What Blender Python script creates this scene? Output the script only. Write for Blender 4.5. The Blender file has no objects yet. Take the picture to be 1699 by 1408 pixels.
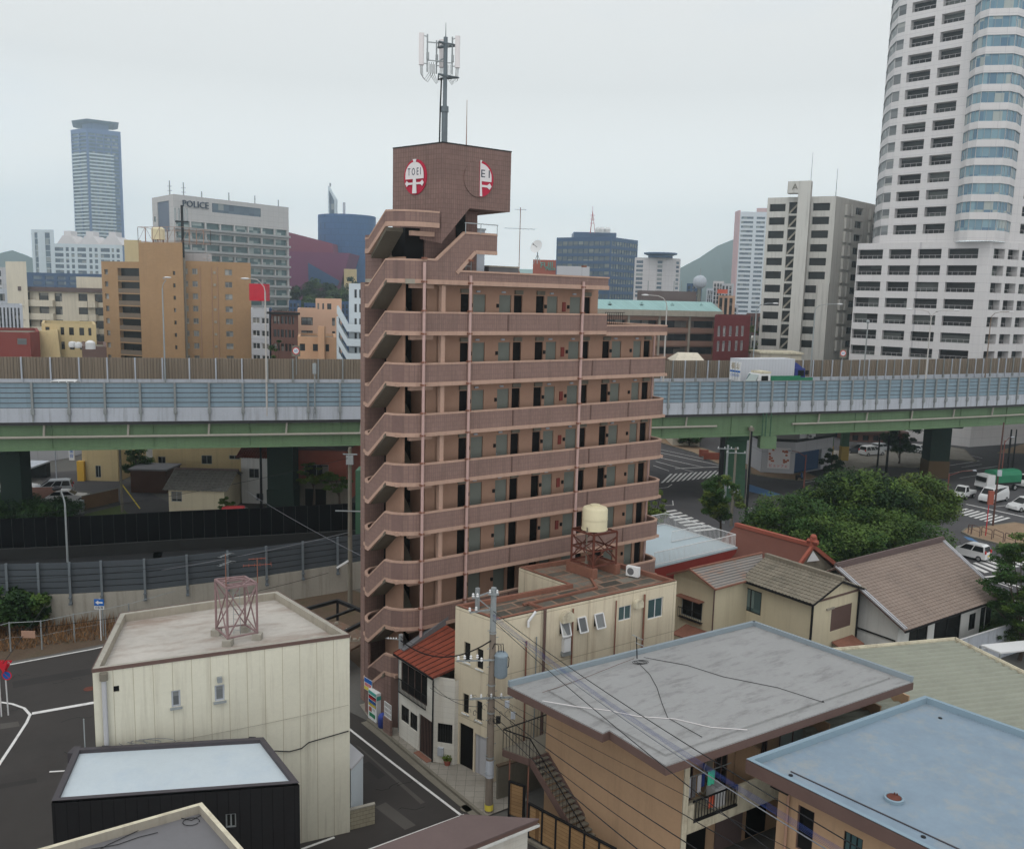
import bpy, math, random
import numpy as np
from mathutils import Vector, Matrix
random.seed(7)
sc = bpy.context.scene
COL = sc.collection
PW, PH = 1699.0, 1408.0            # measuring grid of the survey picture
FOC, PITCH, ROLL, EYE = 1449.9, 0.1452, 0.0252, 25.0
_fw = np.array([0, math.cos(PITCH), -math.sin(PITCH)]); _rt = np.array([1.0, 0, 0]); _up = np.cross(_rt, _fw)
_A = math.cos(ROLL)*_rt + math.sin(ROLL)*_up; _B = -math.sin(ROLL)*_rt + math.cos(ROLL)*_up
_C = np.array([0, 0, EYE])
cd = bpy.data.cameras.new('camera'); cam = bpy.data.objects.new('camera', cd); COL.objects.link(cam)
cd.sensor_fit = 'HORIZONTAL'; cd.sensor_width = 36; cd.lens = 36*FOC/PW; cd.clip_start = 0.5; cd.clip_end = 20000
M = Matrix(((_A[0], _B[0], -_fw[0], 0), (_A[1], _B[1], -_fw[1], 0), (_A[2], _B[2], -_fw[2], EYE), (0, 0, 0, 1)))
cam.matrix_world = M
sc.camera = cam
SUN_EL, SUN_AZ = 62.0, 200.0
w = bpy.data.worlds.new('World'); sc.world = w; w.use_nodes = True
nt = w.node_tree; nt.nodes.clear()
out = nt.nodes.new('ShaderNodeOutputWorld'); bg = nt.nodes.new('ShaderNodeBackground')
sky = nt.nodes.new('ShaderNodeTexSky'); sky.sky_type = 'NISHITA'; sky.sun_disc = False
sky.sun_elevation = math.radians(SUN_EL); sky.sun_rotation = math.radians(SUN_AZ); sky.dust_density = 3; sky.air_density = 1.2
tc = nt.nodes.new('ShaderNodeTexCoord'); mp = nt.nodes.new('ShaderNodeMapping'); mp.inputs['Scale'].default_value = (1, 1, 2.6)
no = nt.nodes.new('ShaderNodeTexNoise'); no.inputs['Scale'].default_value = 1.7; no.inputs['Detail'].default_value = 5
rp = nt.nodes.new('ShaderNodeValToRGB'); rp.color_ramp.elements[0].position = 0.34; rp.color_ramp.elements[0].color = (5.9, 6.25, 6.65, 1)
rp.color_ramp.elements[1].position = 0.54; rp.color_ramp.elements[1].color = (6.85, 6.8, 6.65, 1)
mx = nt.nodes.new('ShaderNodeMixRGB'); mx.inputs[0].default_value = 0.95
nt.links.new(tc.outputs['Generated'], mp.inputs[0]); nt.links.new(mp.outputs[0], no.inputs[0]); nt.links.new(no.outputs[0], rp.inputs[0])
sz_ = nt.nodes.new('ShaderNodeSeparateXYZ'); nt.links.new(tc.outputs['Generated'], sz_.inputs[0])
hr = nt.nodes.new('ShaderNodeMapRange'); nt.links.new(sz_.outputs[2], hr.inputs[0]); hr.inputs[1].default_value = 0.0; hr.inputs[2].default_value = .22; hr.inputs[3].default_value = 1.75; hr.inputs[4].default_value = 1.0
hc = nt.nodes.new('ShaderNodeCombineXYZ'); [nt.links.new(hr.outputs[0], hc.inputs[i]) for i in range(3)]
hm_ = nt.nodes.new('ShaderNodeMixRGB'); hm_.blend_type = 'MULTIPLY'; hm_.inputs[0].default_value = 1; nt.links.new(rp.outputs[0], hm_.inputs[1]); nt.links.new(hc.outputs[0], hm_.inputs[2])   # cloud deck brighter towards the horizon
nt.links.new(sky.outputs[0], mx.inputs[1]); nt.links.new(hm_.outputs[0], mx.inputs[2])
nt.links.new(mx.outputs[0], bg.inputs[0]); bg.inputs[1].default_value = 0.13; nt.links.new(bg.outputs[0], out.inputs[0])
sl = bpy.data.lights.new('sun', 'SUN'); sl.energy = 0.5; sl.angle = math.radians(25); sl.color = (1, .97, .92)
so = bpy.data.objects.new('sun', sl); COL.objects.link(so)
_a = math.radians(SUN_AZ); _e = math.radians(SUN_EL)
so.rotation_euler = Vector((math.sin(_a)*math.cos(_e), math.cos(_a)*math.cos(_e), math.sin(_e))).to_track_quat('Z', 'Y').to_euler()
sc.view_settings.view_transform = 'Standard'; sc.view_settings.look = 'None'; sc.view_settings.gamma = 1
sc.view_settings.exposure = 0.0
sc.render.engine = 'CYCLES'
sc.cycles.max_bounces = 6; sc.cycles.volume_bounces = 1; sc.cycles.diffuse_bounces = 1; sc.cycles.volume_step_rate = 5

def ray(u, v): return _A*(u-PW/2)/FOC + _B*(PH/2-v)/FOC + _fw
def G(u, v, z=0.0):
    d = ray(u, v); p = _C + d*(z-EYE)/d[2]; return (float(p[0]), float(p[1]), float(z))
def Yd(u, v, y):
    d = ray(u, v); p = _C + d*y/d[1]; return (float(p[0]), float(p[1]), float(p[2]))
TH = 0.9567; DX = (math.sin(TH), math.cos(TH)); NX = (-DX[1], DX[0]); P0 = (-4.98, 47.8)
def W3(s, n, z=0.0): return (P0[0]+DX[0]*s+NX[0]*n, P0[1]+DX[1]*s+NX[1]*n, z)   # street grid of the block
ROT = math.atan2(DX[1], DX[0])

def tag(o, label=None, cat=None, group=None, kind=None):
    if label: o['label'] = label
    if cat: o['category'] = cat
    if group: o['group'] = group
    if kind: o['kind'] = kind
    return o
def thing(name, label, cat, loc=(0, 0, 0), rot=0.0, group=None):
    o = bpy.data.objects.new(name, None); COL.objects.link(o); o.empty_display_size = 0.3
    o.location = loc; o.rotation_euler = (0, 0, rot)
    o['_m'] = 1; del o['_m']
    MW[o.name] = Matrix.Translation(Vector(loc)) @ Matrix.Rotation(rot, 4, 'Z')
    return tag(o, label, cat, group)
MW = {}
def copy_tree(o, parent=None):
    c = o.copy(); COL.objects.link(c); c.parent = parent
    if parent is not None: c.matrix_parent_inverse = o.matrix_parent_inverse
    for ch in [x for x in o.children]: copy_tree(ch, c)
    return c
class MB:
    def __init__(s): s.v = []; s.f = []
    def add(s, vs, fs):
        n = len(s.v); s.v += [tuple(p) for p in vs]; s.f += [tuple(i+n for i in f) for f in fs]; return s
    def quad(s, *p): return s.add(p, [tuple(range(len(p)))])
    def hexa(s, b, t):
        n = len(b); fs = [tuple(reversed(range(n))), tuple(range(n, 2*n))]
        for i in range(n): j = (i+1) % n; fs.append((i, j, n+j, n+i))
        return s.add(list(b)+list(t), fs)
    def box(s, x0, x1, y0, y1, z0, z1):
        return s.hexa([(x0, y0, z0), (x1, y0, z0), (x1, y1, z0), (x0, y1, z0)], [(x0, y0, z1), (x1, y0, z1), (x1, y1, z1), (x0, y1, z1)])
    def prism(s, poly, z0, z1): return s.hexa([(p[0], p[1], z0) for p in poly], [(p[0], p[1], z1) for p in poly])
    def beam(s, a, b, w, h=None, up=(0, 0, 1)):
        a = Vector(a[:3]); b = Vector(b[:3]); h = h or w; d = (b-a)
        if d.length < 1e-6: return s
        d.normalize(); u = Vector(up)
        if abs(d.dot(u)) > .98: u = Vector((0, 1, 0)) if abs(d.y) < .9 else Vector((1, 0, 0))
        x = d.cross(u).normalized(); y = x.cross(d).normalized()
        q = [(-w/2, -h/2), (w/2, -h/2), (w/2, h/2), (-w/2, h/2)]
        return s.hexa([a+x*i+y*j for i, j in q], [b+x*i+y*j for i, j in q])
    def tube(s, pts, r, n=6, cap=True):
        pts = [Vector(p[:3]) for p in pts]; rs = r if isinstance(r, (list, tuple)) else [r]*len(pts)
        rings = []; u0 = None
        for i, p in enumerate(pts):
            d = (pts[min(i+1, len(pts)-1)]-pts[max(i-1, 0)]).normalized()
            u = Vector((0, 0, 1)) if abs(d.z) < .9 else Vector((1, 0, 0))
            if u0 is not None and abs(u0.dot(d)) < .95: u = u0
            x = d.cross(u).normalized(); y = d.cross(x).normalized(); u0 = u
            rings.append([p+(x*math.cos(2*math.pi*k/n)+y*math.sin(2*math.pi*k/n))*rs[i] for k in range(n)])
        vs = [q for r_ in rings for q in r_]; fs = []
        for i in range(len(pts)-1):
            for k in range(n): l = (k+1) % n; fs.append((i*n+k, (i+1)*n+k, (i+1)*n+l, i*n+l))
        if cap: fs.append(tuple(range(n))); fs.append(tuple(reversed(range((len(pts)-1)*n, len(pts)*n))))
        return s.add(vs, fs)
    def lathe(s, c, prof, n=16, cap=True):
        vs = []; fs = []
        for r, z in prof:
            for k in range(n): a = 2*math.pi*k/n; vs.append((c[0]+r*math.cos(a), c[1]+r*math.sin(a), c[2]+z))
        for i in range(len(prof)-1):
            for k in range(n): l = (k+1) % n; fs.append((i*n+k, i*n+l, (i+1)*n+l, (i+1)*n+k))
        if cap: fs.append(tuple(reversed(range(n)))); fs.append(tuple(range((len(prof)-1)*n, len(prof)*n)))
        return s.add(vs, fs)
    def build(s, name, m, parent=None, smooth=False, label=None):
        me = bpy.data.meshes.new(name); vs = s.v
        o = bpy.data.objects.new(name, me); COL.objects.link(o)
        mw = Matrix()
        if parent is not None:
            o.parent = parent
            mw = MW[parent.name]
        else:
            a = np.array(vs); c = a.mean(0); c[2] = a[:, 2].min(); mw = Matrix.Translation(Vector(c)); o.location = c
        MW[o.name] = mw
        inv = np.array(mw.inverted()); a = np.array(vs, dtype=float); a = a @ inv[:3, :3].T + inv[:3, 3]
        me.from_pydata(a.tolist(), [], s.f); me.materials.append(m)
        if smooth:
            me.polygons.foreach_set('use_smooth', [True]*len(me.polygons))
            try: me.set_sharp_from_angle(angle=math.radians(38))
            except Exception: pass
        me.update()
        if label: o['label'] = label
        return o
def struct(mb, name, m, label=None, kind='structure'):
    o = mb.build(name, m); o['kind'] = kind
    if label: o['label'] = label
    return o
def inset(poly, w):
    n = len(poly); r = []
    for i in range(n):
        a = Vector(poly[i-1][:2]); b = Vector(poly[i][:2]); c = Vector(poly[(i+1) % n][:2])
        d1 = (b-a).normalized(); d2 = (c-b).normalized(); n1 = Vector((-d1.y, d1.x)); n2 = Vector((-d2.y, d2.x))
        k = (n1+n2); k = k/max(.3, k.dot(n1)); q = b+k*w; r.append((q.x, q.y))
    return r
def ccw(poly):
    a = sum(poly[i-1][0]*poly[i][1]-poly[i][0]*poly[i-1][1] for i in range(len(poly)))
    return list(poly) if a > 0 else list(reversed(poly))
class Wall:
    """vertical wall plane from p0 to p1 (left to right seen from outside)"""
    def __init__(s, p0, p1, z0=0.0, z1=3.0):
        s.p = Vector(p0[:2]); s.q = Vector(p1[:2]); s.L = (s.q-s.p).length; s.d = (s.q-s.p)/s.L; s.n = Vector((s.d.y, -s.d.x)); s.z0 = z0; s.z1 = z1
    def pt(s, x, z, o=0.0): a = s.p+s.d*x+s.n*o; return (a.x, a.y, z)
    def px(s, u, v):
        d = ray(u, v); n = s.n; t = ((s.p.x)*n.x+(s.p.y)*n.y)/(d[0]*n.x+d[1]*n.y); P = _C+d*t
        return ((P[0]-s.p.x)*s.d.x+(P[1]-s.p.y)*s.d.y, float(P[2]))
    def r(s, u0, v0, u1, v1):
        a = s.px(u0, v0); b = s.px(u1, v1); return (min(a[0], b[0]), max(a[0], b[0]), min(a[1], b[1]), max(a[1], b[1]))
    def c(s, u, v, w, h):                       # centred rectangle of real size
        a = s.px(u, v); return (a[0]-w/2, a[0]+w/2, a[1]-h/2, a[1]+h/2)
    def face(s, mb, holes=(), th=.15, z0=None, z1=None):
        z0 = s.z0 if z0 is None else z0; z1 = s.z1 if z1 is None else z1
        hs = [(max(0, a), min(s.L, b), max(z0, c), min(z1, d)) for a, b, c, d in holes if b > 0 and a < s.L and d > z0 and c < z1]
        xs = sorted({0.0, s.L, *[h[0] for h in hs], *[h[1] for h in hs]}); zs = sorted({z0, z1, *[h[2] for h in hs], *[h[3] for h in hs]})
        for j in range(len(zs)-1):
            zc = (zs[j]+zs[j+1])/2; run = None
            row = [h for h in hs if h[2] < zc < h[3]]
            for i in range(len(xs)-1):
                xc = (xs[i]+xs[i+1])/2; hole = any(h[0] < xc < h[1] for h in row)
                if not hole and run is None: run = xs[i]
                if hole and run is not None:
                    mb.quad(s.pt(run, zs[j]), s.pt(xs[i], zs[j]), s.pt(xs[i], zs[j+1]), s.pt(run, zs[j+1])); run = None
            if run is not None: mb.quad(s.pt(run, zs[j]), s.pt(s.L, zs[j]), s.pt(s.L, zs[j+1]), s.pt(run, zs[j+1]))
        for a, b, c, d in hs:
            P = [s.pt(a, c), s.pt(b, c), s.pt(b, d), s.pt(a, d)]; Q = [s.pt(a, c, -th), s.pt(b, c, -th), s.pt(b, d, -th), s.pt(a, d, -th)]
            for i in range(4): j = (i+1) % 4; mb.quad(P[j], P[i], Q[i], Q[j])
        return mb
    def pane(s, mb, h, o): a, b, c, d = h; mb.quad(s.pt(a, c, o), s.pt(b, c, o), s.pt(b, d, o), s.pt(a, d, o)); return mb
    def slab(s, mb, h, o0, o1):
        a, b, c, d = h
        return mb.hexa([s.pt(a, c, o0), s.pt(a, c, o1), s.pt(b, c, o1), s.pt(b, c, o0)], [s.pt(a, d, o0), s.pt(a, d, o1), s.pt(b, d, o1), s.pt(b, d, o0)])
    def poly(s, mb, pts, o0, o1):
        n = len(pts); f = [s.pt(x, z, o1) for x, z in pts]; b = [s.pt(x, z, o0) for x, z in pts]; return mb.hexa(b, f)
def windows(T, w, holes, m, th=.15, name='window', frame=None, fw=.05, mull=1, sill=None, cap=100, count=None):
    """each window is a part; past the cap the rest are one part"""
    rest = MB(); k = 0
    for h in holes:
        if h[3] <= w.z0 or h[2] >= w.z1 or h[0] > w.L: continue
        if T['nw'] < cap if 'nw' in T else True:
            T['nw'] = T.get('nw', 0)+1
            o = w.pane(MB(), h, -th+.02).build(name, m, T)
            if frame is not None:
                a, b, c, d = h; fb = MB(); e = -th+.05
                for q in ((a, a+fw, c, d), (b-fw, b, c, d), (a+fw, b-fw, c, c+fw), (a+fw, b-fw, d-fw, d)): w.slab(fb, q, -th+.021, e)
                for i in range(1, mull+1): x = a+(b-a)*i/(mull+1); w.slab(fb, (x-fw/2, x+fw/2, c+fw, d-fw), -th+.021, e-.004)
                fb.build('frame', frame, o)
            if sill is not None: w.slab(MB(), (h[0]-.05, h[1]+.05, h[2]-.06, h[2]), .001, .07).build('sill', sill, o)
        else: w.pane(rest, h, -th+.02); k += 1
    if k: o = rest.build(name, m, T); o['kind'] = 'stuff'
def done(T):
    if 'nw' in T: del T['nw']
def flat_roof(T, poly, z, m, mpar, ph=.3, pw=.2, capm=None, over=0.0, name='roof'):
    """deck at z, kerb up to z+ph"""
    poly = ccw(poly); o = inset(poly, -over) if over else poly; i = inset(o, pw); n = len(o)
    MB().add([(p[0], p[1], z) for p in i], [tuple(range(n))]).build(name, m, T)
    mb = MB(); cb = MB()
    for k in range(n):
        l = (k+1) % n
        mb.quad((i[l][0], i[l][1], z), (i[k][0], i[k][1], z), (i[k][0], i[k][1], z+ph), (i[l][0], i[l][1], z+ph))
        cb.quad((o[k][0], o[k][1], z+ph), (o[l][0], o[l][1], z+ph), (i[l][0], i[l][1], z+ph), (i[k][0], i[k][1], z+ph))
    (mb).build('parapet', mpar, T); cb.build('parapet_cap', capm or mpar, T)
def text_part(T, txt, size, origin, xdir, zdir, m, depth=.03, name='lettering', align='CENTER', sx=1.0, fit=None):
    cu = bpy.data.curves.new(name, 'FONT'); cu.body = txt; cu.size = size; cu.extrude = depth/2; cu.align_x = align; cu.align_y = 'CENTER'
    cu.resolution_u = 2
    t = bpy.data.objects.new('tmp', cu); COL.objects.link(t)
    dg = bpy.context.evaluated_depsgraph_get(); me0 = t.evaluated_get(dg).to_mesh()
    x = Vector(xdir).normalized(); z = Vector(zdir).normalized(); y = x.cross(z)
    O = Vector(origin); mb = MB(); xs_ = [v.co.x for v in me0.vertices]
    if fit and xs_: sx = fit/(max(xs_)-min(xs_))
    mb.add([O+x*(v.co.x*sx)+z*v.co.y-y*v.co.z*-1 for v in me0.vertices], [tuple(p.vertices) for p in me0.polygons])
    t.to_mesh_clear(); bpy.data.objects.remove(t)
    return mb.build(name, m, T) if mb.v else None
MATS = {}
def _n(nt, t, **k):
    n = nt.nodes.new(t)
    for a, b in k.items(): setattr(n, a, b)
    return n
def mat(name, col, rough=.85, var=.12, scale=.6, streak=.0, dirt=None, dirta=0.0, dscale=.35, brick=None, metal=0.0, spec=.14, bump=.0, horiz=False, fine=6.0, randv=0.0, ds=None):
    """col linear; brick=(w,h,mortar,mortarcol,offset,axis)"""
    if name in MATS: return MATS[name]
    m = bpy.data.materials.new(name); m.use_nodes = True; nt = m.node_tree; b = nt.nodes['Principled BSDF']
    L = nt.links.new
    b.inputs['Roughness'].default_value = rough; b.inputs['Metallic'].default_value = metal; b.inputs['Specular IOR Level'].default_value = spec
    tc = _n(nt, 'ShaderNodeTexCoord'); vec = tc.outputs['Object']
    def noise(sc_, det=4, v=vec, rg=.6):
        n = _n(nt, 'ShaderNodeTexNoise'); n.inputs['Scale'].default_value = sc_; n.inputs['Detail'].default_value = det; n.inputs['Roughness'].default_value = rg; L(v, n.inputs['Vector']); return n.outputs[0]
    def mathn(op, a, bb, c=None):
        n = _n(nt, 'ShaderNodeMath', operation=op)
        for i, x in enumerate((a, bb, c)):
            if x is None: continue
            if isinstance(x, (int, float)): n.inputs[i].default_value = x
            else: L(x, n.inputs[i])
        return n.outputs[0]
    def mixc(f, a, bb, bt='MIX'):
        n = _n(nt, 'ShaderNodeMixRGB', blend_type=bt)
        for i, x in enumerate((f, a, bb)):
            if isinstance(x, (int, float)): n.inputs[i].default_value = x
            elif isinstance(x, tuple): n.inputs[i].default_value = (*x[:3], 1)
            else: L(x, n.inputs[i])
        return n.outputs[0]
    c = tuple(col); H = None
    if brick:
        bw, bh, mo, mc = brick[:4]; off = brick[4] if len(brick) > 4 else .5
        sp = _n(nt, 'ShaderNodeSeparateXYZ'); L(vec, sp.inputs[0]); cb = _n(nt, 'ShaderNodeCombineXYZ')
        if horiz: L(sp.outputs[0], cb.inputs[0]); L(sp.outputs[1], cb.inputs[1])
        else: L(mathn('ADD', sp.outputs[0], sp.outputs[1]), cb.inputs[0]); L(sp.outputs[2], cb.inputs[1])
        bt = _n(nt, 'ShaderNodeTexBrick'); L(cb.outputs[0], bt.inputs['Vector']); bt.offset = off; bt.squash = 1
        bt.inputs['Scale'].default_value = 1; bt.inputs['Brick Width'].default_value = bw; bt.inputs['Row Height'].default_value = bh
        bt.inputs['Mortar Size'].default_value = mo; bt.inputs['Mortar Smooth'].default_value = .15
        v = brick[5] if len(brick) > 5 else .12
        bt.inputs['Color1'].default_value = (*[x*(1+v) for x in c], 1); bt.inputs['Color2'].default_value = (*[x*(1-v) for x in c], 1); bt.inputs['Mortar'].default_value = (*mc, 1)
        c = bt.outputs['Color']; H = bt.outputs['Fac']
    n1 = noise(scale, 5); n2 = noise(fine, 3)
    f = mathn('ADD', mathn('MULTIPLY', n1, .65), mathn('MULTIPLY', n2, .35))
    mr = _n(nt, 'ShaderNodeMapRange'); L(f, mr.inputs[0]); mr.inputs[1].default_value = .3; mr.inputs[2].default_value = .7; mr.inputs[3].default_value = 1-var; mr.inputs[4].default_value = 1+var
    vv = mr.outputs[0]
    if randv:
        oi = _n(nt, 'ShaderNodeObjectInfo'); mr2 = _n(nt, 'ShaderNodeMapRange'); L(oi.outputs['Random'], mr2.inputs[0]); mr2.inputs[3].default_value = 1-randv; mr2.inputs[4].default_value = 1+randv
        vv = mathn('MULTIPLY', vv, mr2.outputs[0])
    cbv = _n(nt, 'ShaderNodeCombineXYZ')
    for i in range(3): L(vv, cbv.inputs[i])
    c = mixc(1.0, c, cbv.outputs[0], 'MULTIPLY')
    if streak:
        mp = _n(nt, 'ShaderNodeMapping'); mp.inputs['Scale'].default_value = (1, 1, .05); L(vec, mp.inputs[0])
        s_ = noise(2.2, 5, mp.outputs[0], .7); r = _n(nt, 'ShaderNodeMapRange'); L(s_, r.inputs[0]); r.inputs[1].default_value = .5; r.inputs[2].default_value = .78
        r.inputs[3].default_value = 0; r.inputs[4].default_value = streak
        c = mixc(r.outputs[0], c, dirt or (.08, .07, .06))
    if dirta:
        dv_ = vec
        if ds: mpd = _n(nt, 'ShaderNodeMapping'); mpd.inputs['Scale'].default_value = (ds[0], ds[1], 1); L(vec, mpd.inputs[0]); dv_ = mpd.outputs[0]
        d_ = noise(dscale, 7, dv_, .72); r = _n(nt, 'ShaderNodeMapRange'); L(d_, r.inputs[0]); r.inputs[1].default_value = .5; r.inputs[2].default_value = .66
        r.inputs[3].default_value = 0; r.inputs[4].default_value = dirta
        c = mixc(r.outputs[0], c, dirt or (.08, .07, .06))
    L(c, b.inputs['Base Color'])
    if bump or H is not None:
        bp = _n(nt, 'ShaderNodeBump'); bp.inputs['Strength'].default_value = .35; bp.inputs['Distance'].default_value = .01
        L(mathn('SUBTRACT', mathn('MULTIPLY', n2, bump or .1), H if H is not None else 0.0), bp.inputs['Height']); L(bp.outputs[0], b.inputs['Normal'])
    MATS[name] = m; return m
def glass(name, c1, c2, rough=.12, cell=(1.5, 1.5), curtain=None, spec=.6):
    """window glass with rooms and curtains behind it, tone changing from pane to pane"""
    m = bpy.data.materials.new(name); m.use_nodes = True; nt = m.node_tree; b = nt.nodes['Principled BSDF']; L = nt.links.new
    tc = _n(nt, 'ShaderNodeTexCoord'); sp = _n(nt, 'ShaderNodeSeparateXYZ'); L(tc.outputs['Object'], sp.inputs[0])
    a = _n(nt, 'ShaderNodeMath', operation='ADD'); L(sp.outputs[0], a.inputs[0]); L(sp.outputs[1], a.inputs[1])
    fl = []
    for s_, k in ((a.outputs[0], cell[0]), (sp.outputs[2], cell[1])):
        d = _n(nt, 'ShaderNodeMath', operation='DIVIDE'); L(s_, d.inputs[0]); d.inputs[1].default_value = k
        q = _n(nt, 'ShaderNodeMath', operation='FLOOR'); L(d.outputs[0], q.inputs[0]); fl.append(q.outputs[0])
    cb = _n(nt, 'ShaderNodeCombineXYZ'); L(fl[0], cb.inputs[0]); L(fl[1], cb.inputs[1])
    oi = _n(nt, 'ShaderNodeObjectInfo'); L(oi.outputs['Random'], cb.inputs[2])
    wn = _n(nt, 'ShaderNodeTexWhiteNoise', noise_dimensions='3D'); L(cb.outputs[0], wn.inputs['Vector'])
    cr = _n(nt, 'ShaderNodeValToRGB'); cr.color_ramp.interpolation = 'LINEAR'
    cr.color_ramp.elements[0].color = (*c1, 1); cr.color_ramp.elements[1].color = (*c2, 1); cr.color_ramp.elements[1].position = .8
    if curtain: e = cr.color_ramp.elements.new(.86); e.color = (*curtain, 1)
    L(wn.outputs['Value'], cr.inputs[0]); L(cr.outputs[0], b.inputs['Base Color'])
    b.inputs['Roughness'].default_value = rough; b.inputs['Specular IOR Level'].default_value = spec; MATS[name] = m; return m
def S(r, g, b, k=1.0):
    f = lambda x: (x/255/12.92 if x/255 <= .04045 else ((x/255+.055)/1.055)**2.4)*k
    return (f(r), f(g), f(b))
K = 1.38     # picture tone to real base colour under this sky
def C(r, g, b, k=1.0, sat=.84):
    m = (r+g+b)/3; r, g, b = (m+(x-m)*sat for x in (r, g, b)); q = S(r, g, b, K*k); t = max(q); f = .8/t if t > .8 else 1
    return tuple(x*f for x in q)
DARK = (.03, .028, .025)
tile = mat('brick_tile', C(130, 103, 94), .75, .12, .5, .42, brick=(.13, .26, .012, C(117, 92, 86), .0, .05))
tiled = mat('brick_tile_dark', C(121, 95, 88), .8, .14, .5, .3, brick=(.13, .26, .012, C(102, 80, 73), .0, .06))
peachtrim = mat('salmon_trim', C(172, 138, 120), .8, .1, .8, .35, dirt=C(120, 90, 80), bump=.3)
peach = mat('peach_wall', C(162, 124, 103), .85, .06, .8, .12, dirt=C(120, 90, 75), bump=.3)
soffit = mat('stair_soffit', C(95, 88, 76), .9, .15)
doorg = mat('door_grey_green', C(112, 116, 108), .5, .05)
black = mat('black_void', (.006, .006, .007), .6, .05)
blackm = mat('black_metal', (.018, .018, .02), .5, .1)
pipem = mat('pink_pipe', C(178, 145, 138), .5, .1, 1.0, .35, dirt=C(120, 70, 50))
mastm = mat('mast_grey', C(98, 108, 114), .6, .12, 2., .3)
steel = mat('galvanised_steel', C(140, 146, 148), .45, .12, 2., .2, metal=.3)
cream = mat('cream_panel', C(200, 196, 177), .8, .07, .35, .55, dirt=C(140, 130, 110), brick=(.76, 60, .012, C(165, 155, 128), 0, .02))
creamtrim = mat('cream_trim', C(150, 142, 128), .8, .12, 1, .3)
redconc = mat('roof_screed_red', C(168, 162, 154), .9, .14, .3, dirt=C(128, 106, 92), dirta=.7, dscale=.35, fine=3, ds=(.4, 1.3))
beige = mat('beige_wall', C(200, 187, 161), .85, .06, .4, .5, dirt=C(140, 112, 84), brick=(3.1, 2.9, .02, C(165, 152, 126), 0, .01))
rustroof = mat('rusty_flat_roof', C(92, 88, 80), .9, .35, .8, dirt=C(128, 88, 68), dirta=.75, dscale=.7, brick=(1.5, .75, .07, C(130, 104, 86), .37, .5), horiz=True)
rust = mat('rusty_steel', C(96, 52, 42), .8, .25, 2)
rusttrim = mat('rust_edge', C(128, 84, 68), .85, .2, 1.2)
redroof = mat('red_metal_roof', C(134, 62, 45), .65, .2, .9, .0, dirt=C(85, 50, 42), dirta=.4, dscale=.8)
whitewall = mat('white_boards', C(196, 192, 182), .8, .06, .7, .3, dirt=C(140, 120, 90), brick=(80, .3, .006, C(176, 172, 162), 0, .02))
whitep = mat('white_plaster', C(200, 200, 196), .8, .05, .6, .2)
ochre = mat('ochre_stucco', C(172, 137, 105), .9, .08, .5, .3, dirt=C(120, 98, 76), bump=.5)
browntrim = mat('brown_fascia', C(98, 76, 70), .7, .1, 1)
greyroof = mat('grey_sheet_roof', C(140, 140, 140), .85, .08, .3, dirt=C(84, 80, 78), dirta=.38, dscale=1.3, fine=5, ds=(.45, 1.5))
greyedge = mat('grey_blue_kerb', C(126, 138, 146), .7, .06, 1)
blueroof = mat('blue_membrane_roof', C(118, 136, 152), .65, .1, .5, dirt=C(142, 144, 142), dirta=.6, dscale=.9, fine=3)
bluedge = mat('blue_kerb', C(122, 144, 158), .6, .05, 1)
corr = mat('corrugated_steel', C(134, 136, 122), .6, .08, .4, .0, dirt=C(100, 100, 90), dirta=.25)
creamgut = mat('cream_gutter', C(190, 182, 158), .75, .15, 1.2, .55, dirt=C(120, 100, 78), dirta=.5, dscale=1.5)
roofp = mat('pale_blue_roof', C(172, 183, 190), .65, .06, .5, dirt=C(150, 168, 185), dirta=.35)
blackwall = mat('black_siding', C(34, 33, 35), .6, .1, .8, brick=(.3, 50, .01, C(20, 20, 22), 0, .05))
blacktrim = mat('charcoal_trim', C(70, 66, 70), .6, .1)
greydark = mat('dark_grey_roof', C(104, 103, 106), .8, .06, .5, dirt=C(84, 82, 82), dirta=.4)
brownroof = mat('brown_metal_roof', C(100, 84, 82), .7, .08, .8)
asphalt = mat('asphalt', C(66, 62, 60, .8), .9, .14, .25, dirt=C(55, 52, 51, .8), dirta=.5, dscale=.18, fine=18, bump=.6)
asphalt2 = mat('asphalt_worn', C(84, 82, 84, .8), .9, .16, .15, dirt=C(64, 62, 64, .8), dirta=.5, dscale=.1, fine=8, bump=.6)
paint = mat('road_paint', C(205, 203, 200), .7, .1, 2, dirt=C(110, 105, 102), dirta=.4, dscale=2)
bluepaint = mat('blue_road_paint', C(70, 108, 150), .8, .15, 2)
brownpave = mat('brown_paving', C(142, 118, 94), .9, .08, .4, brick=(.4, .2, .01, C(120, 92, 70), .5, .1), horiz=True)
greypave = mat('grey_paving', C(134, 128, 118), .9, .12, .5, brick=(.5, .5, .01, C(95, 90, 84), 0, .06), horiz=True, dirt=C(95, 88, 78), dirta=.4)
soil = mat('dry_soil', C(88, 72, 58), .95, .3, .5, dirt=C(60, 62, 42), dirta=.6, dscale=.5)
urban = mat('urban_ground', C(100, 98, 94, .8), .95, .2, .05)
conc = mat('concrete', C(150, 145, 134), .9, .12, .4, .45, dirt=C(88, 80, 66))
concd = mat('concrete_dark', C(112, 106, 94), .9, .15, .4, .4)
conclight = mat('fascia_concrete', C(166, 171, 180), .8, .08, .3, .55, dirt=C(104, 106, 106))
bluepanel = mat('blue_noise_panel', C(120, 142, 156), .55, .1, .5, .4, dirt=C(82, 98, 104))
greypanel = mat('grey_noise_panel', C(70, 76, 82), .7, .08, .5, .15)
brownpanel = mat('brown_noise_panel', C(122, 108, 92), .8, .06, .5, brick=(.42, 60, .05, C(92, 80, 66), 0, .05))
postm = mat('barrier_post', C(128, 132, 132), .6, .12, 2, .3, dirt=C(100, 80, 66))
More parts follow.
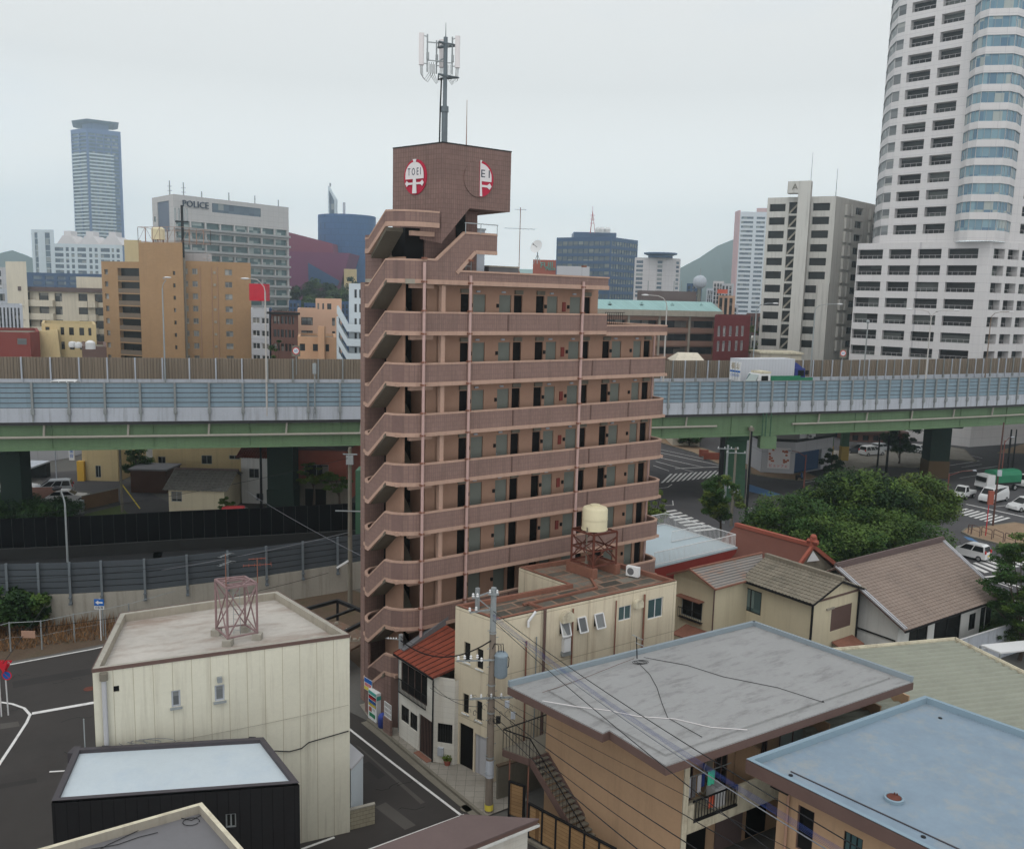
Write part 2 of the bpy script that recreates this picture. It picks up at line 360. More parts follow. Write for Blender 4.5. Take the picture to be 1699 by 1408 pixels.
green1 = mat('green_girder', C(96, 122, 88), .55, .12, .3, .4, dirt=C(66, 78, 60))
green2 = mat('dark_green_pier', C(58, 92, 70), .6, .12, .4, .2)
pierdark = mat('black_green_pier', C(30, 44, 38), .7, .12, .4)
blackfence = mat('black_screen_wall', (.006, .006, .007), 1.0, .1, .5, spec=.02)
orangeb = mat('orange_tile', C(160, 124, 87), .8, .05, .3, .12, brick=(.6, .3, .01, C(150, 112, 72), .5, .03))
creamapt = mat('cream_apartment', C(196, 186, 166), .85, .06, .3, .3)
brownr = mat('roof_brown', C(96, 80, 78), .7, .1)
yellowb = mat('yellow_plaster', C(188, 166, 120), .85, .06, .5, .2)
redb = mat('dark_red_wall', C(128, 58, 52), .8, .1, .3)
maroon = mat('maroon_cladding', C(122, 58, 78), .6, .07, .1)
maroon2 = mat('maroon_cladding_dark', C(112, 56, 88), .6, .07, .1)
bluecyl = mat('blue_cladding', C(56, 88, 132), .55, .06, .05, brick=(3, 3, .08, C(50, 74, 105), .5, .04))
police = mat('police_cladding', C(178, 174, 172), .7, .03, .2, brick=(3.2, 2.0, .05, C(160, 156, 154), 0, .02))
policeband = mat('police_band', C(150, 150, 150), .7, .06, .2)
greyc = mat('pale_grey_block', C(168, 168, 172), .8, .04, .2, brick=(4, 3.1, .06, C(150, 150, 154), 0, .02))
whitet = mat('white_tower_tile', C(192, 188, 187), .75, .03, .15, .1, brick=(3.0, 1.55, .03, C(172, 168, 170), 0, .015))
aptg = mat('grey_apartment', C(184, 181, 174), .8, .06, .2, .35)
darkoff = mat('dark_office', C(52, 76, 112), .4, .08, .2)
pinkw = mat('pale_block', C(186, 180, 180), .8, .04, .2, brick=(2.2, 2.4, .06, C(168, 160, 160), 0, .02))
cyanroof = mat('cyan_roof', C(138, 172, 170), .7, .08, .5, brick=(.9, 60, .05, C(110, 165, 165), 0, .05))
brownbal = mat('brown_balcony', C(142, 108, 92), .8, .06, .5)
darkred = mat('dark_red_brick', C(112, 44, 46), .8, .1, .3, brick=(.6, .2, .02, C(90, 36, 38), .5, .08))
tower2 = mat('pale_twin_tower', C(196, 200, 206), .7, .03)
skyblue = mat('skyscraper_frame', C(72, 94, 142), .5, .06)
brownbr = mat('brown_brick', C(98, 66, 58), .8, .1, .3)
peachb = mat('peach_block', C(200, 158, 130), .85, .05, .3)
bluew = mat('pale_blue_white', C(190, 200, 206), .8, .05, .3)
g_dark = glass('glass_dark', (.012, .014, .017), (.05, .055, .06), curtain=(.22, .21, .19), spec=.35)
g_bay = glass('glass_bay', (.08, .17, .26), (.22, .36, .42), .15, (1.2, 1.5), curtain=(.38, .42, .4))
g_blue = glass('glass_blue', (.05, .075, .12), (.12, .17, .22), .2, (3, 3.2), curtain=(.3, .32, .32))
g_green = glass('glass_green', (.05, .10, .11), (.14, .22, .22), .2, (2.5, 4), curtain=(.4, .46, .44))
g_grey = glass('glass_grey', (.08, .085, .09), (.25, .26, .26), .3, (1, 1), curtain=(.4, .4, .38))
g_void = glass('glass_void', (.006, .006, .007), (.02, .02, .02), .2, (2, 2), spec=.22)
tank = mat('cream_tank', C(222, 210, 172), .45, .04, 1)
leafm = []
for i, cc in enumerate([C(76, 98, 44, .8, 1), C(52, 78, 36, .8, 1), C(92, 108, 48, .85, 1), C(40, 62, 32, .8, 1)]):
    leafm.append(mat('leaf_%s' % 'abcd'[i], cc, .7, .35, 1.2, fine=4, randv=.12))
bark = mat('bark', C(70, 58, 48), .9, .2, 3)
carw = mat('white_car_paint', C(222, 222, 222), .25, .02, spec=.6)
carr = mat('red_car_paint', C(190, 22, 34), .25, .02, spec=.6)
card = mat('dark_car_paint', C(44, 48, 60), .25, .02, spec=.6)
cars = mat('silver_car_paint', C(160, 164, 168), .3, .02, metal=.4)
rubber = mat('rubber', (.012, .012, .012), .8)
hub = mat('wheel_hub', C(150, 150, 150), .4, .05, metal=.5)
redl = mat('red_lamp', C(190, 30, 30), .3); whl = mat('clear_lamp', C(220, 220, 220), .2)
yel = mat('yellow_plate', C(210, 190, 60), .5); bluetruck = mat('blue_truck', C(40, 50, 120), .3); greenm = mat('truck_green', C(40, 120, 85), .4)
greyt = mat('trailer_grey', C(178, 180, 186), .5, .03, brick=(.5, 50, .02, C(160, 162, 168), 0, .01))
tilebr = mat('brown_roof_tile', C(128, 112, 102), .8, .12, .5, dirt=C(95, 85, 80), dirta=.3)
tilegr = mat('mossy_roof_tile', C(120, 112, 98), .85, .2, 1.2, dirt=C(80, 78, 68), dirta=.5, dscale=1)
rustm = mat('rust_striped_roof', C(128, 122, 116), .7, .12, .6, dirt=C(150, 100, 70), dirta=.7, dscale=.5)
creamh = mat('cream_house', C(196, 184, 154), .85, .05, .5, .25, dirt=C(140, 120, 90), bump=.4)
brownt = mat('temple_copper_roof', C(98, 58, 48), .7, .1, .5)
redo = mat('orange_red', C(150, 78, 62), .8)
redband = mat('red_band', C(136, 48, 42), .7, .08)
white = mat('white_paint', C(225, 225, 225), .6, .03)
signblue = mat('sign_blue', C(20, 90, 175), .5); signred = mat('sign_red', C(200, 30, 45), .5); navy = mat('sign_navy', C(40, 50, 70), .6); signgreen = mat('sign_green', C(60, 150, 140), .5)
logored = mat('logo_red', C(176, 30, 56), .6, .06); logow = mat('logo_white', C(218, 212, 212), .6, .04)
wirem = mat('cable_black', (.02, .02, .022), .6); wireb = mat('cable_blue', C(38, 56, 118), .5); wireg = mat('cable_grey', C(110, 112, 118), .6)
wood = mat('wood_panel', C(146, 112, 74), .8, .15, 2, brick=(60, .18, .01, C(110, 80, 50), 0, .1))
cobblk = mat('concrete_block', C(150, 142, 120), .9, .1, 1, brick=(.4, .2, .01, C(100, 94, 82), .5, .05))
def band(mb, path, t, lo, hi):
    """thick strip following a 3-D path (s,n,z); outer face at path, thickness t to the left"""
    P = [Vector((p[0], p[1])) for p in path]; n = len(P); off = []
    for i in range(n):
        d = (P[min(i+1, n-1)]-P[max(i-1, 0)]).normalized(); off.append(P[i]+Vector((-d.y, d.x))*t)
    vs = []
    for i in range(n):
        z = path[i][2]
        vs += [W3(P[i].x, P[i].y, z+lo), W3(P[i].x, P[i].y, z+hi), W3(off[i].x, off[i].y, z+hi), W3(off[i].x, off[i].y, z+lo)]
    fs = []
    for i in range(n-1):
        for k in range(4): l = (k+1) % 4; fs.append((i*4+k, (i+1)*4+k, (i+1)*4+l, i*4+l))
    fs += [(3, 2, 1, 0), tuple(range((n-1)*4, n*4))]
    return mb.add(vs, fs)
def shift(path, o): # offset path outward by o
    P = [Vector((p[0], p[1])) for p in path]; n = len(P); r = []
    for i in range(n):
        d = (P[min(i+1, n-1)]-P[max(i-1, 0)]).normalized(); q = P[i]-Vector((-d.y, d.x))*o; r.append((q.x, q.y, path[i][2]))
    return r
def bx(mb, s0, s1, n0, n1, z0, z1): return mb.hexa([W3(s0, n0, z0), W3(s1, n0, z0), W3(s1, n1, z0), W3(s0, n1, z0)], [W3(s0, n0, z1), W3(s1, n0, z1), W3(s1, n1, z1), W3(s0, n1, z1)])
B = thing('apartment_building', 'tall brown tiled apartment block with open walkways and a windowless roof tower', 'apartment building', W3(0, 0, 0), ROT)
LFT = [(.1, 4.45, -1.4), (-.5, 4.5, -1.4), (-1.1, 4.35, -1.4), (-1.55, 3.95, -1.4), (-1.78, 3.45, -1.4), (-1.8, 3.0, -1.4), (-1.58, 1.35, 0), (-1.38, .85, 0), (-.95, .42, 0), (-.35, .12, 0), (.2, 0, 0)]
RGT = [(18.0, 0, 0), (18.45, .05, 0), (18.8, .3, 0), (18.98, .8, 0), (19.0, 1.5, 0)]
ZP = [7.27+2.8*k for k in range(-1, 7)]           # parapet tops, 2nd to 9th floor
for k, zp in enumerate(ZP):
    low = LFT if k else LFT[5:]
    rg = RGT if k < 7 else [(13.2, 0, 0)]
    path = [(a, b, c+zp) for a, b, c in low+rg]
    band(MB(), path, .14, -1.07, -.1).build('parapet', tile, B)
    mb = MB(); band(mb, shift(path, .02), .18, -.1, 0); band(mb, shift(path, .02), .17, -1.29, -1.07)
    mb.build('parapet_trim', peachtrim, B)
    sl_ = MB(); bx(sl_, .2, 18.9 if k < 7 else 18.4, .16, 1.4, zp-1.3, zp-1.12); bx(sl_, -1.3, .2, .5, 1.3, zp-1.3, zp-1.12); bx(sl_, -1.5, .5, 3.1, 4.3, zp-2.7, zp-2.52)
    sl_.build('walkway_slab', peachtrim, B)
    for s_ in ((6.1, 12.1, 15.3) if k < 7 else (5.6, )):
        bx(MB(), s_, s_+.09, -.03, 0.0, zp-1.05, zp-.1).build('joint_strip', browntrim, B)
zt9 = 23.35
band(MB(), [(13.2, .002, zt9), (18.5, .002, zt9), (18.52, 2.2, zt9), (18.52, 9.6, zt9)], .25, -.42, -.06).build('terrace_kerb', tile, B)
mb = MB(); band(mb, [(13.2, -.03, zt9), (18.52, -.03, zt9), (18.55, 9.6, zt9)], .34, -.06, .03); band(mb, [(13.2, -.03, zt9), (18.52, -.03, zt9), (18.55, 9.6, zt9)], .3, -.64, -.42)
mb.build('terrace_kerb_trim', peachtrim, B)
bx(MB(), 13.4, 18.3, .2, 9.5, 22.7, 22.95).build('terrace_deck', creamtrim, B)
fb = MB()
for i in range(9): a = W3(13.4+.2*i, .4+.02*i, 22.95); fb.beam(a, (a[0], a[1], 24.15), .03)
for z in (23.0, 24.15): fb.beam(W3(13.4, .4, z), W3(15.2, .6, z), .04)
fb.build('terrace_fence', blackm, B)
CW = Wall(W3(1.75, 1.4), W3(18.9, 1.4), 0, 25.7); s0 = 1.75
drs = [(4.1, 4.97), (5.93, 6.8), (9.5, 10.32), (11.3, 12.18), (14.95, 15.77), (16.85, 17.56)]
blk = [(3.25, 3.83), (7.0, 7.62), (8.65, 9.28), (12.35, 12.97), (14.13, 14.75), (17.8, 18.4)]
holes = []; dh = []; bh = []
for k in range(-1, 7):
    zf = 7.27+2.8*k-1.12
    for a, b in drs:
        if k == 6 and a > 13: continue
        dh.append((a-s0, b-s0, zf, zf+2.12))
    for a, b in blk:
        if k == 6 and a > 13: continue
        bh.append((a-s0, b-s0, zf, zf+2.12))
wl = MB(); W9 = Wall(W3(1.75, 1.4), W3(13.6, 1.4), 22.95, 25.7); CW.z1 = 22.95
CW.face(wl, dh+bh, .12); W9.face(wl, [h for h in dh+bh if h[2] > 22.5], .12)
ew = Wall(W3(18.9, 1.4), W3(18.9, 10), 0, 22.95); ew.face(wl); Wall(W3(13.6, 1.4), W3(13.6, 10), 22.95, 25.7).face(wl)
Wall(W3(18.9, 10), W3(5, 10), 0, 22.95).face(wl); Wall(W3(13.6, 10), W3(5, 10), 22.95, 25.7).face(wl)
Wall(W3(5, 10), W3(1.8, 5.3), 0, 25.7).face(wl)
wl.build('flat_wall', peach, B)
for h in dh:
    o = CW.pane(MB(), h, -.08).build('door', doorg, B)
    MB_ = MB(); CW.slab(MB_, (h[0]+.06, h[0]+.10, h[2]+.85, h[2]+1.0), -.079, -.03); MB_.build('handle', steel, o)
for h in bh:
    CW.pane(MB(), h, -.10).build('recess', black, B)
ms = MB(); lm = MB(); hy = MB()
for k in range(-1, 7):
    zf = 7.27+2.8*k-1.12
    for s_ in (3.95, 5.8, 9.36, 11.15, 14.82, 16.6):
        if k == 6 and s_ > 13: continue
        CW.slab(ms, (s_-s0-.07, s_-s0+.07, zf+1.38, zf+1.6), .002, .08)
    for s_ in (4.4, 6.2, 9.8, 11.6, 15.2, 17.1):
        if k == 6 and s_ > 13: continue
        CW.slab(lm, (s_-s0-.12, s_-s0+.12, zf+2.24, zf+2.34), .002, .1)
    for s_ in (3.5, 7.3, 8.95, 12.65, 14.45, 18.1):       # ventilation bits and gas meters above the recesses
        if k == 6 and s_ > 13: continue
        CW.slab(hy, (s_-s0-.28, s_-s0+.3, zf+2.18, zf+2.42), .002, .12)
    CW.slab(MB(), (10.68-s0, 10.93-s0, zf+1.2, zf+1.78), .002, .06).build('hydrant_cabinet', redb, B)
ms.build('meter_box', blackm, B)['kind'] = 'stuff'; lm.build('wall_lamp', conclight, B); hy.build('duct_hood', concd, B)
cm = MB(); bx(cm, 1.25, 1.5, .16, .42, 0, 25.5); cm.build('column', peachtrim, B)
cw = MB(); bx(cw, 1.05, 1.75, 1.45, 5.2, 0, 26)
bx(cw, -.62, -.48, 1.1, 3.1, 0, 27); cw.build('stair_spine_wall', peach, B)
bk = MB(); bx(bk, -1.2, 1.75, 4.75, 5.3, 0, 25.6); bk.build('stair_back_wall', tile, B)
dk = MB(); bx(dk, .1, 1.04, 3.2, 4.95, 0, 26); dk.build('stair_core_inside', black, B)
so_ = MB()
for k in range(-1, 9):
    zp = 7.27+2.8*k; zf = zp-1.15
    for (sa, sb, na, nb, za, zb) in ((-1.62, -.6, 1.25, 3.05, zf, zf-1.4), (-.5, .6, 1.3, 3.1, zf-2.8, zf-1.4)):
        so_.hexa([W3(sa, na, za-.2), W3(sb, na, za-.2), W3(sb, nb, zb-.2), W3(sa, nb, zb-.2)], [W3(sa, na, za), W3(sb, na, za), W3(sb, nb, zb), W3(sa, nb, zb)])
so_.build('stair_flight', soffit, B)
be = MB()
for k in range(0, 9):
    zp = 7.27+2.8*k
    bx(MB(), -.5, .95, .5, .75, zp-1.55, zp-1.3).build('landing_beam', peachtrim, B)
gw = MB(); zb = 3.35
path = [(a, b, zb+(c if c == 0 else c)) for a, b, c in LFT[1:]]
band(gw, [(a, b, 0) for a, b, c in LFT[:6]], .15, 0, 4.5)
pts = [(-1.8, 3.0, 4.47-1.4), (-1.58, 1.35, 4.47), ]
band(gw, [(-1.8, 3.0, 0), (-1.58, 1.35, 0), (-1.38, .85, 0), (-.95, .42, 0)], .15, 0, 3.2)
band(gw, [(-.2, .08, 0), (.2, 0, 0), (18, 0, 0)], .15, 0, 3.2)
gw.build('ground_floor_wall', tiled, B)
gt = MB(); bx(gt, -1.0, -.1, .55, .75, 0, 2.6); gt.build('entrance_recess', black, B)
gj = MB(); band(gj, [(-1.02, .38, 0), (-.98, .34, 0)], .3, 0, 3.0); band(gj, [(-.24, .0, 0), (-.16, -.02, 0)], .3, 0, 3.0); gj.build('entrance_frame', tiled, B)
FP = Wall(W3(-2, 0), W3(20, 0), 0, 34)
def fz(*uv): return [FP.px(a, b) for a, b in uv]
zr = 26.87
band(MB(), [(a, b, c+zr) for a, b, c in LFT], .14, -1.07, -.1).build('parapet', tile, B)
mb = MB(); pr = [(a, b, c+zr) for a, b, c in LFT]; band(mb, shift(pr, .02), .18, -.1, 0); band(mb, shift(pr, .02), .17, -1.29, -1.07); mb.build('parapet_trim', peachtrim, B)
q = [(2.2, zr), (2.8, zr), (4.57, 28.42), (6.75, 28.42), (6.75, 27.5), (5.3, 27.5), (4.1, 26.3), (15.2, 26.3), (15.2, 25.7), (2.2, 25.7)]
FP.poly(MB(), q, -.14, 0).build('roof_parapet', tile, B)
tr = MB()
for a, b in zip(q[:3], q[1:4]): tr.beam(FP.pt(a[0], a[1], -.06), FP.pt(b[0], b[1], -.06), .2, .12)
for a, b in zip(q[4:6], q[5:7]): tr.beam(FP.pt(a[0], a[1]-.1, -.06), FP.pt(b[0], b[1]-.1, -.06), .2, .2)
tr.beam(FP.pt(4.1, 26.32, -.06), FP.pt(15.25, 26.3, -.06), .22, .1); tr.beam(FP.pt(2.2, 25.68, -.06), FP.pt(15.25, 25.68, -.06), .22, .25)
tr.build('roof_parapet_trim', peachtrim, B)
zu = 29.67-.25
up = [(a, b, c+zu) for a, b, c in LFT]+[(.95, -.01, zu)]
band(MB(), up, .14, -.6, -.08).build('parapet', tile, B)
mb = MB(); band(mb, shift(up, .02), .18, -.08, 0.02); band(mb, shift(up, .02), .2, -.85, -.6); mb.build('parapet_trim', peachtrim, B)
rt_ = MB(); bx(rt_, -.9, 13.2, .14, 5.3, 25.55, 25.8); bx(rt_, 4.2, 13.2, 5.3, 9.9, 25.55, 25.8); rt_.build('roof_deck', creamtrim, B)
rp_ = MB(); bx(rp_, 13.0, 13.2, 0.14, 9.9, 25.65, 26.3); bx(rp_, 4.2, 13.0, 9.7, 9.9, 25.65, 26.3); rp_.build('roof_edge', tile, B)
tz = 33.04
tf = [(1.11, 0), (5.58, .0), (5.5, 3.9), (.02, 3.67)]
tw = MB()
fwl = Wall(W3(1.11, 0), W3(5.58, 0), 26, tz)
pl = [(0, 27.75+.05), (0, tz), (4.47, tz), (4.47, 29.75), (1.75, 29.75)]
fwl.poly(tw, pl, -.18, 0)
tw.hexa([W3(.02, 3.67, 28.4), W3(1.11, .0, 27.75), W3(1.22, .14, 27.75), W3(.2, 3.75, 28.4)], [W3(.02, 3.67, tz), W3(1.11, 0, tz), W3(1.22, .14, tz), W3(.2, 3.75, tz)])
tw.hexa([W3(1.22, .19, 29.75), W3(5.58, .19, 29.75), W3(5.5, 3.9, 29.75), W3(.2, 3.75, 29.75)], [W3(1.22, .19, tz-.02), W3(5.58, .19, tz-.02), W3(5.5, 3.9, tz-.02), W3(.2, 3.75, tz-.02)])
tw.build('roof_tower', tiled, B)
tl = MB(); bx(tl, .95, 4.35, 1.5, 3.7, 25.8, 29.75); bx(tl, -.9, .9, 3.2, 5.3, 25.8, 28.3); tl.build('roof_tower_base', tiled, B)
bx(MB(), 2.9, 3.5, 1.44, 1.5, 28.2, 29.6).build('roof_door', black, B)
bx(MB(), -.3, .85, 1.6, 3.15, 25.8, 28.6).build('recess', black, B)
tp = MB(); band(tp, [(1.11, -.02, tz), (5.6, -.02, tz)], .2, -.0, .06); band(tp, [(0, 3.67, tz), (1.09, -.02, tz)], .2, -.0, .06); tp.build('tower_cap', blackm, B)
rl = MB()
for s_ in (2.6, 3.6, 4.7): rl.beam(W3(s_, -.05, 28.4), W3(s_, -.05, 28.95), .04)
rl.beam(W3(2.55, -.05, 28.95), W3(4.75, -.05, 28.95), .05); rl.build('handrail', steel, B)
ld = MB()
for s_ in (3.5, 3.85): ld.beam(W3(s_, 1.3, 25.9), W3(s_, 1.3, 27.6), .04)
for i in range(6): ld.beam(W3(3.5, 1.3, 26.1+.28*i), W3(3.85, 1.3, 26.1+.28*i), .03)
ld.build('ladder', steel, B)
def disc(w, cx, cz, rx, rz, o, cut=None, k=36):
    pts = [(cx+rx*math.cos(2*math.pi*i/k), cz+rz*math.sin(2*math.pi*i/k)) for i in range(k)]
    if cut is not None: pts = [p for p in pts if cut(p[0], p[1])]
    return pts
def emblem(w, cx, cz, rx, rz, half):
    """rx, rz radii in metres. half: only the right side is coloured red and white, the left is bare"""
    base = w.poly(MB(), disc(w, cx, cz, rx*1.04, rz*1.02, 0), 0.0, .06).build('sign_disc', tiled if half else logored, B)
    K_ = .0
    if half:
        r = disc(w, cx, cz, rx, rz, 0, cut=lambda x, z: x > cx); r = [p for p in r]
        r.sort(key=lambda p: -p[1]); r = [(cx+.02, cz+rz*.97)]+r+[(cx+.02, cz-rz*.97)]
        w.poly(MB(), list(reversed(r)), .061, .09).build('sign_field', logored, base)
    xl = cx+.03 if half else None
    def P(pts, m, o, nm):
        pts = [(cx+a*rx, cz+b*rz) for a, b in pts]
        if half: # keep the part right of the cut
            out_ = []
            for i in range(len(pts)):
                p, q_ = pts[i-1], pts[i]
                if (p[0] >= xl) != (q_[0] >= xl): t = (xl-p[0])/(q_[0]-p[0]); out_.append((xl, p[1]+(q_[1]-p[1])*t))
                if q_[0] >= xl: out_.append(q_)
            pts = out_
        if len(pts) > 2: w.poly(MB(), pts, o, o+.02).build(nm, m, base)
    dome = [(.84*math.cos(math.radians(t)), .12+.74*math.sin(math.radians(t))) for t in range(0, 181, 12)]
    P([(-.84, .12)]+[(-.84, -.12)]+[(.84, -.12)]+dome[:-1], logow, .10, 'sign_dome')
    P([(-.08, .8), (.08, .8), (.16, 1.02), (-.16, 1.02)], logow, .10, 'sign_tip')
    P([(-.14, -.12), (.14, -.12), (.2, -.95), (-.2, -.95)], logow, .10, 'sign_stem')
    for a, b in ((-1, 1), (1, 1)):
        P([(x*a, z) for x, z in ([(.14, -.32), (.55, -.32), (.72, -.2), (.86, -.36), (.72, -.55), (.55, -.44), (.14, -.44)] if a > 0 else list(reversed([(.14, -.32), (.55, -.32), (.72, -.2), (.86, -.36), (.72, -.55), (.55, -.44), (.14, -.44)])))], logow, .10, 'sign_arm')
    P([(-.84, -.12), (-.84, -.17), (-.2, -.17), (-.2, -.12)], logored, .121, 'sign_line')
    tx = 'T O E I' if not half else 'E I'
    c_ = w.pt(cx if not half else cx+.4*rx, cz+.28*rz, .125)
    text_part(base, tx, rz*.6, c_, (w.d.x, w.d.y, 0), (0, 0, 1), navy, .01, fit=1.2*rx if not half else .6*rx)
lw_ = Wall(W3(.02, 3.67), W3(1.11, 0), 28, tz)
a_ = lw_.px(690, 294); emblem(lw_, a_[0], a_[1], .83, .93, False)
a_ = fwl.px(794, 297); emblem(fwl, a_[0], a_[1], .93, .98, True)
for s_, z1, z0 in ((0, 26.7, 0), (2.95, 26.1, 0), (11.1, 26.0, 0)):
    mb = MB().tube([W3(s_, -.12, z0), W3(s_, -.12, z1)], .085, 8)
    o = mb.build('downpipe', pipem, B, True); br = MB()
    for k in range(-1, 8):
        for dz in (0.05, -1.2): bx(br, s_-.13, s_+.13, -.2, .0, 7.27+2.8*k+dz-.05, 7.27+2.8*k+dz+.05)
    br.build('bracket', rusttrim, o)
MB().tube([W3(18.6, 1.25, 0), W3(18.6, 1.25, 22.6)], .06, 8).build('downpipe', pipem, B, True)
T = thing('telecom_mast', 'grey mastm telephone mast with white panel antennas on the brown roof tower', 'antenna mast', W3(1.9, 1.2, tz))
c0 = Vector(W3(1.9, 1.2, tz)); Ttop = 33.04+7.3
def mastz(v, y=49.9): return Yd(728, v, y)[2]
mz = [tz, mastz(180), mastz(130), mastz(62)]
MB().tube([c0, (c0.x, c0.y, mz[1])], .165, 12).tube([(c0.x, c0.y, mz[1]-.2), (c0.x, c0.y, mz[1]+.1)], .21, 12).tube([(c0.x, c0.y, mz[1]), (c0.x, c0.y, mz[3])], .115, 10).build('pole', mastm, T, True)
MB().tube([(c0.x, c0.y, mz[3]), (c0.x, c0.y, mastz(38))], [.03, .012], 5).build('lightning_rod', mastm, T)
MB().tube([(c0.x-.26, c0.y-.1, tz), (c0.x-.24, c0.y-.1, mz[1]), (c0.x-.2, c0.y, mz[2])], .045, 6).build('cable_riser', blackm, T)
for zz in (mastz(75), mastz(128)):
    mb = MB(); 
    for i in range(3):
        a = 2.2+i*2*math.pi/3; b = a+2*math.pi/3
        mb.beam((c0.x+.75*math.cos(a), c0.y+.75*math.sin(a), zz), (c0.x+.75*math.cos(b), c0.y+.75*math.sin(b), zz), .06); mb.beam((c0.x, c0.y, zz), (c0.x+.75*math.cos(a), c0.y+.75*math.sin(a), zz), .06)
    mb.build('support_frame', mastm, T)
for u, vt_, vb, dy in ((699.5, 55, 108, -.4), (759.5, 60, 113, -.2), (733, 66, 112, .9)):
    p = Yd(u, vt_, c0.y+dy); z1 = p[2]; z0 = Yd(u, vb, c0.y+dy)[2]
    o = MB().prism([(p[0]+a*.13, p[1]+b*.09) for a, b in ((-1, -.6), (-.6, -1), (.6, -1), (1, -.6), (1, 1), (-1, 1))], z0, z1).build('panel_antenna', logow, T)
    sx_ = 1 if u < 728 else -1
    pp = (p[0]+sx_*.3, p[1]+.2)
    MB().tube([(pp[0], pp[1], z0-.3), (pp[0], pp[1], z1)], .045, 6).beam((p[0], p[1], z1-.1), (pp[0], pp[1], z1-.12), .04).beam((p[0], p[1], z0+.1), (pp[0], pp[1], z0+.12), .04).beam((pp[0], pp[1], z0+.3), (c0.x, c0.y, z0+.3), .05).beam((pp[0], pp[1], z1-.4), (c0.x, c0.y, z1-.4), .05).build('antenna_bracket', steel, T)
    MB().box(pp[0]-.05, pp[0]+.09, pp[1]-.07, pp[1]+.07, z0+.35, z0+.7).build('radio_box', steel, T)
    mb = MB()
    for j in range(3):
        x0 = p[0]+(j-1)*.06; x1 = pp[0]+sx_*(.1+j*.12)
        mb.tube([(x0, p[1], z0), (x0+sx_*.03, p[1], z0-.45-.1*j), ((x0+x1)/2, p[1], z0-.75-.06*j), (x1, pp[1], z0-.35), (x1, pp[1], z0+.2)], .013, 4)
    mb.build('loop_cable', blackm, T)
T = thing('whip_antenna', 'thin upright whip antenna on the brown roof tower beside the telephone mast', 'antenna', W3(3.4, 1.0, tz))
p = W3(3.2, 1.0, tz); MB().tube([p, (p[0], p[1], tz+.25)], .06, 6).build('foot', steel, T); MB().tube([p, (p[0], p[1], Yd(770, 166, p[1])[2])], [.03, .012], 5).build('rod', rusttrim, T)
def tv_antenna(base, h, label, n=7, rot=.3, name='tv_antenna', legs=True, mats=steel, L_=.9, down=0):
    T = thing(name, label, 'antenna', base); x, y, z = base
    m = MB().tube([(x, y, z), (x, y, z+h)], .022, 5)
    if legs:
        for a in (0, 2.1, 4.2): m.tube([(x+.35*math.cos(a), y+.35*math.sin(a), z), (x, y, z+min(.7, h*.3))], .018, 4)
    m.build('mast', rusttrim, T)
    for hz, w_, k in ((h*.97, .35, 5), (h*.72, L_, n)):
        d = Vector((math.cos(rot), math.sin(rot), 0)); e = Vector((-d.y, d.x, 0)); c = Vector((x, y, z+hz)); b = MB().tube([c-d*w_, c+d*w_], .012, 4)
        for i in range(k): q = c-d*w_+d*(2*w_*i/(k-1)); ww = w_*(.35+.25*i/(k-1)); b.tube([q-e*ww, q+e*ww], .006, 4)
        b.build('yagi_antenna', mats, T)
    return T
p = Yd(861, 449, 52.5); tv_antenna((p[0], p[1], 25.8), Yd(861, 344, 52.5)[2]-25.8, 'tall television antenna with bare rods standing on the brown block roof', 7, .2)
T = thing('roof_water_tank', 'pale grey upright tank casing standing behind the brown roof stair', 'water tank', W3(5.2, 5, 25.8), ROT)
bx(MB(), 5.35, 6.0, 3.2, 4.2, 25.8, 28.9).build('casing', conclight, T); bx(MB(), 5.3, 6.05, 3.15, 4.25, 28.9, 29.0).build('lid', steel, T)
T = thing('rooftop_cabinet', 'low dark cabinet on the brown block roof by the television antenna', 'cabinet', W3(6.6, 3.5, 25.8), ROT)
bx(MB(), 6.2, 8.4, 3.0, 4.0, 25.8, 26.75).build('cabinet_body', greydark, T); bx(MB(), 6.15, 8.45, 2.95, 4.05, 26.75, 26.83).build('lid', creamtrim, T)
def ctr(poly): return (sum(p[0] for p in poly)/len(poly), sum(p[1] for p in poly)/len(poly), 0)
def walls(T, poly, z0, z1, m, holes={}, th=.14, name='wall'):
    """poly counter-clockwise; holes: edge index -> rectangles on that edge"""
    mb = MB(); W_ = []
    for i in range(len(poly)):
        w = Wall(poly[i], poly[(i+1) % len(poly)], z0, z1); W_.append(w)
    for i, w in enumerate(W_): w.face(mb, holes.get(i, ()) if not callable(holes.get(i)) else holes[i](w), th)
    mb.build(name, m, T); return W_
def sh(T, poly, name, m, z0, z1): return MB().prism(poly, z0, z1).build(name, m, T)
pl = [G(153, 1110, 9.7), G(580, 1052, 9.7), G(460, 980, 9.7), G(200, 1017, 9.7)]
T = thing('panel_building', 'cream panel building with a stained flat roof and a steel frame on top', 'building', ctr(pl), ROT-.2)
w0 = Wall(pl[0], pl[1], 0, 9.6)
h1 = [w0.r(284, 1146, 300, 1171), w0.r(356, 1137, 373, 1161)]; h2 = [w0.r(188, 1138, 198, 1147)]
W_ = walls(T, pl, 0, 9.6, cream, {0: h1+h2})
windows(T, w0, h1, g_grey, .1, frame=conclight, fw=.07, mull=0); w0.pane(MB(), h2[0], -.1).build('vent_opening', black, T)
for h in h1: w0.slab(MB(), (h[0]-.06, h[1]+.06, h[2]-.07, h[2]-.0), .002, .12).build('sill', steel, T)
w0.slab(MB(), w0.r(360, 1122, 368, 1129), .002, .18).build('vent_hood', steel, T)
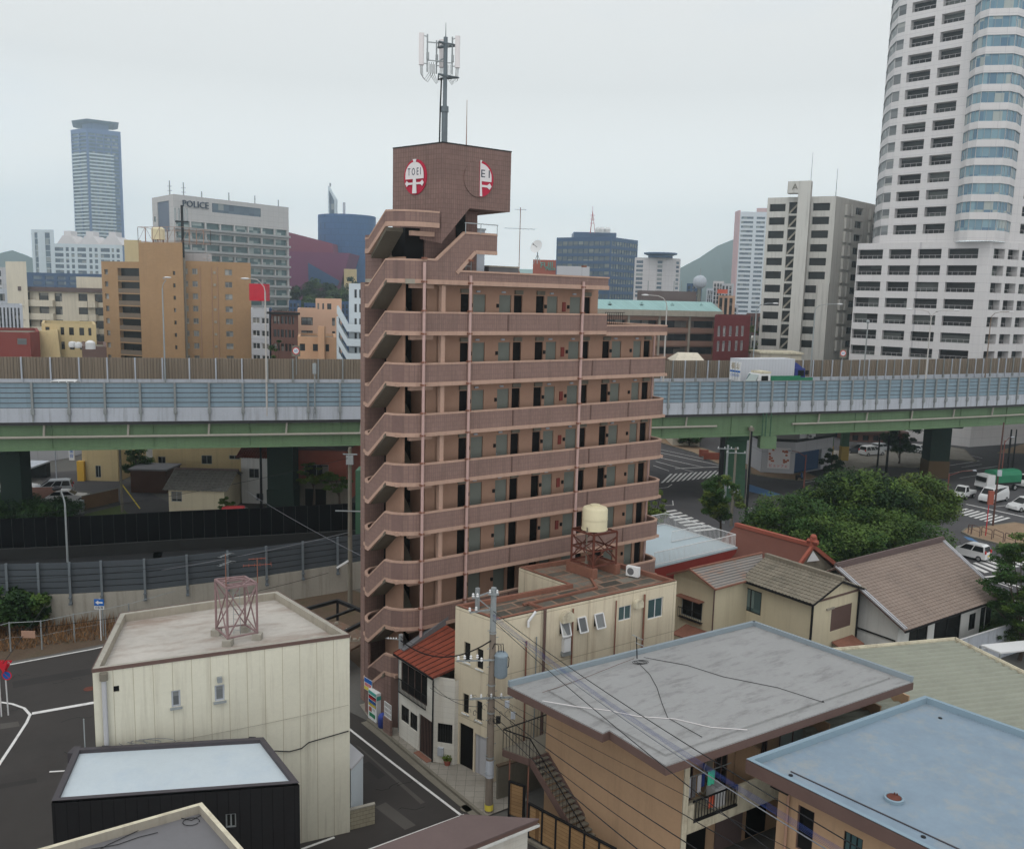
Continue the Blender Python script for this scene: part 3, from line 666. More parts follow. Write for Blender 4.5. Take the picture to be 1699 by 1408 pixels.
a = w0.px(172, 1120); MB().tube([w0.pt(a[0], 0, .12), w0.pt(a[0], a[1]-.1, .12)], .1, 8).build('downpipe', greyc, T, True); MB().tube([w0.pt(a[0], a[1]-.15, .12), w0.pt(a[0], a[1]+.15, .12)], .17, 8).build('rain_head', concd, T, True)
flat_roof(T, pl, 9.32, redconc, creamtrim, .38, .22, conc)
mb = MB()
for w in W_: w.slab(mb, (0, w.L, 9.56, 9.72), .003, .03)
mb.build('roof_edge', browntrim, T)
q = [G(600, 1345, 0), ]; s_, n_ = -6.35, -5.75
an = [W3(-7.35, -6.7), W3(-6.35, -5.9), W3(-6.6, -1.0), W3(-7.6, -1.0)]
T2 = thing('street_annex', 'narrow pale annex on the street side of the cream panel building', 'annex', ctr(an), ROT)
walls(T2, an, 0, 2.9, bluew); sh(T2, inset(an, -.02), 'roof', greyc, 2.9, 3.0)
a0 = G(498, 1398, 0); b0 = G(622, 1366, 0); d = Vector((b0[0]-a0[0], b0[1]-a0[1])).normalized(); nn_ = Vector((-d.y, d.x))*.15
T = thing('block_wall', 'low pale concrete block wall at the foot of the cream panel building', 'wall', a0)
MB().prism([a0, b0, (b0[0]+nn_.x, b0[1]+nn_.y), (a0[0]+nn_.x, a0[1]+nn_.y)], 0, .98).build('blocks', cobblk, T); MB().prism([(a0[0]-.02, a0[1]-.02), (b0[0]+.02, b0[1]-.02), (b0[0]+nn_.x+.02, b0[1]+nn_.y+.02), (a0[0]+nn_.x, a0[1]+nn_.y+.02)], .98, 1.04).build('coping', conc, T)
ft = [G(359, 1043, 9.6), G(378, 1060, 9.6), G(427, 1050, 9.6), G(407, 1037, 9.6)]
T = thing('tank_frame', 'empty rusty pink steel lattice frame on the roof of the cream panel building', 'steel frame', (*ctr(ft)[:2], 9.32), ROT)
for p in ft: MB().box(p[0]-.2, p[0]+.2, p[1]-.2, p[1]+.2, 9.32, 9.6).build('footing', conc, T)
zt_ = 11.95; mb = MB()
for p in ft: mb.beam((p[0], p[1], 9.6), (p[0], p[1], zt_), .08)
mb.build('leg', mat('pink_steel', C(130, 104, 104), .7, .15, 2), T); pk = MATS['pink_steel']; mb = MB()
for i in range(4):
    a, b = ft[i], ft[(i+1) % 4]
    mb.beam((*a[:2], 9.65), (*b[:2], zt_-.1), .05); mb.beam((*b[:2], 9.65), (*a[:2], zt_-.1), .05); mb.beam((*a[:2], 9.64), (*b[:2], 9.64), .06); mb.beam((*a[:2], zt_), (*b[:2], zt_), .09)
mb.build('bracing', pk, T); mb = MB()
mid = lambda a, b, t=.5: (a[0]+(b[0]-a[0])*t, a[1]+(b[1]-a[1])*t, zt_)
for i in range(4): mb.beam(mid(ft[i], ft[(i+1) % 4]), mid(ft[(i+1) % 4], ft[(i+2) % 4]), .06)
for t in (.2, .35, .65, .8): mb.beam(mid(ft[0], ft[1], t), mid(ft[3], ft[2], t), .05)
mb.build('top_grid', pk, T)
ldp = MB(); a = ft[0]
for k in (0, .3): ldp.beam((a[0]+.9+k, a[1]-.3, 9.5), (a[0]+.9+k, a[1]-.3, zt_), .02)
for i in range(9): ldp.beam((a[0]+.9, a[1]-.3, 9.7+.25*i), (a[0]+1.2, a[1]-.3, 9.7+.25*i), .015)
ldp.build('ladder', steel, T)
tv_antenna((ft[2][0]+.05, ft[2][1], 11.98), 1.15, 'small red television antenna on the right corner of the steel lattice frame', 6, .3, legs=False, mats=redo, L_=.6)
tv_antenna((ft[1][0]-.06, ft[1][1]+.1, 11.98), 1.5, 'grey television antenna on the left corner of the steel lattice frame', 5, 1.2, legs=False, mats=steel, L_=.4)
pz = 6.5; bl = [G(85, 1328, pz), G(497, 1298, pz), G(437, 1222, pz), G(125, 1240, pz)]
T = thing('black_house', 'black clad house with a pale blue flat roof', 'house', ctr(bl), ROT-.2)
w0 = Wall(bl[0], bl[1], 0, pz-.1); h = [w0.r(374, 1350, 392, 1372)]
W_ = walls(T, bl, 0, pz-.1, blackwall, {0: h}); windows(T, w0, h, g_void, .1, frame=steel, mull=1)
flat_roof(T, bl, pz-.16, roofp, blacktrim, .16, .2, blacktrim)
for u, v in ((174, 1241), (418, 1226)):
    p = G(u, v+3, pz-.2); MB().box(p[0]-.14, p[0]+.14, p[1]-.14, p[1]+.1, pz-.16, pz-.05).build('roof_drain', blackm, T)
mb = MB(); c = G(235, 1236, pz-.19)
for j in range(4): mb.tube([(c[0]+(-.9+.5*j)+(.5+.06*j)*math.cos(t/3), c[1]+.1*j+.22*math.sin(t/3), c[2]+.02+.01*j) for t in range(0, 17)], .012, 4, False)
tag(mb.build('loose_cable', wireg), 'thin loose cable coiled on the far edge of the pale blue roof', 'cable')
MB().tube([G(141, 1172+66, pz-.1), (G(141, 1238, pz-.1)[0]-.02, G(141, 1238, pz-.1)[1], pz+1.25)], .03, 5)
p = G(141, 1238, pz); tag(MB().tube([(p[0], p[1], pz-.2), (p[0], p[1], pz+1.2)], .025, 6).build('roof_pole', steel), 'bare thin steel pole at the left corner of the black house roof', 'pole')
p = G(128, 1245, pz); tag(MB().box(p[0]-.35, p[0]-.05, p[1]-.1, p[1]+.45, pz-.5, pz-.05).add([], []).build('corner_box', blacktrim), 'small charcoal box on the left end of the black house', 'box')
gz = 9.0; A_ = G(335, 1330, gz); L_ = G(60, 1408, gz); R_ = G(405, 1408, gz)
vl = ((L_[0]-A_[0])*2.2, (L_[1]-A_[1])*2.2); vr = ((R_[0]-A_[0])*2.6, (R_[1]-A_[1])*2.6)
gp = ccw([A_[:2], (A_[0]+vl[0], A_[1]+vl[1]), (A_[0]+vl[0]+vr[0], A_[1]+vl[1]+vr[1]), (A_[0]+vr[0], A_[1]+vr[1])])
T = thing('grey_roofed_building', 'nearest building at the bottom left with a dark grey flat roof edged in cream', 'building', ctr(gp), 0)
walls(T, inset(gp, .05), 0, gz-.15, creamtrim); flat_roof(T, gp, gz-.28, greydark, creamtrim, .28, .14, creamgut)
mb = MB(); mb.tube([G(345, 1345, gz-.25), G(318, 1360, gz-.25), G(280, 1352, gz-.25), G(240, 1372, gz-.25), G(180, 1400, gz-.25), G(165, 1408, gz-.25)], .012, 4).tube([G(262, 1380, gz-.25), G(230, 1388, gz-.25), G(196, 1400, gz-.25), G(150, 1408, gz-.25)], .012, 4)
mb.tube([(G(325, 1350, gz-.26)[0]+.25*math.cos(t/2), G(325, 1350, gz)[1]+.2*math.sin(t/2), gz-.25) for t in range(13)], .012, 4)
tag(mb.build('roof_wire', wirem), 'thin black wires lying loose across the nearest dark grey roof', 'cable')
p = G(342, 1335, gz); tag(MB().lathe((p[0]-.05, p[1]-.05, gz-.27), [(.1, 0), (.1, .1), (.06, .14)], 10).build('roof_fitting', steel), 'small round metal fitting in the corner of the nearest dark grey roof', 'fitting')
sz = 4.0; r_ = G(895, 1357, sz); t_ = G(770, 1350, sz); bl_ = G(615, 1408, sz)
dl = (bl_[0]-t_[0], bl_[1]-t_[1]); sp = ccw([r_[:2], t_[:2], (t_[0]+dl[0]*2, t_[1]+dl[1]*2), (r_[0]+dl[0]*2.1, r_[1]+dl[1]*2.1)])
T = thing('brown_roofed_shed', 'low white shed with a brown sheet roof at the bottom centre', 'shed', ctr(sp), 0)
walls(T, inset(sp, .22), 0, sz-.22, whitewall); sh(T, sp, 'roof', brownroof, sz-.06, sz); sh(T, inset(sp, .03), 'fascia', browntrim, sz-.24, sz-.062)
mb = MB()
for k in range(4):
    a, b = sp[k], sp[(k+1) % 4]; mb.beam((*a, sz-.30), (*b, sz-.30), .09)
mb.build('gutter', whitep, T)
hp = [W3(-1.46, -.3), W3(-1.22, -3.75), W3(-.45, -4.65), W3(1.9, -4.6), W3(1.9, -.25)]
T = thing('white_house', 'narrow white boarded two storey house with a red metal roof on the street', 'house', ctr(hp), ROT)
f_ = Wall(hp[0], hp[1], 0, 4.85); g_ = Wall(hp[1], hp[2], 0, 4.95)
hf = [f_.r(668, 1106, 709, 1138)]; hf = [(f_.L*.05, f_.L*.82, 2.95, 4.65)]; hl = [(f_.L*.06, f_.L*.3, 1.15, 2.1), (f_.L*.33, f_.L*.55, 1.1, 2.05)]; hd = [(f_.L*.6, f_.L*.98, .08, 2.3)]
hg = [(.25, g_.L-.1, 1.25, 2.35)]
hp2 = hp
mb = MB(); f_.face(mb, hf+hl+hd, .1); g_.face(mb, hg, .1)
for i in (2, 3, 4): Wall(hp[i], hp[(i+1) % 5], 0, 4.85).face(mb)
mb.build('wall', whitewall, T)
windows(T, f_, hf, g_void, .1, frame=browntrim, fw=.04, mull=3); windows(T, f_, hl, g_void, .1, frame=blackm, fw=.05, mull=1); windows(T, g_, hg, g_void, .1, frame=blackm, mull=5, fw=.03)
o = f_.pane(MB(), hd[0], -.08).build('door', browntrim, T); m_ = MB()
for i in range(9): x = hd[0][0]+.08+i*(hd[0][1]-hd[0][0]-.16)/8; f_.slab(m_, (x-.015, x+.015, .1, 2.2), -.078, -.05)
m_.build('door_slats', blackm, o)
m_ = MB(); x0, x1 = hf[0][0]-.05, hf[0][1]+.05
for i in range(22): x = x0+i*(x1-x0)/21; f_.slab(m_, (x-.012, x+.012, 2.85, 3.6), .12, .145)
f_.slab(m_, (x0, x1, 3.6, 3.64), .1, .15); f_.slab(m_, (x0, x1, 2.82, 2.86), .1, .15); m_.build('window_railing', blackm, T)
m_ = MB(); f_.slab(m_, (f_.L*.6, f_.L*.98, 0, .12), .002, .35); m_.build('door_step', rusttrim, T)
ra, rb, rc, rd = W3(-1.62, .1, 4.95), W3(-1.42, -4.0, 5.0), W3(1.75, -4.75, 6.0), W3(1.75, .1, 5.95)
mb = MB(); NR = 9
rbs = MB()
def lerp(a, b, t): return tuple(a[i]+(b[i]-a[i])*t for i in range(3))
MB().hexa([(*p[:2], p[2]-.07) for p in (ra, rb, rc, rd)], [ra, rb, rc, rd]).build('roof', redroof, T)
for i in range(NR+1):
    p = lerp(ra, rb, i/NR); q = lerp(rd, rc, i/NR); rbs.beam((p[0], p[1], p[2]+.02), (q[0], q[1], q[2]+.02), .045, .05)
rbs.build('roof_rib', rust, T)
MB().beam((ra[0], ra[1], ra[2]-.08), (rb[0], rb[1], rb[2]-.08), .1).tube([(rb[0], rb[1], 4.9), (hp[1][0]-.03, hp[1][1]-.06, 4.7), (hp[1][0]-.03, hp[1][1]-.06, 0)], .045, 6).build('gutter', blackm, T)
g_.slab(MB(), (.3, .62, .55, 1.0), .002, .14).build('meter_box', conclight, T)
mb = MB(); mb.hexa([(*W3(-1.2, -.35)[:2], 5.0), (*W3(1.9, .0)[:2], 5.95), (*W3(1.9, .14)[:2], 5.95), (*W3(-1.2, .12)[:2], 5.0)], [(*W3(-1.2, -.35)[:2], 5.15), (*W3(1.9, .0)[:2], 6.45), (*W3(1.9, .14)[:2], 6.45), (*W3(-1.2, .12)[:2], 5.15)]); mb.build('upper_roof_edge', greydark, T)
bz = 8.9; bp = [G(756, 1003, bz), G(824, 1027, bz), G(1123, 962, bz), G(985, 920, bz), G(861, 940, bz), G(942, 968, bz)]
T = thing('beige_building', 'beige three storey block with a rusty flat roof and a water tank on it', 'building', ctr(bp), ROT)
s_w = Wall(bp[0], bp[1], 0, bz-.05); r_w = Wall(bp[1], bp[2], 0, bz-.05); i_w = Wall(bp[5], bp[0], 0, bz-.05)
hs = [s_w.r(770, 1067, 780, 1097), s_w.r(791, 1078, 801.5, 1108), s_w.r(768, 1152, 777.5, 1182), s_w.r(790, 1164, 799.5, 1194)]
hs = [((a), (b), (c+d)/2-.55, (c+d)/2+.55) for a, b, c, d in hs]
door_h = [(.35, 1.05, .02, 2.45)]; recess_h = []
x_ = s_w.L
hdoor = [(x_-1.35, x_-.45, .05, 2.3)]; hrec = [(.15*x_, .5*x_, .02, 2.5)]
ht = [r_w.r(929, 1030, 942, 1050), r_w.r(958, 1025, 970, 1044), r_w.r(986, 1019, 999, 1037)]
hsl = [r_w.r(1027, 1007, 1047, 1026), r_w.r(1076, 995, 1099, 1022)]
mb = MB(); s_w.face(mb, hs+hdoor+hrec, .12); r_w.face(mb, ht+hsl, .12)
for i in (2, 3, 4, 5): Wall(bp[i], bp[(i+1) % 6], 0, bz-.05).face(mb)
mb.build('wall', beige, T)
windows(T, s_w, hs, g_void, .1, frame=beige, fw=.02, mull=0, sill=whitep); windows(T, r_w, hsl, g_green, .1, frame=white, fw=.05, mull=1)
s_w.pane(MB(), hrec[0], -.1).build('recess', black, T); s_w.pane(MB(), hdoor[0], -.09).build('door', greyc, T)
for h in ht:     # top-hung panes pushed open at the bottom
    r_w.pane(MB(), h, -.1).build('recess', black, T)
    a, b, c, d = h; o = MB().quad(r_w.pt(a+.05, c+.02, .3), r_w.pt(b-.05, c+.02, .3), r_w.pt(b-.05, d, .02), r_w.pt(a+.05, d, .02)).build('window', g_grey, T)
    fb = MB()
    for p, q in (((a, c), (b, c)), ((b, c), (b, d)), ((b, d), (a, d)), ((a, d), (a, c))): fb.beam(r_w.pt(p[0], p[1], .32 if p[1] == c else .03), r_w.pt(q[0], q[1], .32 if q[1] == c else .03), .06)
    fb.build('frame', white, o)
flat_roof(T, bp, bz-.25, rustroof, rusttrim, .25, .2, rusttrim)
mb = MB(); mb.beam(G(902, 1009, bz-.1), G(861+16, 1000, bz-.1), .12); a = G(902, 1011, bz-.15); b = G(1060, 958, bz-.15); c = G(870, 1004, bz-.2)
mb.build('roof_seam', rusttrim, T)
MB().beam(G(868, 1003, bz-.18), G(990, 975, bz-.18), .16, .12).beam(G(990, 975, bz-.18), G(975, 950, bz-.18), .14, .1).build('roof_seam', rusttrim, T)
for u, r, m_, zz in ((873, .05, rusttrim, (0, 7.4)), (902, .085, browntrim, (0, 8.9)), (949, .05, rusttrim, (0, 8.6)), (1020, .04, rusttrim, (0, 8.5)), (1066, .06, rusttrim, (2, 8.5)), (890, .035, steel, (0, 7.5))):
    x = r_w.px(u, 1030)[0]; MB().tube([r_w.pt(x, zz[0], r+.03), r_w.pt(x, zz[1], r+.03)], r, 6).build('wall_pipe', m_, T, True)
x, z = r_w.px(880, 1022); MB().tube([r_w.pt(x-.2, z-.5, .12), r_w.pt(x-.2, z-.2, .12), r_w.pt(x+.25, z+.25, .12)], .07, 7).build('vent_pipe', white, T, True)
for u, v, s2 in ((938, 1022, .38), (1056, 999, .28)):
    x, z = r_w.px(u, v); mb = MB(); n = 10; pts = [(x+s2*math.cos(math.pi*i/n), z+s2*.9*math.sin(math.pi*i/n)) for i in range(n+1)]
    r_w.poly(mb, [(x-s2, z-.25), (x+s2, z-.25)]+pts, .002, .32); mb.build('vent_hood', creamgut, T, True)
x, z = r_w.px(937, 1068)
r_w.slab(MB(), (x-.22, x+.22, z-.35, z+.4), .002, .24).build('water_heater', white, T); r_w.slab(MB(), (x-.26, x+.3, z-.6, z-.36), .002, .2).build('heater_pipes', steel, T)
ft = [W3(9.1, -2.3), W3(9.3, -4.1), W3(11.1, -4.1), W3(10.9, -2.2)]
T = thing('water_tank', 'round cream water tank on a rusty red steel stand', 'water tank', (*ctr(ft)[:2], 8.65), ROT)
cx_, cy_ = ctr(ft)[:2]; dz0 = 8.66
for (a, b) in ((0, 1), (2, 3)):
    p, q = ft[a], ft[b]; d = Vector((q[0]-p[0], q[1]-p[1])).normalized(); n = Vector((-d.y, d.x))
    MB().prism([(p[0]-d.x*.2+n.x*.2, p[1]-d.y*.2+n.y*.2), (p[0]-d.x*.2-n.x*.2, p[1]-d.y*.2-n.y*.2), (q[0]+d.x*.2-n.x*.2, q[1]+d.y*.2-n.y*.2), (q[0]+d.x*.2+n.x*.2, q[1]+d.y*.2+n.y*.2)], dz0, dz0+.6).build('plinth', rusttrim, T)
tzp = 11.25
for p in ft: MB().beam((*p[:2], dz0+.6), (*p[:2], tzp), .1).build('leg', rust, T)
mb = MB()
for i in range(4):
    a, b = ft[i], ft[(i+1) % 4]
    mb.beam((*a[:2], dz0+.9), (*b[:2], tzp-.3), .05); mb.beam((*b[:2], dz0+.9), (*a[:2], tzp-.3), .05)
    for z in (dz0+.7, (dz0+tzp)/2+.3, tzp): mb.beam((*a[:2], z), (*b[:2], z), .08)
mb.build('bracing', rust, T)
mb = MB(); MBp = MB()
for i in range(5): p = lerp(ft[0]+() if False else (*ft[0][:2], tzp), (*ft[1][:2], tzp), i/4); q = lerp((*ft[3][:2], tzp), (*ft[2][:2], tzp), i/4); mb.beam((p[0], p[1], tzp+.04), (q[0], q[1], tzp+.04), .08)
mb.beam((cx_, cy_, dz0), (cx_, cy_, tzp), .14); mb.build('platform', rust, T)
MB().lathe((cx_, cy_, tzp+.09), [(.76, 0), (.76, 1.22), (.7, 1.33), (.45, 1.42), (.3, 1.43), (.3, 1.5), (.0, 1.52)], 32).build('tank', tank, T, True)
MB().lathe((cx_, cy_, tzp+.09), [(.785, .62), (.785, .68)], 32, False).lathe((cx_, cy_, tzp+.09), [(.80, 0), (.80, .06)], 32).build('tank_band', tank, T)
MB().tube([(cx_-.5, cy_-.75, dz0), (cx_-.5, cy_-.75, tzp+.3), (cx_-.5, cy_-.6, tzp+.3)], .04, 6).build('feed_pipe', concd, T)
def ac_unit(loc, rot, label, m=white):
    T = thing('air_conditioner', label, 'air conditioner', loc, rot); x, y, z = loc
    Mx = MW[T.name]; t = lambda a, b, c: tuple(Mx @ Vector((a, b, c)))
    def bxl(mb, a0, a1, b0, b1, c0, c1): return mb.hexa([t(a0, b0, c0), t(a1, b0, c0), t(a1, b1, c0), t(a0, b1, c0)], [t(a0, b0, c1), t(a1, b0, c1), t(a1, b1, c1), t(a0, b1, c1)])
    bxl(MB(), -.4, .4, -.15, .15, .08, .66).build('casing', m, T); k = MB(); n = 18
    k.add([t(-.1+.22*math.cos(2*math.pi*i/n), -.155, .37+.22*math.sin(2*math.pi*i/n)) for i in range(n)], [tuple(reversed(range(n)))]); k.build('fan_grille', mat('fan_grey', C(96, 96, 98)), T)
    for a in (-.28, .28): bxl(MB(), a-.05, a+.05, -.16, .16, 0, .08).build('foot', concd, T)
    return T
p = G(1050, 957, 8.66); ac_unit(p, ROT-1.2, 'white air conditioner unit on the rusty roof of the beige block')
rz = 7.0; gp = [G(842, 1137, rz), G(1000, 1216, rz), G(1011, 1211, rz), G(1105, 1270, rz), G(1516, 1130, rz), G(1250, 1036, rz)]
T = thing('grey_roofed_flats', 'two storey ochre flats with a stained grey flat roof and outside stair', 'apartment building', ctr(gp), ROT); GF = T
sh(T, gp, 'fascia', browntrim, rz-.42, rz-.06); sh(T, inset(gp, .03), 'roof', greyroof, rz-.059, rz)
gi = [G(908, 1146, rz), G(1104, 1254, rz), G(1476, 1126, rz), G(1250, 1050, rz)]
sh(T, gi, 'roof_sheet', greyroof, rz+.002, rz+.09)
kb = MB()
for a, b in ((gp[0], gp[5]), (gp[5], gp[4])): 
    w = Wall(a, b, rz, rz+.3); w.slab(kb, (0.02, w.L-.02, rz+.001, rz+.26), .0 if 0 else -.0, .14) if False else w.slab(kb, (.02, w.L-.02, rz+.001, rz+.26), .001, .16)
kb.build('parapet', greyedge, T)
bw = [W3(1.1, -10.6), W3(2.35, -18.4), W3(2.6, -18.4), W3(15.5, -18.9), W3(15.2, -11.2)]
bw = [W3(1.1, -10.6), W3(2.35, -18.6), W3(2.5, -18.6), W3(2.5, -17.2), W3(15.6, -18.0), W3(15.2, -11.4)]
walls(T, bw, 0, rz-.42, ochre)
MB().beam((*bw[1][:2], 0), (*bw[1][:2], rz-.42), .2).build('corner_post', creamgut, T)
bf = Wall(W3(2.5, -18.65), W3(15.6, -19.4), 0, rz-.42)   # front plane of the balconies
def bpx(u0, u1, z0, z1, v=1300): a = bf.px(u0, v)[0]; b = bf.px(u1, v)[0]; return (min(a, b), max(a, b), z0, z1)
bfl = MB(); bf.slab(bfl, (0, bf.L, 2.75, 3.15), -1.5, 0); bfl.build('balcony_slab', creamgut, T)
for q in ((.0, bpx(1130, 1154, 0, 0)[1], 3.15, 4.05), (bpx(1226, 1280, 0, 0)[0], bpx(1226, 1282, 0, 0)[1], 3.15, 4.1), (bpx(1226, 1282, 0, 0)[1]+.01, bf.L, 3.15, 4.1)): bf.slab(MB(), q, -.12, 0).build('balcony_parapet', creamgut, T)
mb = MB(); a, b, _, _ = bpx(1154, 1226, 0, 0)
for i in range(16): x = a+(b-a)*i/15; bf.slab(mb, (x-.012, x+.012, 3.15, 4.1), -.08, -.05)
bf.slab(mb, (a, b, 4.08, 4.14), -.09, -.04); bf.slab(mb, (a, b, 3.16, 3.24), -.12, -.0); mb.build('balcony_railing', blackm, T)
bk_ = Wall(W3(2.5, -17.24), W3(15.6, -18.04), 0, 6.5)
ws = []
for u0, u1, z0, z1, nm in ((1134, 1150, 3.15, 5.4, 'g'), (1186, 1206, 3.15, 5.5, 'g'), (1290, 1332, 3.6, 5.3, 'g'), (1262, 1270, 3.4, 5.2, 'g'), (1372, 1398, 3.4, 5.4, 'g'), (1422, 1456, 3.6, 5.3, 'g')):
    a = bk_.px(u0, 1260)[0]; b = bk_.px(u1, 1260)[0]; h = (a, b, z0, z1); o = bk_.slab(MB(), h, .003, .02).build('window', g_void if u0 < 1280 else g_green, T)
    fb = MB()
    for q in ((a, a+.05, z0, z1), (b-.05, b, z0, z1), (a+.05, b-.05, z0, z0+.05), (a+.05, b-.05, z1-.05, z1), ((a+b)/2-.03, (a+b)/2+.03, z0+.05, z1-.05)): bk_.slab(fb, q, .021, .05)
    fb.build('frame', browntrim, o)
for u in (1260, 1373, 1455, 1500):
    x = bf.px(u, 1240)[0]; w = Wall(bf.pt(x, 0, 0), bk_.pt(bk_.px(u-14, 1235)[0], 0, 0), 3.15, 5.6)
    x = bf.px(u, 1240)[0]; p = bf.pt(x, 3.15, 0); MB().hexa([bf.pt(x, 3.15, -1.35), bf.pt(x, 3.15, -.02), bf.pt(x+.1, 3.15, -.02), bf.pt(x+.1, 3.15, -1.35)], [bf.pt(x, 5.5, -1.35), bf.pt(x, 5.5, -.02), bf.pt(x+.1, 5.5, -.02), bf.pt(x+.1, 5.5, -1.35)]).build('partition', ochre, T)
gd = MB(); 
for x0, x1 in ((.4, 2.6), (5.2, 6.5), (8.2, 9.6)): bk_.slab(MB(), (x0, x1, .1, 2.3), .003, .03).build('ground_floor_opening', black, T)
bk_.slab(MB(), (3.2, 4.9, .1, 2.4), .003, .06).build('shutter', brownr, T)
x = bf.px(1214, 1280)[0]; bk_.slab(MB(), (x-.25, x+.12, 3.9, 4.9), .003, .25).build('water_heater', concd, T)
mb = MB(); mb.tube([bk_.pt(x-.35, 3.9, .2), bk_.pt(x-.35, 4.6, .2), bk_.pt(x-.2, 4.9, .2)], .03, 5).tube([bk_.pt(x-.45, 3.5, .2), bk_.pt(x-.3, 3.35, .2), bk_.pt(x-.15, 3.6, .2), bk_.pt(x-.15, 3.95, .2)], .03, 5); mb.build('heater_pipes', creamgut, T)
st0, st1 = W3(.05, -10.7), W3(.75, -14.3)      # outer edge top / bottom
ed = lambda t, o: (st0[0]+(st1[0]-st0[0])*t+DX[0]*o, st0[1]+(st1[1]-st0[1])*t+DX[1]*o)
NS = 17; zs = 3.2
for i in range(NS):
    t0, t1 = i/NS, (i+1)/NS; z = zs*(1-(i+1)/(NS+.0))+.0
    a, b, c, d = ed(t0, .03), ed(t0, .97), ed(t1+.01, .97), ed(t1+.01, .03)
    MB().prism([a, d, c, b], z, z+.06).build('stair_tread', concd, T)
mb = MB()
for o_ in (0, 1.0):
    a, b = ed(0, o_), ed(1, o_); mb.beam((a[0], a[1], zs-.1), (b[0], b[1], -.05), .06, .34)
mb.build('stair_stringer', browntrim, T)
mb = MB(); lz = 3.22
lp = [W3(-.35, -9.3), W3(.05, -10.72), W3(1.12, -10.62), W3(2.9, -8.6), W3(2.2, -8.4)]
lp = [W3(-.55, -9.35), W3(.02, -10.75), W3(1.08, -10.75), W3(1.12, -10.55), W3(3.3, -10.5), W3(3.3, -9.2)]
MB().prism(lp, lz-.12, lz).build('stair_landing', concd, T); mb = MB()
for a, b in ((lp[0], lp[1]), (lp[5], lp[0]), (lp[1], lp[2])): mb.beam((*a[:2], lz-.2), (*b[:2], lz-.2), .1, .34)
mb.build('landing_edge', browntrim, T)
rl = MB()
for a, b, n in ((lp[0], lp[1], 8), (lp[0], lp[5], 20)):
    for i in range(n+1):
        p = lerp((*a[:2], lz), (*b[:2], lz), i/n); rl.beam(p, (p[0], p[1], lz+1.0), .035 if i in (0, n) else .018)
    rl.beam((*a[:2], lz+1.0), (*b[:2], lz+1.0), .045)
a, b = ed(0, .02), ed(1, .02); rl.beam((*a, lz+.95), (*b, .95), .04)
for i in range(0, 18): p = lerp((*a, lz), (*b, 0), i/17); rl.beam(p, (p[0], p[1], p[2]+.95), .018)
rl.build('stair_railing', blackm, T)
for s_, n_ in ((-.3, -9.6), (.1, -10.6)): MB().beam(W3(s_, n_, 0), W3(s_, n_, lz-.15), .07).build('stair_post', rusttrim, T)
lx = bf.px(1165, 1300)[0]
T = thing('laundry', 'washing with a green and an orange cloth hung on the ochre flats balcony', 'laundry', bf.pt(lx, 3.3, -.5))
MB().beam(bf.pt(lx-.7, 4.95, -.5), bf.pt(lx+2.2, 4.95, -.5), .03).build('clothes_pole', steel, T)
for i, (x, w_, z0, m_) in enumerate(((-.45, .3, 4.0, greyc), (-.1, .22, 3.95, greydark), (.2, .22, 4.1, greyc), (.45, .2, 4.3, wireb), (.85, .42, 4.25, mat('green_cloth', C(70, 200, 160))), (.62, .36, 3.45, mat('orange_cloth', C(235, 100, 70))))):
    zt2 = 4.9 if i < 5 else 4.0
    k = MB(); n = 6; vs = []
    for a in range(n+1):
        for z in (zt2, (zt2+z0)/2, z0): vs.append(bf.pt(lx+x+w_*a/n, z, -.5+(.03*math.sin(a*2.1+i) if i < 5 else .35+.03*math.sin(a*2.))))
    k.add(vs, [(a*3+j, a*3+j+1, a*3+4+j, a*3+3+j) for a in range(n) for j in range(2)]); k.build('cloth', m_, T)
T = thing('washing_machine', 'white washing machine standing on the ochre flats balcony', 'washing machine', bf.pt(lx+1.35, 3.15, -.55))
x = lx+1.5; MB().hexa([bf.pt(x-.3, 3.15, -.9), bf.pt(x-.3, 3.15, -.35), bf.pt(x+.3, 3.15, -.35), bf.pt(x+.3, 3.15, -.9)], [bf.pt(x-.3, 4.05, -.9), bf.pt(x-.3, 4.0, -.35), bf.pt(x+.3, 4.0, -.35), bf.pt(x+.3, 4.05, -.9)]).build('drum_casing', white, T)
MB().hexa([bf.pt(x-.26, 4.03, -.86), bf.pt(x-.26, 4.0, -.39), bf.pt(x+.26, 4.0, -.39), bf.pt(x+.26, 4.03, -.86)], [bf.pt(x-.24, 4.12, -.84), bf.pt(x-.24, 4.06, -.41), bf.pt(x+.24, 4.06, -.41), bf.pt(x+.24, 4.12, -.84)]).build('lid', greyc, T)
uz = 6.5; up_ = [G(1238, 1258, uz), G(1544, 1408, uz), (0, 0), G(1535, 1153, uz)]
a, b, d = up_[0], up_[1], up_[3]; k_ = 1.35; b = (a[0]+(b[0]-a[0])*k_, a[1]+(b[1]-a[1])*k_); up_ = [a[:2], b, (b[0]+d[0]-a[0]+.3, b[1]+d[1]-a[1]), d[:2]]
T = thing('blue_roofed_flats', 'ochre flats under a flat pale blue membrane roof in the bottom right corner', 'apartment building', ctr(up_), ROT)
sh(T, up_, 'fascia', browntrim, uz-.6, uz-.31)
for i in range(4): Wall(up_[i], up_[(i+1) % 4], uz-.6, uz).slab(MB(), (.0, Wall(up_[i], up_[(i+1) % 4]).L, uz-.6, uz-.04), -.02, .012).build('fascia_board', browntrim, T)
flat_roof(T, up_, uz-.3, blueroof, bluedge, .3, .2, bluedge, name='roof')
ui = inset(up_, .9); w0 = Wall(ui[0], ui[1], 0, uz-.45)
h = [w0.r(1321, 1380, 1346, 1420), w0.r(1400, 1388, 1430, 1415)]; h = [(h[0][0], h[0][1], 3.2, 5.1), (h[1][0], h[1][1], 4.1, 5.0)]
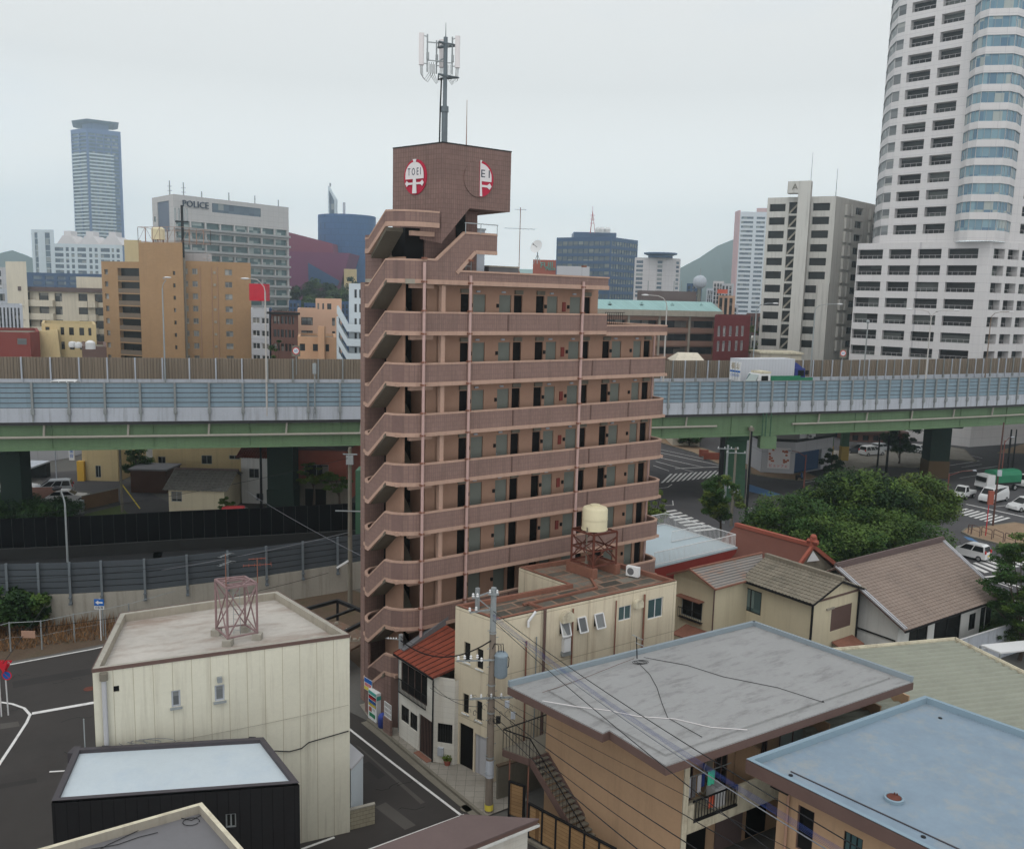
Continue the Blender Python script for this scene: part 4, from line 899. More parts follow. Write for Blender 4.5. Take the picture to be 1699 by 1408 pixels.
walls(T, ui, 0, uz-.45, ochre, {0: h}, .12); windows(T, w0, h[:1], g_void, .1, frame=browntrim, mull=0); windows(T, w0, h[1:], g_green, .1, frame=blackm, mull=2)
x = w0.px(1307, 1370)[0]; MB().tube([w0.pt(x, 0, .12), w0.pt(x, uz-.45, .12)], .06, 7).build('downpipe', peach, T, True)
e_ = Wall(ui[3], ui[0], 0, 6); 
mb = MB(); w0.slab(mb, (-.5, .05, 5.4, 6.05), -.1, .02); w0.slab(mb, (-.1, .7, 5.55, 6.05), .003, .5); mb.build('eave_bracket', blackm, T)
p = G(1483, 1327, uz-.3)
MB().lathe(p, [(.36, 0), (.36, .13), (.30, .15), (.27, .1)], 24).build('roof_hatch', bluedge, T, True); k = MB().lathe((p[0], p[1], p[2]+.02), [(.265, .06), (.265, .12), (.1, .14), (0, .145)], 24); k.box(p[0]+.05, p[0]+.09, p[1]+.1, p[1]+.16, p[2]+.14, p[2]+.24).box(p[0]+.14, p[0]+.18, p[1]+.08, p[1]+.14, p[2]+.14, p[2]+.22).build('hatch_lid', rust, T)
MB().beam(G(1312, 1279, uz-.28), G(1600, 1412, uz-.28), .05, .04).build('lightning_strip', blacktrim, T)
for u, v in ((1312, 1286), (1560, 1191), (1532, 1388)): q = G(u, v, uz-.3); MB().lathe(q, [(.09, 0.001), (.09, .03), (.0, .04)], 10).build('roof_drain', blackm, T)
cz = 5.0; a, b, c = G(1394, 1077, cz), G(1585, 1060, cz), G(1699, 1116, cz)
dv = Vector((a[0]-b[0], a[1]-b[1])).normalized(); dw = Vector((c[0]-b[0], c[1]-b[1])).normalized()
cp = [b[:2], (b[0]+dv.x*16, b[1]+dv.y*16), (b[0]+dv.x*16+dw.x*11, b[1]+dv.y*16+dw.y*11), (b[0]+dw.x*11, b[1]+dw.y*11)]
T = thing('corrugated_warehouse', 'warehouse with a wide olive grey ribbed metal roof and cream gutter', 'warehouse', ctr(cp), math.atan2(dv.y, dv.x))
cpi = ccw(cp); walls(T, inset(cpi, .3), 0, cz-.25, creamtrim)
mb = MB(); n = 22; vs = []
for i in range(n*4+1):
    t = i/(n*4)*11; ph = i % 4; z = cz-.1+(.1 if ph in (0, 1) else .0); o = (b[0]+dw.x*t, b[1]+dw.y*t)
    vs += [(o[0]+dv.x*.15, o[1]+dv.y*.15, z), (o[0]+dv.x*16, o[1]+dv.y*16, z)]
mb.add(vs, [(2*i, 2*i+1, 2*i+3, 2*i+2) for i in range(n*4)]); mb.build('roof', corr, T)
sh(T, inset(cpi, .2), 'ceiling', creamtrim, cz-.24, cz-.18)
mb = MB()
for p, q in ((cp[0], cp[1]), (cp[0], cp[3])): mb.beam((*p, cz+.0), (*q, cz+.0), .28, .16); mb.beam((p[0], p[1], cz+.1), (q[0], q[1], cz+.1), .1, .06)
mb.build('gutter', creamgut, T)
a, b = G(1588, 1063, 2.4), G(1760, 1009, 2.4); w = Wall(a, b, 0, 2.4)
T = thing('sheet_fence', 'white ribbed sheet fence behind the olive metal roof', 'fence', (a[0], a[1], 0), ROT)
mb = MB(); n = int(w.L/.12); vs = []
for i in range(n+1): o = .02 if i % 4 < 2 else 0; vs += [w.pt(w.L*i/n, 0, o), w.pt(w.L*i/n, 2.4, o)]
mb.add(vs, [(2*i, 2*i+2, 2*i+3, 2*i+1) for i in range(n)]).build('panel', conclight, T); mb = MB(); w.slab(mb, (0, w.L, 2.4, 2.46), -.04, .05); w.slab(mb, (0, w.L, 1.2, 1.26), .04, .08); mb.build('rail', white, T)
a, b, c = G(1627, 1069, 2.6), G(1660, 1082, 2.6), G(1699, 1078, 2.6); d = G(1690, 1063, 2.6)
e = (c[0]+(c[0]-b[0])*1.2, c[1]+(c[1]-b[1])*1.2); f = (e[0]+a[0]-b[0], e[1]+a[1]-b[1])
T = thing('carport', 'small white flat roofed carport at the right edge in front of the sheet fence', 'carport', (*ctr([a, b, e, f])[:2], 0), 0)
sh(T, ccw([a[:2], b[:2], e, f]), 'roof', white, 2.5, 2.6)
for p in (a, b, e, f): MB().box(p[0]-.05, p[0]+.05, p[1]-.05, p[1]+.05, 0, 2.5).build('post', steel, T)
def slope(mb, A, B_, C_, D_, cols, rows, amp=.05, step=.035, wave=4):
    """A-B ridge (left to right), D-C eave"""
    A, B_, C_, D_ = map(Vector, (A, B_, C_, D_)); nrm = (B_-A).cross(D_-A).normalized(); nrm = -nrm if nrm.z < 0 else nrm
    nc = cols*wave; vs = []; base = len(mb.v)
    for r in range(rows):
        for e in (0, 1):
            t = (r+e)/rows; L0 = A.lerp(D_, t); R0 = B_.lerp(C_, t); h = step*(0 if e == 0 else 1)
            for c in range(nc+1):
                ph = math.sin(2*math.pi*c/wave); k = amp*(abs(ph) if wave < 4 else max(ph, -.3)); vs.append(L0.lerp(R0, c/nc)+nrm*(k+h+.01))
    fs = []; W_ = nc+1
    for r in range(rows*2-1):
        for c in range(nc): i = r*W_+c; fs.append((i, i+W_, i+W_+1, i+1))
    mb.add(vs, fs)
def under(T, A, B_, C_, D_, m, t=.1): MB().hexa([(p[0], p[1], p[2]-t) for p in (A, B_, C_, D_)], [(p[0], p[1], p[2]-.005) for p in (A, B_, C_, D_)]).build('eave_board', m, T)
T = thing('tiled_house', 'white walled house with a wide brown grey tiled roof beside the trees', 'house', W3(35, -9, 0), ROT)
rA, rB = W3(28.7, -7.2, 7.0), W3(42.4, -7.25, 7.0); eA, eB = W3(29.2, -12.3, 4.05), W3(41.95, -12.4, 4.05); fA, fB = W3(29.2, -2.1, 4.05), W3(41.95, -2.1, 4.05)
mb = MB(); slope(mb, rA, rB, eB, eA, 34, 22, .04, .03); mb.build('roof', tilebr, T); mb = MB(); slope(mb, rB, rA, fA, fB, 34, 18, .04, .03); mb.build('roof', tilebr, T)
under(T, rA, rB, eB, eA, browntrim); under(T, rB, rA, fA, fB, browntrim)
MB().beam((rA[0], rA[1], 7.12), (rB[0], rB[1], 7.12), .3, .3).beam((rA[0], rA[1], 7.3), (rB[0], rB[1], 7.3), .16, .12).build('ridge', brownr, T)
vb = MB(); 
for p, q in ((rA, eA), (rB, eB)):
    for o in (.0, .22): sgn = 1 if p is rA else -1; vb.beam((p[0]+DX[0]*o*sgn, p[1]+DX[1]*o*sgn, p[2]+.13), (q[0]+DX[0]*o*sgn, q[1]+DX[1]*o*sgn, q[2]+.13), .1, .1)
vb.build('verge_tile', mat('verge_tile', C(165, 165, 170), .6), T)
pw = [W3(29.8, -11.5), W3(41.2, -11.6), W3(41.2, -2.8), W3(29.8, -2.8)]
w0 = Wall(pw[0], pw[1], 0, 4.1); hh = [w0.r(1509, 1046, 1536, 1080), w0.r(1552, 1026, 1589, 1080), w0.r(1609, 1019, 1617, 1042), w0.r(1628, 1008, 1642, 1046)]
hh = [(a, b, max(c, .3), min(d, 3.7)) for a, b, c, d in hh]
walls(T, pw, 0, 4.1, whitep, {0: hh}, .1); windows(T, w0, hh, g_void, .08, frame=blackm, fw=.09, mull=1)
for s_ in (29.8, 41.2): MB().add([W3(s_, -11.5, 4.1), W3(s_, -2.8, 4.1), W3(s_, -7.2, 6.7)], [(0, 1, 2)]).build('gable', whitep, T)
Wall(W3(29.75, -3), W3(29.75, -11.45), 2.9, 3.0).slab(MB(), (0, 8.4, 2.9, 3.0), .0, .04).build('trim_board', blackm, T)
MB().beam((eA[0], eA[1], 3.98), (eB[0], eB[1], 3.98), .12).build('gutter', blackm, T)
T = thing('cream_tiled_house', 'cream two storey house with an old mossy tile roof and brown shutters', 'house', W3(26.4, -6.5, 0), ROT)
rA, rB = W3(26.5, -2.7, 7.05), W3(26.5, -9.3, 7.05); eA, eB = W3(23.5, -3.3, 5.95), W3(23.55, -9.25, 5.95); fA, fB = W3(29.5, -3.0, 5.95), W3(29.4, -9.25, 5.95)
rA = W3(26.5, -3.0, 7.05)
mb = MB(); slope(mb, rA, rB, eB, eA, 22, 9, .05, .04); mb.build('roof', tilegr, T); mb = MB(); slope(mb, rB, rA, fA, fB, 22, 9, .05, .04); mb.build('roof', tilegr, T)
under(T, rA, rB, eB, eA, blackm, .14); under(T, rB, rA, fA, fB, blackm, .14)
MB().beam((rA[0], rA[1], 7.18), (rB[0], rB[1], 7.18), .28, .26).build('ridge', tilegr, T)
pw = [W3(24.0, -3.4), W3(24.0, -8.9), W3(29.0, -8.9), W3(29.0, -3.4)]
w0 = Wall(pw[0], pw[1], 0, 5.95); w1 = Wall(pw[1], pw[2], 0, 5.95)
h0 = [w0.r(1228, 975, 1262, 1014)]; h0 = [(h0[0][0], h0[0][1], 3.7, 5.35)]; h1 = [w1.r(1381, 996, 1411, 1034)]; h1 = [(h1[0][0], h1[0][1], 3.5, 5.1)]
walls(T, pw, 0, 5.95, creamh, {0: h0, 1: h1}, .1); windows(T, w0, h0, g_green, .08, frame=blackm, fw=.08, mull=1); o = w1.pane(MB(), h1[0], -.02).build('shutter', browntrim, T)
w1.slab(MB(), (h1[0][0]-.6, h1[0][0]+.2, h1[0][3]+.0, h1[0][3]+.12), .002, .1).build('shutter_rail', creamtrim, T)
MB().add([W3(24, -8.92, 5.95), W3(29, -8.92, 5.95), W3(26.5, -8.92, 6.9)], [(0, 1, 2)]).build('gable', creamh, T)
w1.slab(MB(), (-.1, w1.L+.1, 5.85, 5.98), .002, .07).build('gable_board', browntrim, T)
for s_, n_ in ((23.97, -8.93), (23.97, -3.38), (29.03, -8.93)): MB().beam(W3(s_, n_, 0), W3(s_, n_, 5.9), .12).build('corner_trim', blackm, T)
MB().hexa([W3(26.3, -9.9, 2.4), W3(28.6, -9.9, 2.4), W3(28.6, -8.95, 2.7), W3(26.3, -8.95, 2.7)], [W3(26.3, -9.9, 2.5), W3(28.6, -9.9, 2.5), W3(28.6, -8.95, 2.8), W3(26.3, -8.95, 2.8)]).build('porch_roof', rusttrim, T)
T = thing('rusty_roofed_house', 'cream house with a striped rusty sheet roof and a railed window', 'house', W3(22, -2, 0), ROT)
rA, rB = W3(19.7, -2.1, 6.95), W3(27.2, -2.1, 6.95); eA, eB = W3(20.3, -3.9, 5.95), W3(25.5, -3.75, 5.95); fA, fB = W3(19.8, .1, 5.95), W3(27.2, .1, 5.95)
MB().hexa([(*p[:2], p[2]-.06) for p in (rA, eA, eB, rB)], [rA, eA, eB, rB]).build('roof', rustm, T); MB().hexa([(*p[:2], p[2]-.06) for p in (rB, fB, fA, rA)], [rB, fB, fA, rA]).build('roof', rustm, T)
mb = MB()
for i in range(1, 9): p, q = lerp(rA, eA, i/9), lerp(rB, eB, i/9); mb.beam((*p[:2], p[2]+.01), (*q[:2], q[2]+.01), .03, .04)
mb.build('roof_step', greydark, T); MB().beam((*rA[:2], 7.0), (*rB[:2], 7.0), .16, .08).beam((*rA[:2], 6.97), (*eA[:2], 5.97), .1).beam((*rA[:2], 6.97), (*fA[:2], 5.97), .1).beam((*eA[:2], 5.95), (*eB[:2], 5.95), .1).build('roof_trim', rusttrim, T)
pw = [W3(20.3, -.1), W3(20.6, -3.6), W3(25.3, -3.55), W3(25.3, -.1)]
w0 = Wall(pw[0], pw[1], 0, 5.95); h0 = [w0.r(1132, 984, 1165, 1012)]; h0 = [(h0[0][0], h0[0][1], 3.3, 4.6)]
walls(T, pw, 0, 5.95, creamh, {0: h0}, .1); windows(T, w0, h0, g_void, .08, frame=steel, fw=.05, mull=1)
MB().add([W3(20.3, -.1, 5.95), W3(20.6, -3.6, 5.95), W3(20.1, -2.0, 6.85)], [(0, 1, 2)]).build('gable', creamh, T)
a, b, c, d = h0[0]; mb = MB(); w0.slab(mb, (a-.15, b+.15, d+.1, d+.16), .002, .6); mb.build('window_canopy', rusttrim, T); mb = MB()
for i in range(14): x = a-.1+(b-a+.2)*i/13; w0.slab(mb, (x-.01, x+.01, c-.1, c+.55), .25, .27)
w0.slab(mb, (a-.1, b+.1, c+.55, c+.6), .24, .28); w0.slab(mb, (a-.1, b+.1, c-.14, c-.1), .002, .28); mb.build('window_railing', blackm, T)
MB().beam(W3(20.55, -3.65, 0), W3(20.55, -3.65, 5.9), .08).build('downpipe', browntrim, T)
MB().hexa([W3(18.9, -1.5, 2.3), W3(19.2, -3.7, 2.3), W3(20.5, -3.7, 2.7), W3(20.3, -1.5, 2.7)], [W3(18.9, -1.5, 2.38), W3(19.2, -3.7, 2.38), W3(20.5, -3.7, 2.78), W3(20.3, -1.5, 2.78)]).build('porch_roof', rusttrim, T)
T = thing('terrace_building', 'red banded building with a pale blue roof terrace and white railing', 'building', W3(28.5, 8, 0), ROT)
tp_ = [W3(22.5, 4.1), W3(32.3, 4.5), W3(32.3, 12.8), W3(22.5, 12.8)]
sh(T, inset(tp_, .15), 'wall', redband, 0, 3.9); sh(T, tp_, 'roof_band', redband, 3.9, 4.85); sh(T, inset(tp_, -.05), 'roof', mat('terrace_blue', C(156, 170, 176), .7, .05, .4), 4.85, 5.0)
w0 = Wall(tp_[0], tp_[1], 0, 4); h = [w0.r(1185, 933, 1216, 922)]; w0.slab(MB(), (w0.L-4.2, w0.L-.8, 2.9, 3.6), .0, .02).build('window', g_dark, T)
mb = MB(); ri = inset(tp_, .1); 
def railing(mb, a, b, z, h=1.05, gap=.14, r=.022, post=1.8):
    a, b = Vector(a[:2]), Vector(b[:2]); L = (b-a).length; n = int(L/gap)
    for i in range(n+1):
        p = a+(b-a)*i/n; q = 0.03 if i % int(post/gap) == 0 else r; mb.beam((p.x, p.y, z), (p.x, p.y, z+h), q)
    for zz in (z+.08, z+h): mb.beam((a.x, a.y, zz), (b.x, b.y, zz), .05)
for a, b in ((ri[0], ri[1]), (ri[1], ri[2]), (ri[2], ri[3])): railing(mb, a, b, 5.0)
q0 = W3(28.5, 8.2); q1 = W3(32.0, 8.3); railing(mb, q0, q1, 5.0, .95)
mb.build('railing', white, T)
T = thing('temple_hall', 'low hall with a long dark red copper roof and an ornamented gable', 'temple', W3(34.5, 3, 0), ROT)
R0, R1 = W3(34.5, 6.6, 6.05), W3(34.9, -.9, 6.05); E0, E1 = W3(28.2, 6.6, 3.0), W3(29.4, -1.2, 3.0); F0, F1 = W3(37.6, 6.6, 3.9), W3(38.2, -1.3, 3.8)
M0, M1 = W3(31.5, 6.6, 4.2), W3(32.3, -1.1, 4.2)
for q in ((R0, M0, M1, R1), (M0, E0, E1, M1), (R1, F1, F0, R0)): MB().hexa([(*p[:2], p[2]-.12) for p in q], list(q)).build('roof', brownt, T)
MB().beam((*R0[:2], 6.15), (*R1[:2], 6.15), .35, .3).build('ridge', redo, T)
k = MB(); p = R1; k.beam((p[0], p[1], 6.0), (p[0], p[1], 6.75), .5, .3).beam((p[0], p[1], 6.3), (p[0]-.1, p[1]-.1, 6.55), .9, .3).lathe((p[0], p[1], 6.7), [(.22, 0), (.26, .15), (.16, .3), (0, .34)], 10).build('ridge_ornament', redo, T)
k = MB()
for a, b in ((R1, M1), (M1, E1), (R1, F1)): k.beam((*a[:2], a[2]+.02), (*b[:2], b[2]+.02), .22, .3)
k.build('gable_board', redo, T)
MB().add([(*W3(32.6, -.9)[:2], 4.1), (*W3(37.8, -.95)[:2], 3.8), (*W3(34.9, -.85)[:2], 5.8)], [(0, 1, 2)]).build('gable', tilegr, T)
MB().add([(*W3(34.1, -1.0)[:2], 4.9), (*W3(35.7, -1.05)[:2], 4.8), (*W3(34.9, -.95)[:2], 5.7)], [(0, 1, 2)]).build('gable_panel', white, T)
sh(T, [W3(30, -.6), W3(37.3, -.7), W3(37.3, 6.2), W3(30, 6.2)], 'wall', creamh, 0, 3.4)
struct(MB().quad((-3000, -60, 0), (3000, -60, 0), (3000, 6000, 0), (-3000, 6000, 0)), 'ground', urban)
def gpoly(name, m, pts, z, kind='structure', px=True):
    P = [G(u, v, z) if px else (u, v, z) for u, v in pts]; P = ccw(P); return struct(MB().add([(p[0], p[1], z) for p in P], [tuple(range(len(P)))]), name, m, kind=kind)
def line(mb, pts, w, z, px=True):
    P = [Vector(G(u, v, z)[:2]) if px else Vector((u, v)) for u, v in pts]; n = len(P); A_ = []
    for i in range(n):
        d = (P[min(i+1, n-1)]-P[max(i-1, 0)]).normalized(); nn = Vector((-d.y, d.x))*w/2; A_.append((P[i]+nn, P[i]-nn))
    for i in range(n-1): a, b = A_[i], A_[i+1]; mb.quad((*a[1], z), (*b[1], z), (*b[0], z), (*a[0], z))
def dash(mb, a, b, w, n, duty, z):
    a, b = Vector(G(*a, z)[:2]), Vector(G(*b, z)[:2])
    for i in range(n): p = a+(b-a)*i/n; q = a+(b-a)*(i+duty)/n; line(mb, [p, q], w, z, False)
def crossing(name, a0, a1, b0, b1, n, duty=.5, z=.012):
    """bars run from line a0-a1 to line b0-b1"""
    mb = MB(); a0, a1, b0, b1 = [Vector(G(*p, z)[:2]) for p in (a0, a1, b0, b1)]
    for i in range(n):
        t, s = i/n, (i+duty)/n; q = [a0.lerp(a1, t), a0.lerp(a1, s), b0.lerp(b1, s), b0.lerp(b1, t)]; q = ccw([tuple(x) for x in q]); mb.add([(p[0], p[1], z) for p in q], [(0, 1, 2, 3)])
    return struct(mb, name, paint)
c_ = [(-60, 1.0), W3(-19.5, 22.0), W3(-13.6, 22.1), W3(-9, 22.5), W3(-6, 21.5), W3(-4.2, 15), W3(-3.6, 8), W3(-2.1, 2.4), W3(-1.9, 0), W3(-1.75, -5), W3(-1.55, -9.5), W3(-.5, -13.5), W3(1.0, -30), W3(-24, -30), W3(-50, -10)]
P = [(p[0], p[1]) for p in c_[1:]]
P = [(-70, 45)]+P[:]
struct(MB().add([(p[0], p[1], .004) for p in ccw(P+[(-40, 0)])], [tuple(range(len(P)+1))]), 'road', asphalt)
mb = MB(); line(mb, [(-40, 1116), (0, 1105), (80, 1090), (155, 1076), (260, 1052)], .15, .010); line(mb, [(35+18, 1183), (155, 1165), (170, 1163)], .32, .010)
line(mb, [(-30, 1163), (0, 1164), (20, 1167), (40, 1174), (50, 1185), (44, 1198), (20, 1235), (0, 1265), (-40, 1330)], .16, .014)
line(mb, [(560, 1192), (585, 1213), (640, 1256), (700, 1302), (767, 1353)], .14, .010); line(mb, [(500, 1408), (555, 1388)], .14, .010); line(mb, [(560, 1430), (612, 1408), (770, 1350)], .08, .010)
line(mb, [(82, 1279.5), (107, 1278)], .12, .010)
struct(mb, 'road_marking', paint)
pa_ = mat('asphalt_patch', C(58, 55, 54, .8), .95, .12, .6, fine=20); pb_ = mat('asphalt_patch_pale', C(88, 84, 80, .8), .95, .12, .6, fine=20)
for i, q in enumerate(([(20, 1130), (150, 1108), (152, 1118), (22, 1141)], [(0, 1200), (30, 1196), (33, 1204), (0, 1209)], [(612, 1262), (640, 1285), (628, 1292), (600, 1268)], [(640, 1330), (690, 1368), (672, 1376), (622, 1338)], [(0, 1300), (60, 1290), (62, 1297), (0, 1308)], [(590, 1235), (596, 1238), (705, 1330), (698, 1333)])): gpoly('road_patch', (pa_, pb_)[i % 2], q, .007)
k = MB(); rnd = random.Random(2)
for i in range(9):
    u, v = (rnd.uniform(0, 140), rnd.uniform(1120, 1280)) if i < 6 else (rnd.uniform(600, 700), rnd.uniform(1260, 1370)); pts = []
    for j in range(9): pts.append((u, v)); u += rnd.uniform(2, 9); v += rnd.uniform(-4, 3)
    line(k, pts, .03, .009)
struct(k, 'road_crack', mat('crack_dark', (.012, .011, .011), 1))
gpoly('verge', soil, [(-60, 1070), (-60, 1112), (0, 1100), (80, 1086), (160, 1070), (300, 1040), (470, 1010), (560, 1075), (600, 1110), (606, 1030), (606, 985), (575, 975), (250, 1015), (0, 1028)], .006)
k = MB(); a = [W3(-2.1, 2.4), W3(-1.95, 0), W3(-1.8, -5), W3(-1.6, -9.5), W3(-.6, -13.5)]
for p, q in zip(a, a[1:]): k.beam((p[0], p[1], .03), (q[0], q[1], .03), .16, .2)
struct(k, 'kerb', concd)
gp_ = [W3(-2.0, 2.4), W3(-1.87, 0), W3(-1.72, -5), W3(-1.52, -9.5), W3(1.0, -9.5), W3(1.0, -3), W3(1.0, 4.4), W3(-1.7, 4.4)]
struct(MB().add([(p[0], p[1], .09) for p in ccw(gp_)], [tuple(range(8))]), 'pavement', greypave)
g2 = MB(); g2.add([(p[0], p[1], .014) for p in ccw([W3(-2.55, 2.4), W3(-2.42, 0), W3(-2.25, -5), W3(-2.05, -9.5), W3(-1.7, -9.5), W3(-1.9, -5), W3(-2.05, 0), W3(-2.15, 2.4)])], [tuple(range(8))]); struct(g2, 'gutter_strip', concd)
for u, v, r in ((148, 1142, .33), (774, 1340, .3), (772, 1341, .0)):
    if r: p = G(u, v, .012); struct(MB().lathe((p[0], p[1], .006), [(r, 0), (r, .008)], 20), 'manhole_cover', rust if u < 200 else concd)
T = thing('vending_machine', 'white drinks vending machine with a green band against the brown tiled wall', 'vending machine', W3(-2.0, 1.45, .09), ROT)
vp0, vp1 = Vector(G(611, 1190, .09)[:2]), Vector(G(628, 1203, .09)[:2]); vd = (vp1-vp0).normalized(); vn = Vector((-vd.y, vd.x)); vw = .95
V = [tuple(vp0), tuple(vp0+vd*vw), tuple(vp0+vd*vw+vn*.75), tuple(vp0+vn*.75)]
MB().prism(V, .12, 1.92).build('casing', white, T); w = Wall(V[0], V[1], .1, 1.95); w1 = Wall(V[1], V[2], .1, 1.95)
w.slab(MB(), (.06, vw-.06, 1.7, 1.88), .002, .02).build('header_panel', signgreen, T)
for i, z in enumerate((1.42, 1.2, 1.0)):
    o = w.slab(MB(), (.06, vw-.06, z-.03, z+.2 if i == 0 else z+.14), .002, .012).build('display', black, T); k = MB()
    for j in range(8): w.slab(k, (.1+j*.1, .16+j*.1, z, z+.12), .013, .03)
    k.build('drinks', [signred, signblue, yel][i], o)
w.slab(MB(), (.5, .8, .75, .9), .002, .02).build('coin_panel', greyc, T); w.slab(MB(), (.1, .4, .62, .88), .002, .02).build('advert', redo, T); w.slab(MB(), (.15, .8, .32, .55), .002, .02).build('outlet_flap', greenm, T)
w1.slab(MB(), (.0, .75, 1.5, 1.75), .002, .012).build('side_band', signgreen, T)
p = G(635, 1206, .09); T = thing('recycling_bin', 'round blue recycling bin beside the white vending machine', 'bin', p)
MB().lathe(p, [(.24, .02), (.28, .1), (.29, .55), (.26, .6)], 20).build('bin_body', mat('bin_blue', C(40, 55, 120), .4), T, True)
MB().lathe((p[0], p[1], p[2]+.6), [(.27, 0), (.27, .08), (.2, .2), (.08, .28), (0, .29)], 20).build('lid', mat('lid_blue', C(50, 66, 150), .4), T, True)
T = thing('wall_poster', 'blue white and yellow poster on the brown tiled wall above the vending machine', 'poster', W3(-1.7, 2.6, 1.7), ROT)
w = Wall(G(604, 1180, .09)[:2], G(622, 1196, .09)[:2], 0, 3); w = Wall(W3(-1.84, 3.0), W3(-1.62, 1.35), 0, 3); a = w.px(604, 1126); b = w.px(619, 1145)
cxp = (a[0]+b[0])/2; czp = (a[1]+b[1])/2
w.slab(MB(), (cxp-.42, cxp+.42, czp-.38, czp+.38), .01, .03).build('sheet', white, T); w.slab(MB(), (cxp-.4, cxp+.4, czp+.1, czp+.36), .031, .036).build('blue_field', signblue, T)
w.slab(MB(), (cxp-.4, cxp+.4, czp-.36, czp-.16), .031, .036).build('yellow_field', yel, T); k = MB()
for j in range(5): w.slab(k, (cxp-.34+j*.14, cxp-.25+j*.14, czp-.13, czp+.06), .031, .036)
k.build('red_letters', signred, T)
p = G(742, 1268, .09); T = thing('potted_plant', 'potted plant by a blue tub at the foot of the white house', 'plant', p)
MB().lathe(p, [(.14, 0), (.2, .25)], 14).build('pot', redo, T)
def leaves(mb, c, r, n, size, rnd=None):
    rnd = rnd or random
    for _ in range(n):
        a = rnd.uniform(0, 6.283); z = rnd.uniform(-1, 1); q = rnd.random()**.35; s_ = math.sqrt(1-z*z)
        x, y, zz = c[0]+r[0]*q*s_*math.cos(a), c[1]+r[1]*q*s_*math.sin(a), c[2]+r[2]*q*z
        b = rnd.uniform(0, 6.283); t = rnd.uniform(-.9, .9); l = size*rnd.uniform(.7, 1.4)
        ux, uy, uz = math.cos(b), math.sin(b), t*.6; vx, vy, vz = -math.sin(b), math.cos(b), rnd.uniform(-.6, .6)
        mb.quad((x-ux*l, y-uy*l, zz-uz*l), (x+vx*l*.5, y+vy*l*.5, zz+vz*l*.5), (x+ux*l, y+uy*l, zz+uz*l), (x-vx*l*.5, y-vy*l*.5, zz-vz*l*.5))
    return mb
leaves(MB(), (p[0], p[1], p[2]+.38), (.26, .26, .2), 120, .07).build('foliage', leafm[2], T)
p2 = G(741, 1258, .09); tag(MB().lathe(p2, [(.16, 0), (.22, .38), (.23, .4), (.19, .4)], 16).build('plastic_tub', signblue, None, True), 'blue plastic tub standing by the white house corner', 'tub')
p = G(655, 1222, .09)
T = thing('gate_post', 'low brown brick gate wall with a white grille beside the blue bin', 'gate', p, ROT)
gw_ = Wall(W3(-2.0, .62), W3(-1.95, -.15), 0, 1.1); gw_.slab(MB(), (0, gw_.L, 0, 1.05), -.15, 0).build('wall', tiled, T); k = MB()
for i in range(6): x = .03+i*(gw_.L-.06)/5; gw_.slab(k, (x-.02, x+.02, 1.05, 1.95), -.1, -.06)
for z in (1.08, 1.35, 1.62, 1.93): gw_.slab(k, (0, gw_.L, z-.02, z+.02), -.101, -.059)
k.build('grille', white, T)
T = thing('yard_wall', 'dark stained concrete yard wall between the pole and the ochre flats', 'wall', W3(.5, -9.3, 0), ROT)
w = Wall(W3(-.3, -8.6), W3(3.3, -8.9), 0, 1.9); w.slab(MB(), (0, w.L, 0, 1.8), -.15, 0).build('wall', concd, T); w.slab(MB(), (0, w.L, 1.8, 1.88), -.2, .04).build('coping', soil, T)
def panel_fence(name, label, a, b, z, n, gap=.1):
    w = Wall(a, b, 0, z); T = thing(name, label, 'fence', (a[0], a[1], 0)); k = MB()
    for i in range(n+1): x = w.L*i/n; w.slab(k, (x-.05, x+.05, 0, z), -.05, .05)
    w.slab(k, (-.05, w.L+.05, z, z+.07), -.06, .06); k.build('post', blackm, T)
    for i in range(n): w.slab(MB(), (w.L*i/n+.05, w.L*(i+1)/n-.05, .15, z-.05), -.03, .03).build('panel', wood, T)
panel_fence('wooden_gate', 'small wooden panel gate in a black frame right of the street pole', W3(-.55, -10.0), W3(-.2, -10.7), 1.8, 1)
panel_fence('wooden_fence', 'ochre wooden panel fence in a black frame below the outside stair', W3(-.75, -11.9), W3(.35, -16.6), 1.7, 6)
T = thing('yard_frame', 'black steel frame with a cluttered yard behind the cream panel building', 'frame', G(560, 1040, 0)); k = MB()
q = [G(500, 1012, 3.2), G(560, 996, 3.2), G(622, 1022, 3.2), G(568, 1050, 3.2)]
for i in range(4): k.beam(q[i], q[(i+1) % 4], .22); k.beam(q[i], (*q[i][:2], 0), .16)
k.beam(lerp(q[0], q[3], .5), lerp(q[1], q[2], .5), .16); k.build('steel_frame', blackm, T)
q2 = [(x*.98+ctr(q)[0]*.02, y*.98+ctr(q)[1]*.02) for x, y, z in q]; MB().prism(q2, 1.6, 1.75).build('floor', mat('rusty_floor', C(110, 92, 78), .9, .3, 1.5, dirt=C(120, 80, 60), dirta=.7, dscale=1.2), T)
k = MB()
for i in range(14):
    t, s_ = random.random()*.8+.1, random.random()*.8+.1; p = lerp(lerp(q[0], q[1], t), lerp(q[3], q[2], t), s_); r = random.uniform(.08, .3); k.hexa([(p[0]-r, p[1]-r, 1.75), (p[0]+r, p[1]-r*.7, 1.75), (p[0]+r*.8, p[1]+r, 1.75), (p[0]-r*.9, p[1]+r, 1.75)], [(p[0]-r*.8, p[1]-r*.7, 1.75+r), (p[0]+r*.7, p[1]-r*.6, 1.8+r*.8), (p[0]+r*.6, p[1]+r*.6, 1.75+r), (p[0]-r*.7, p[1]+r*.8, 1.75+r*.9)])
o = k.build('clutter', creamtrim, T); o['kind'] = 'stuff'
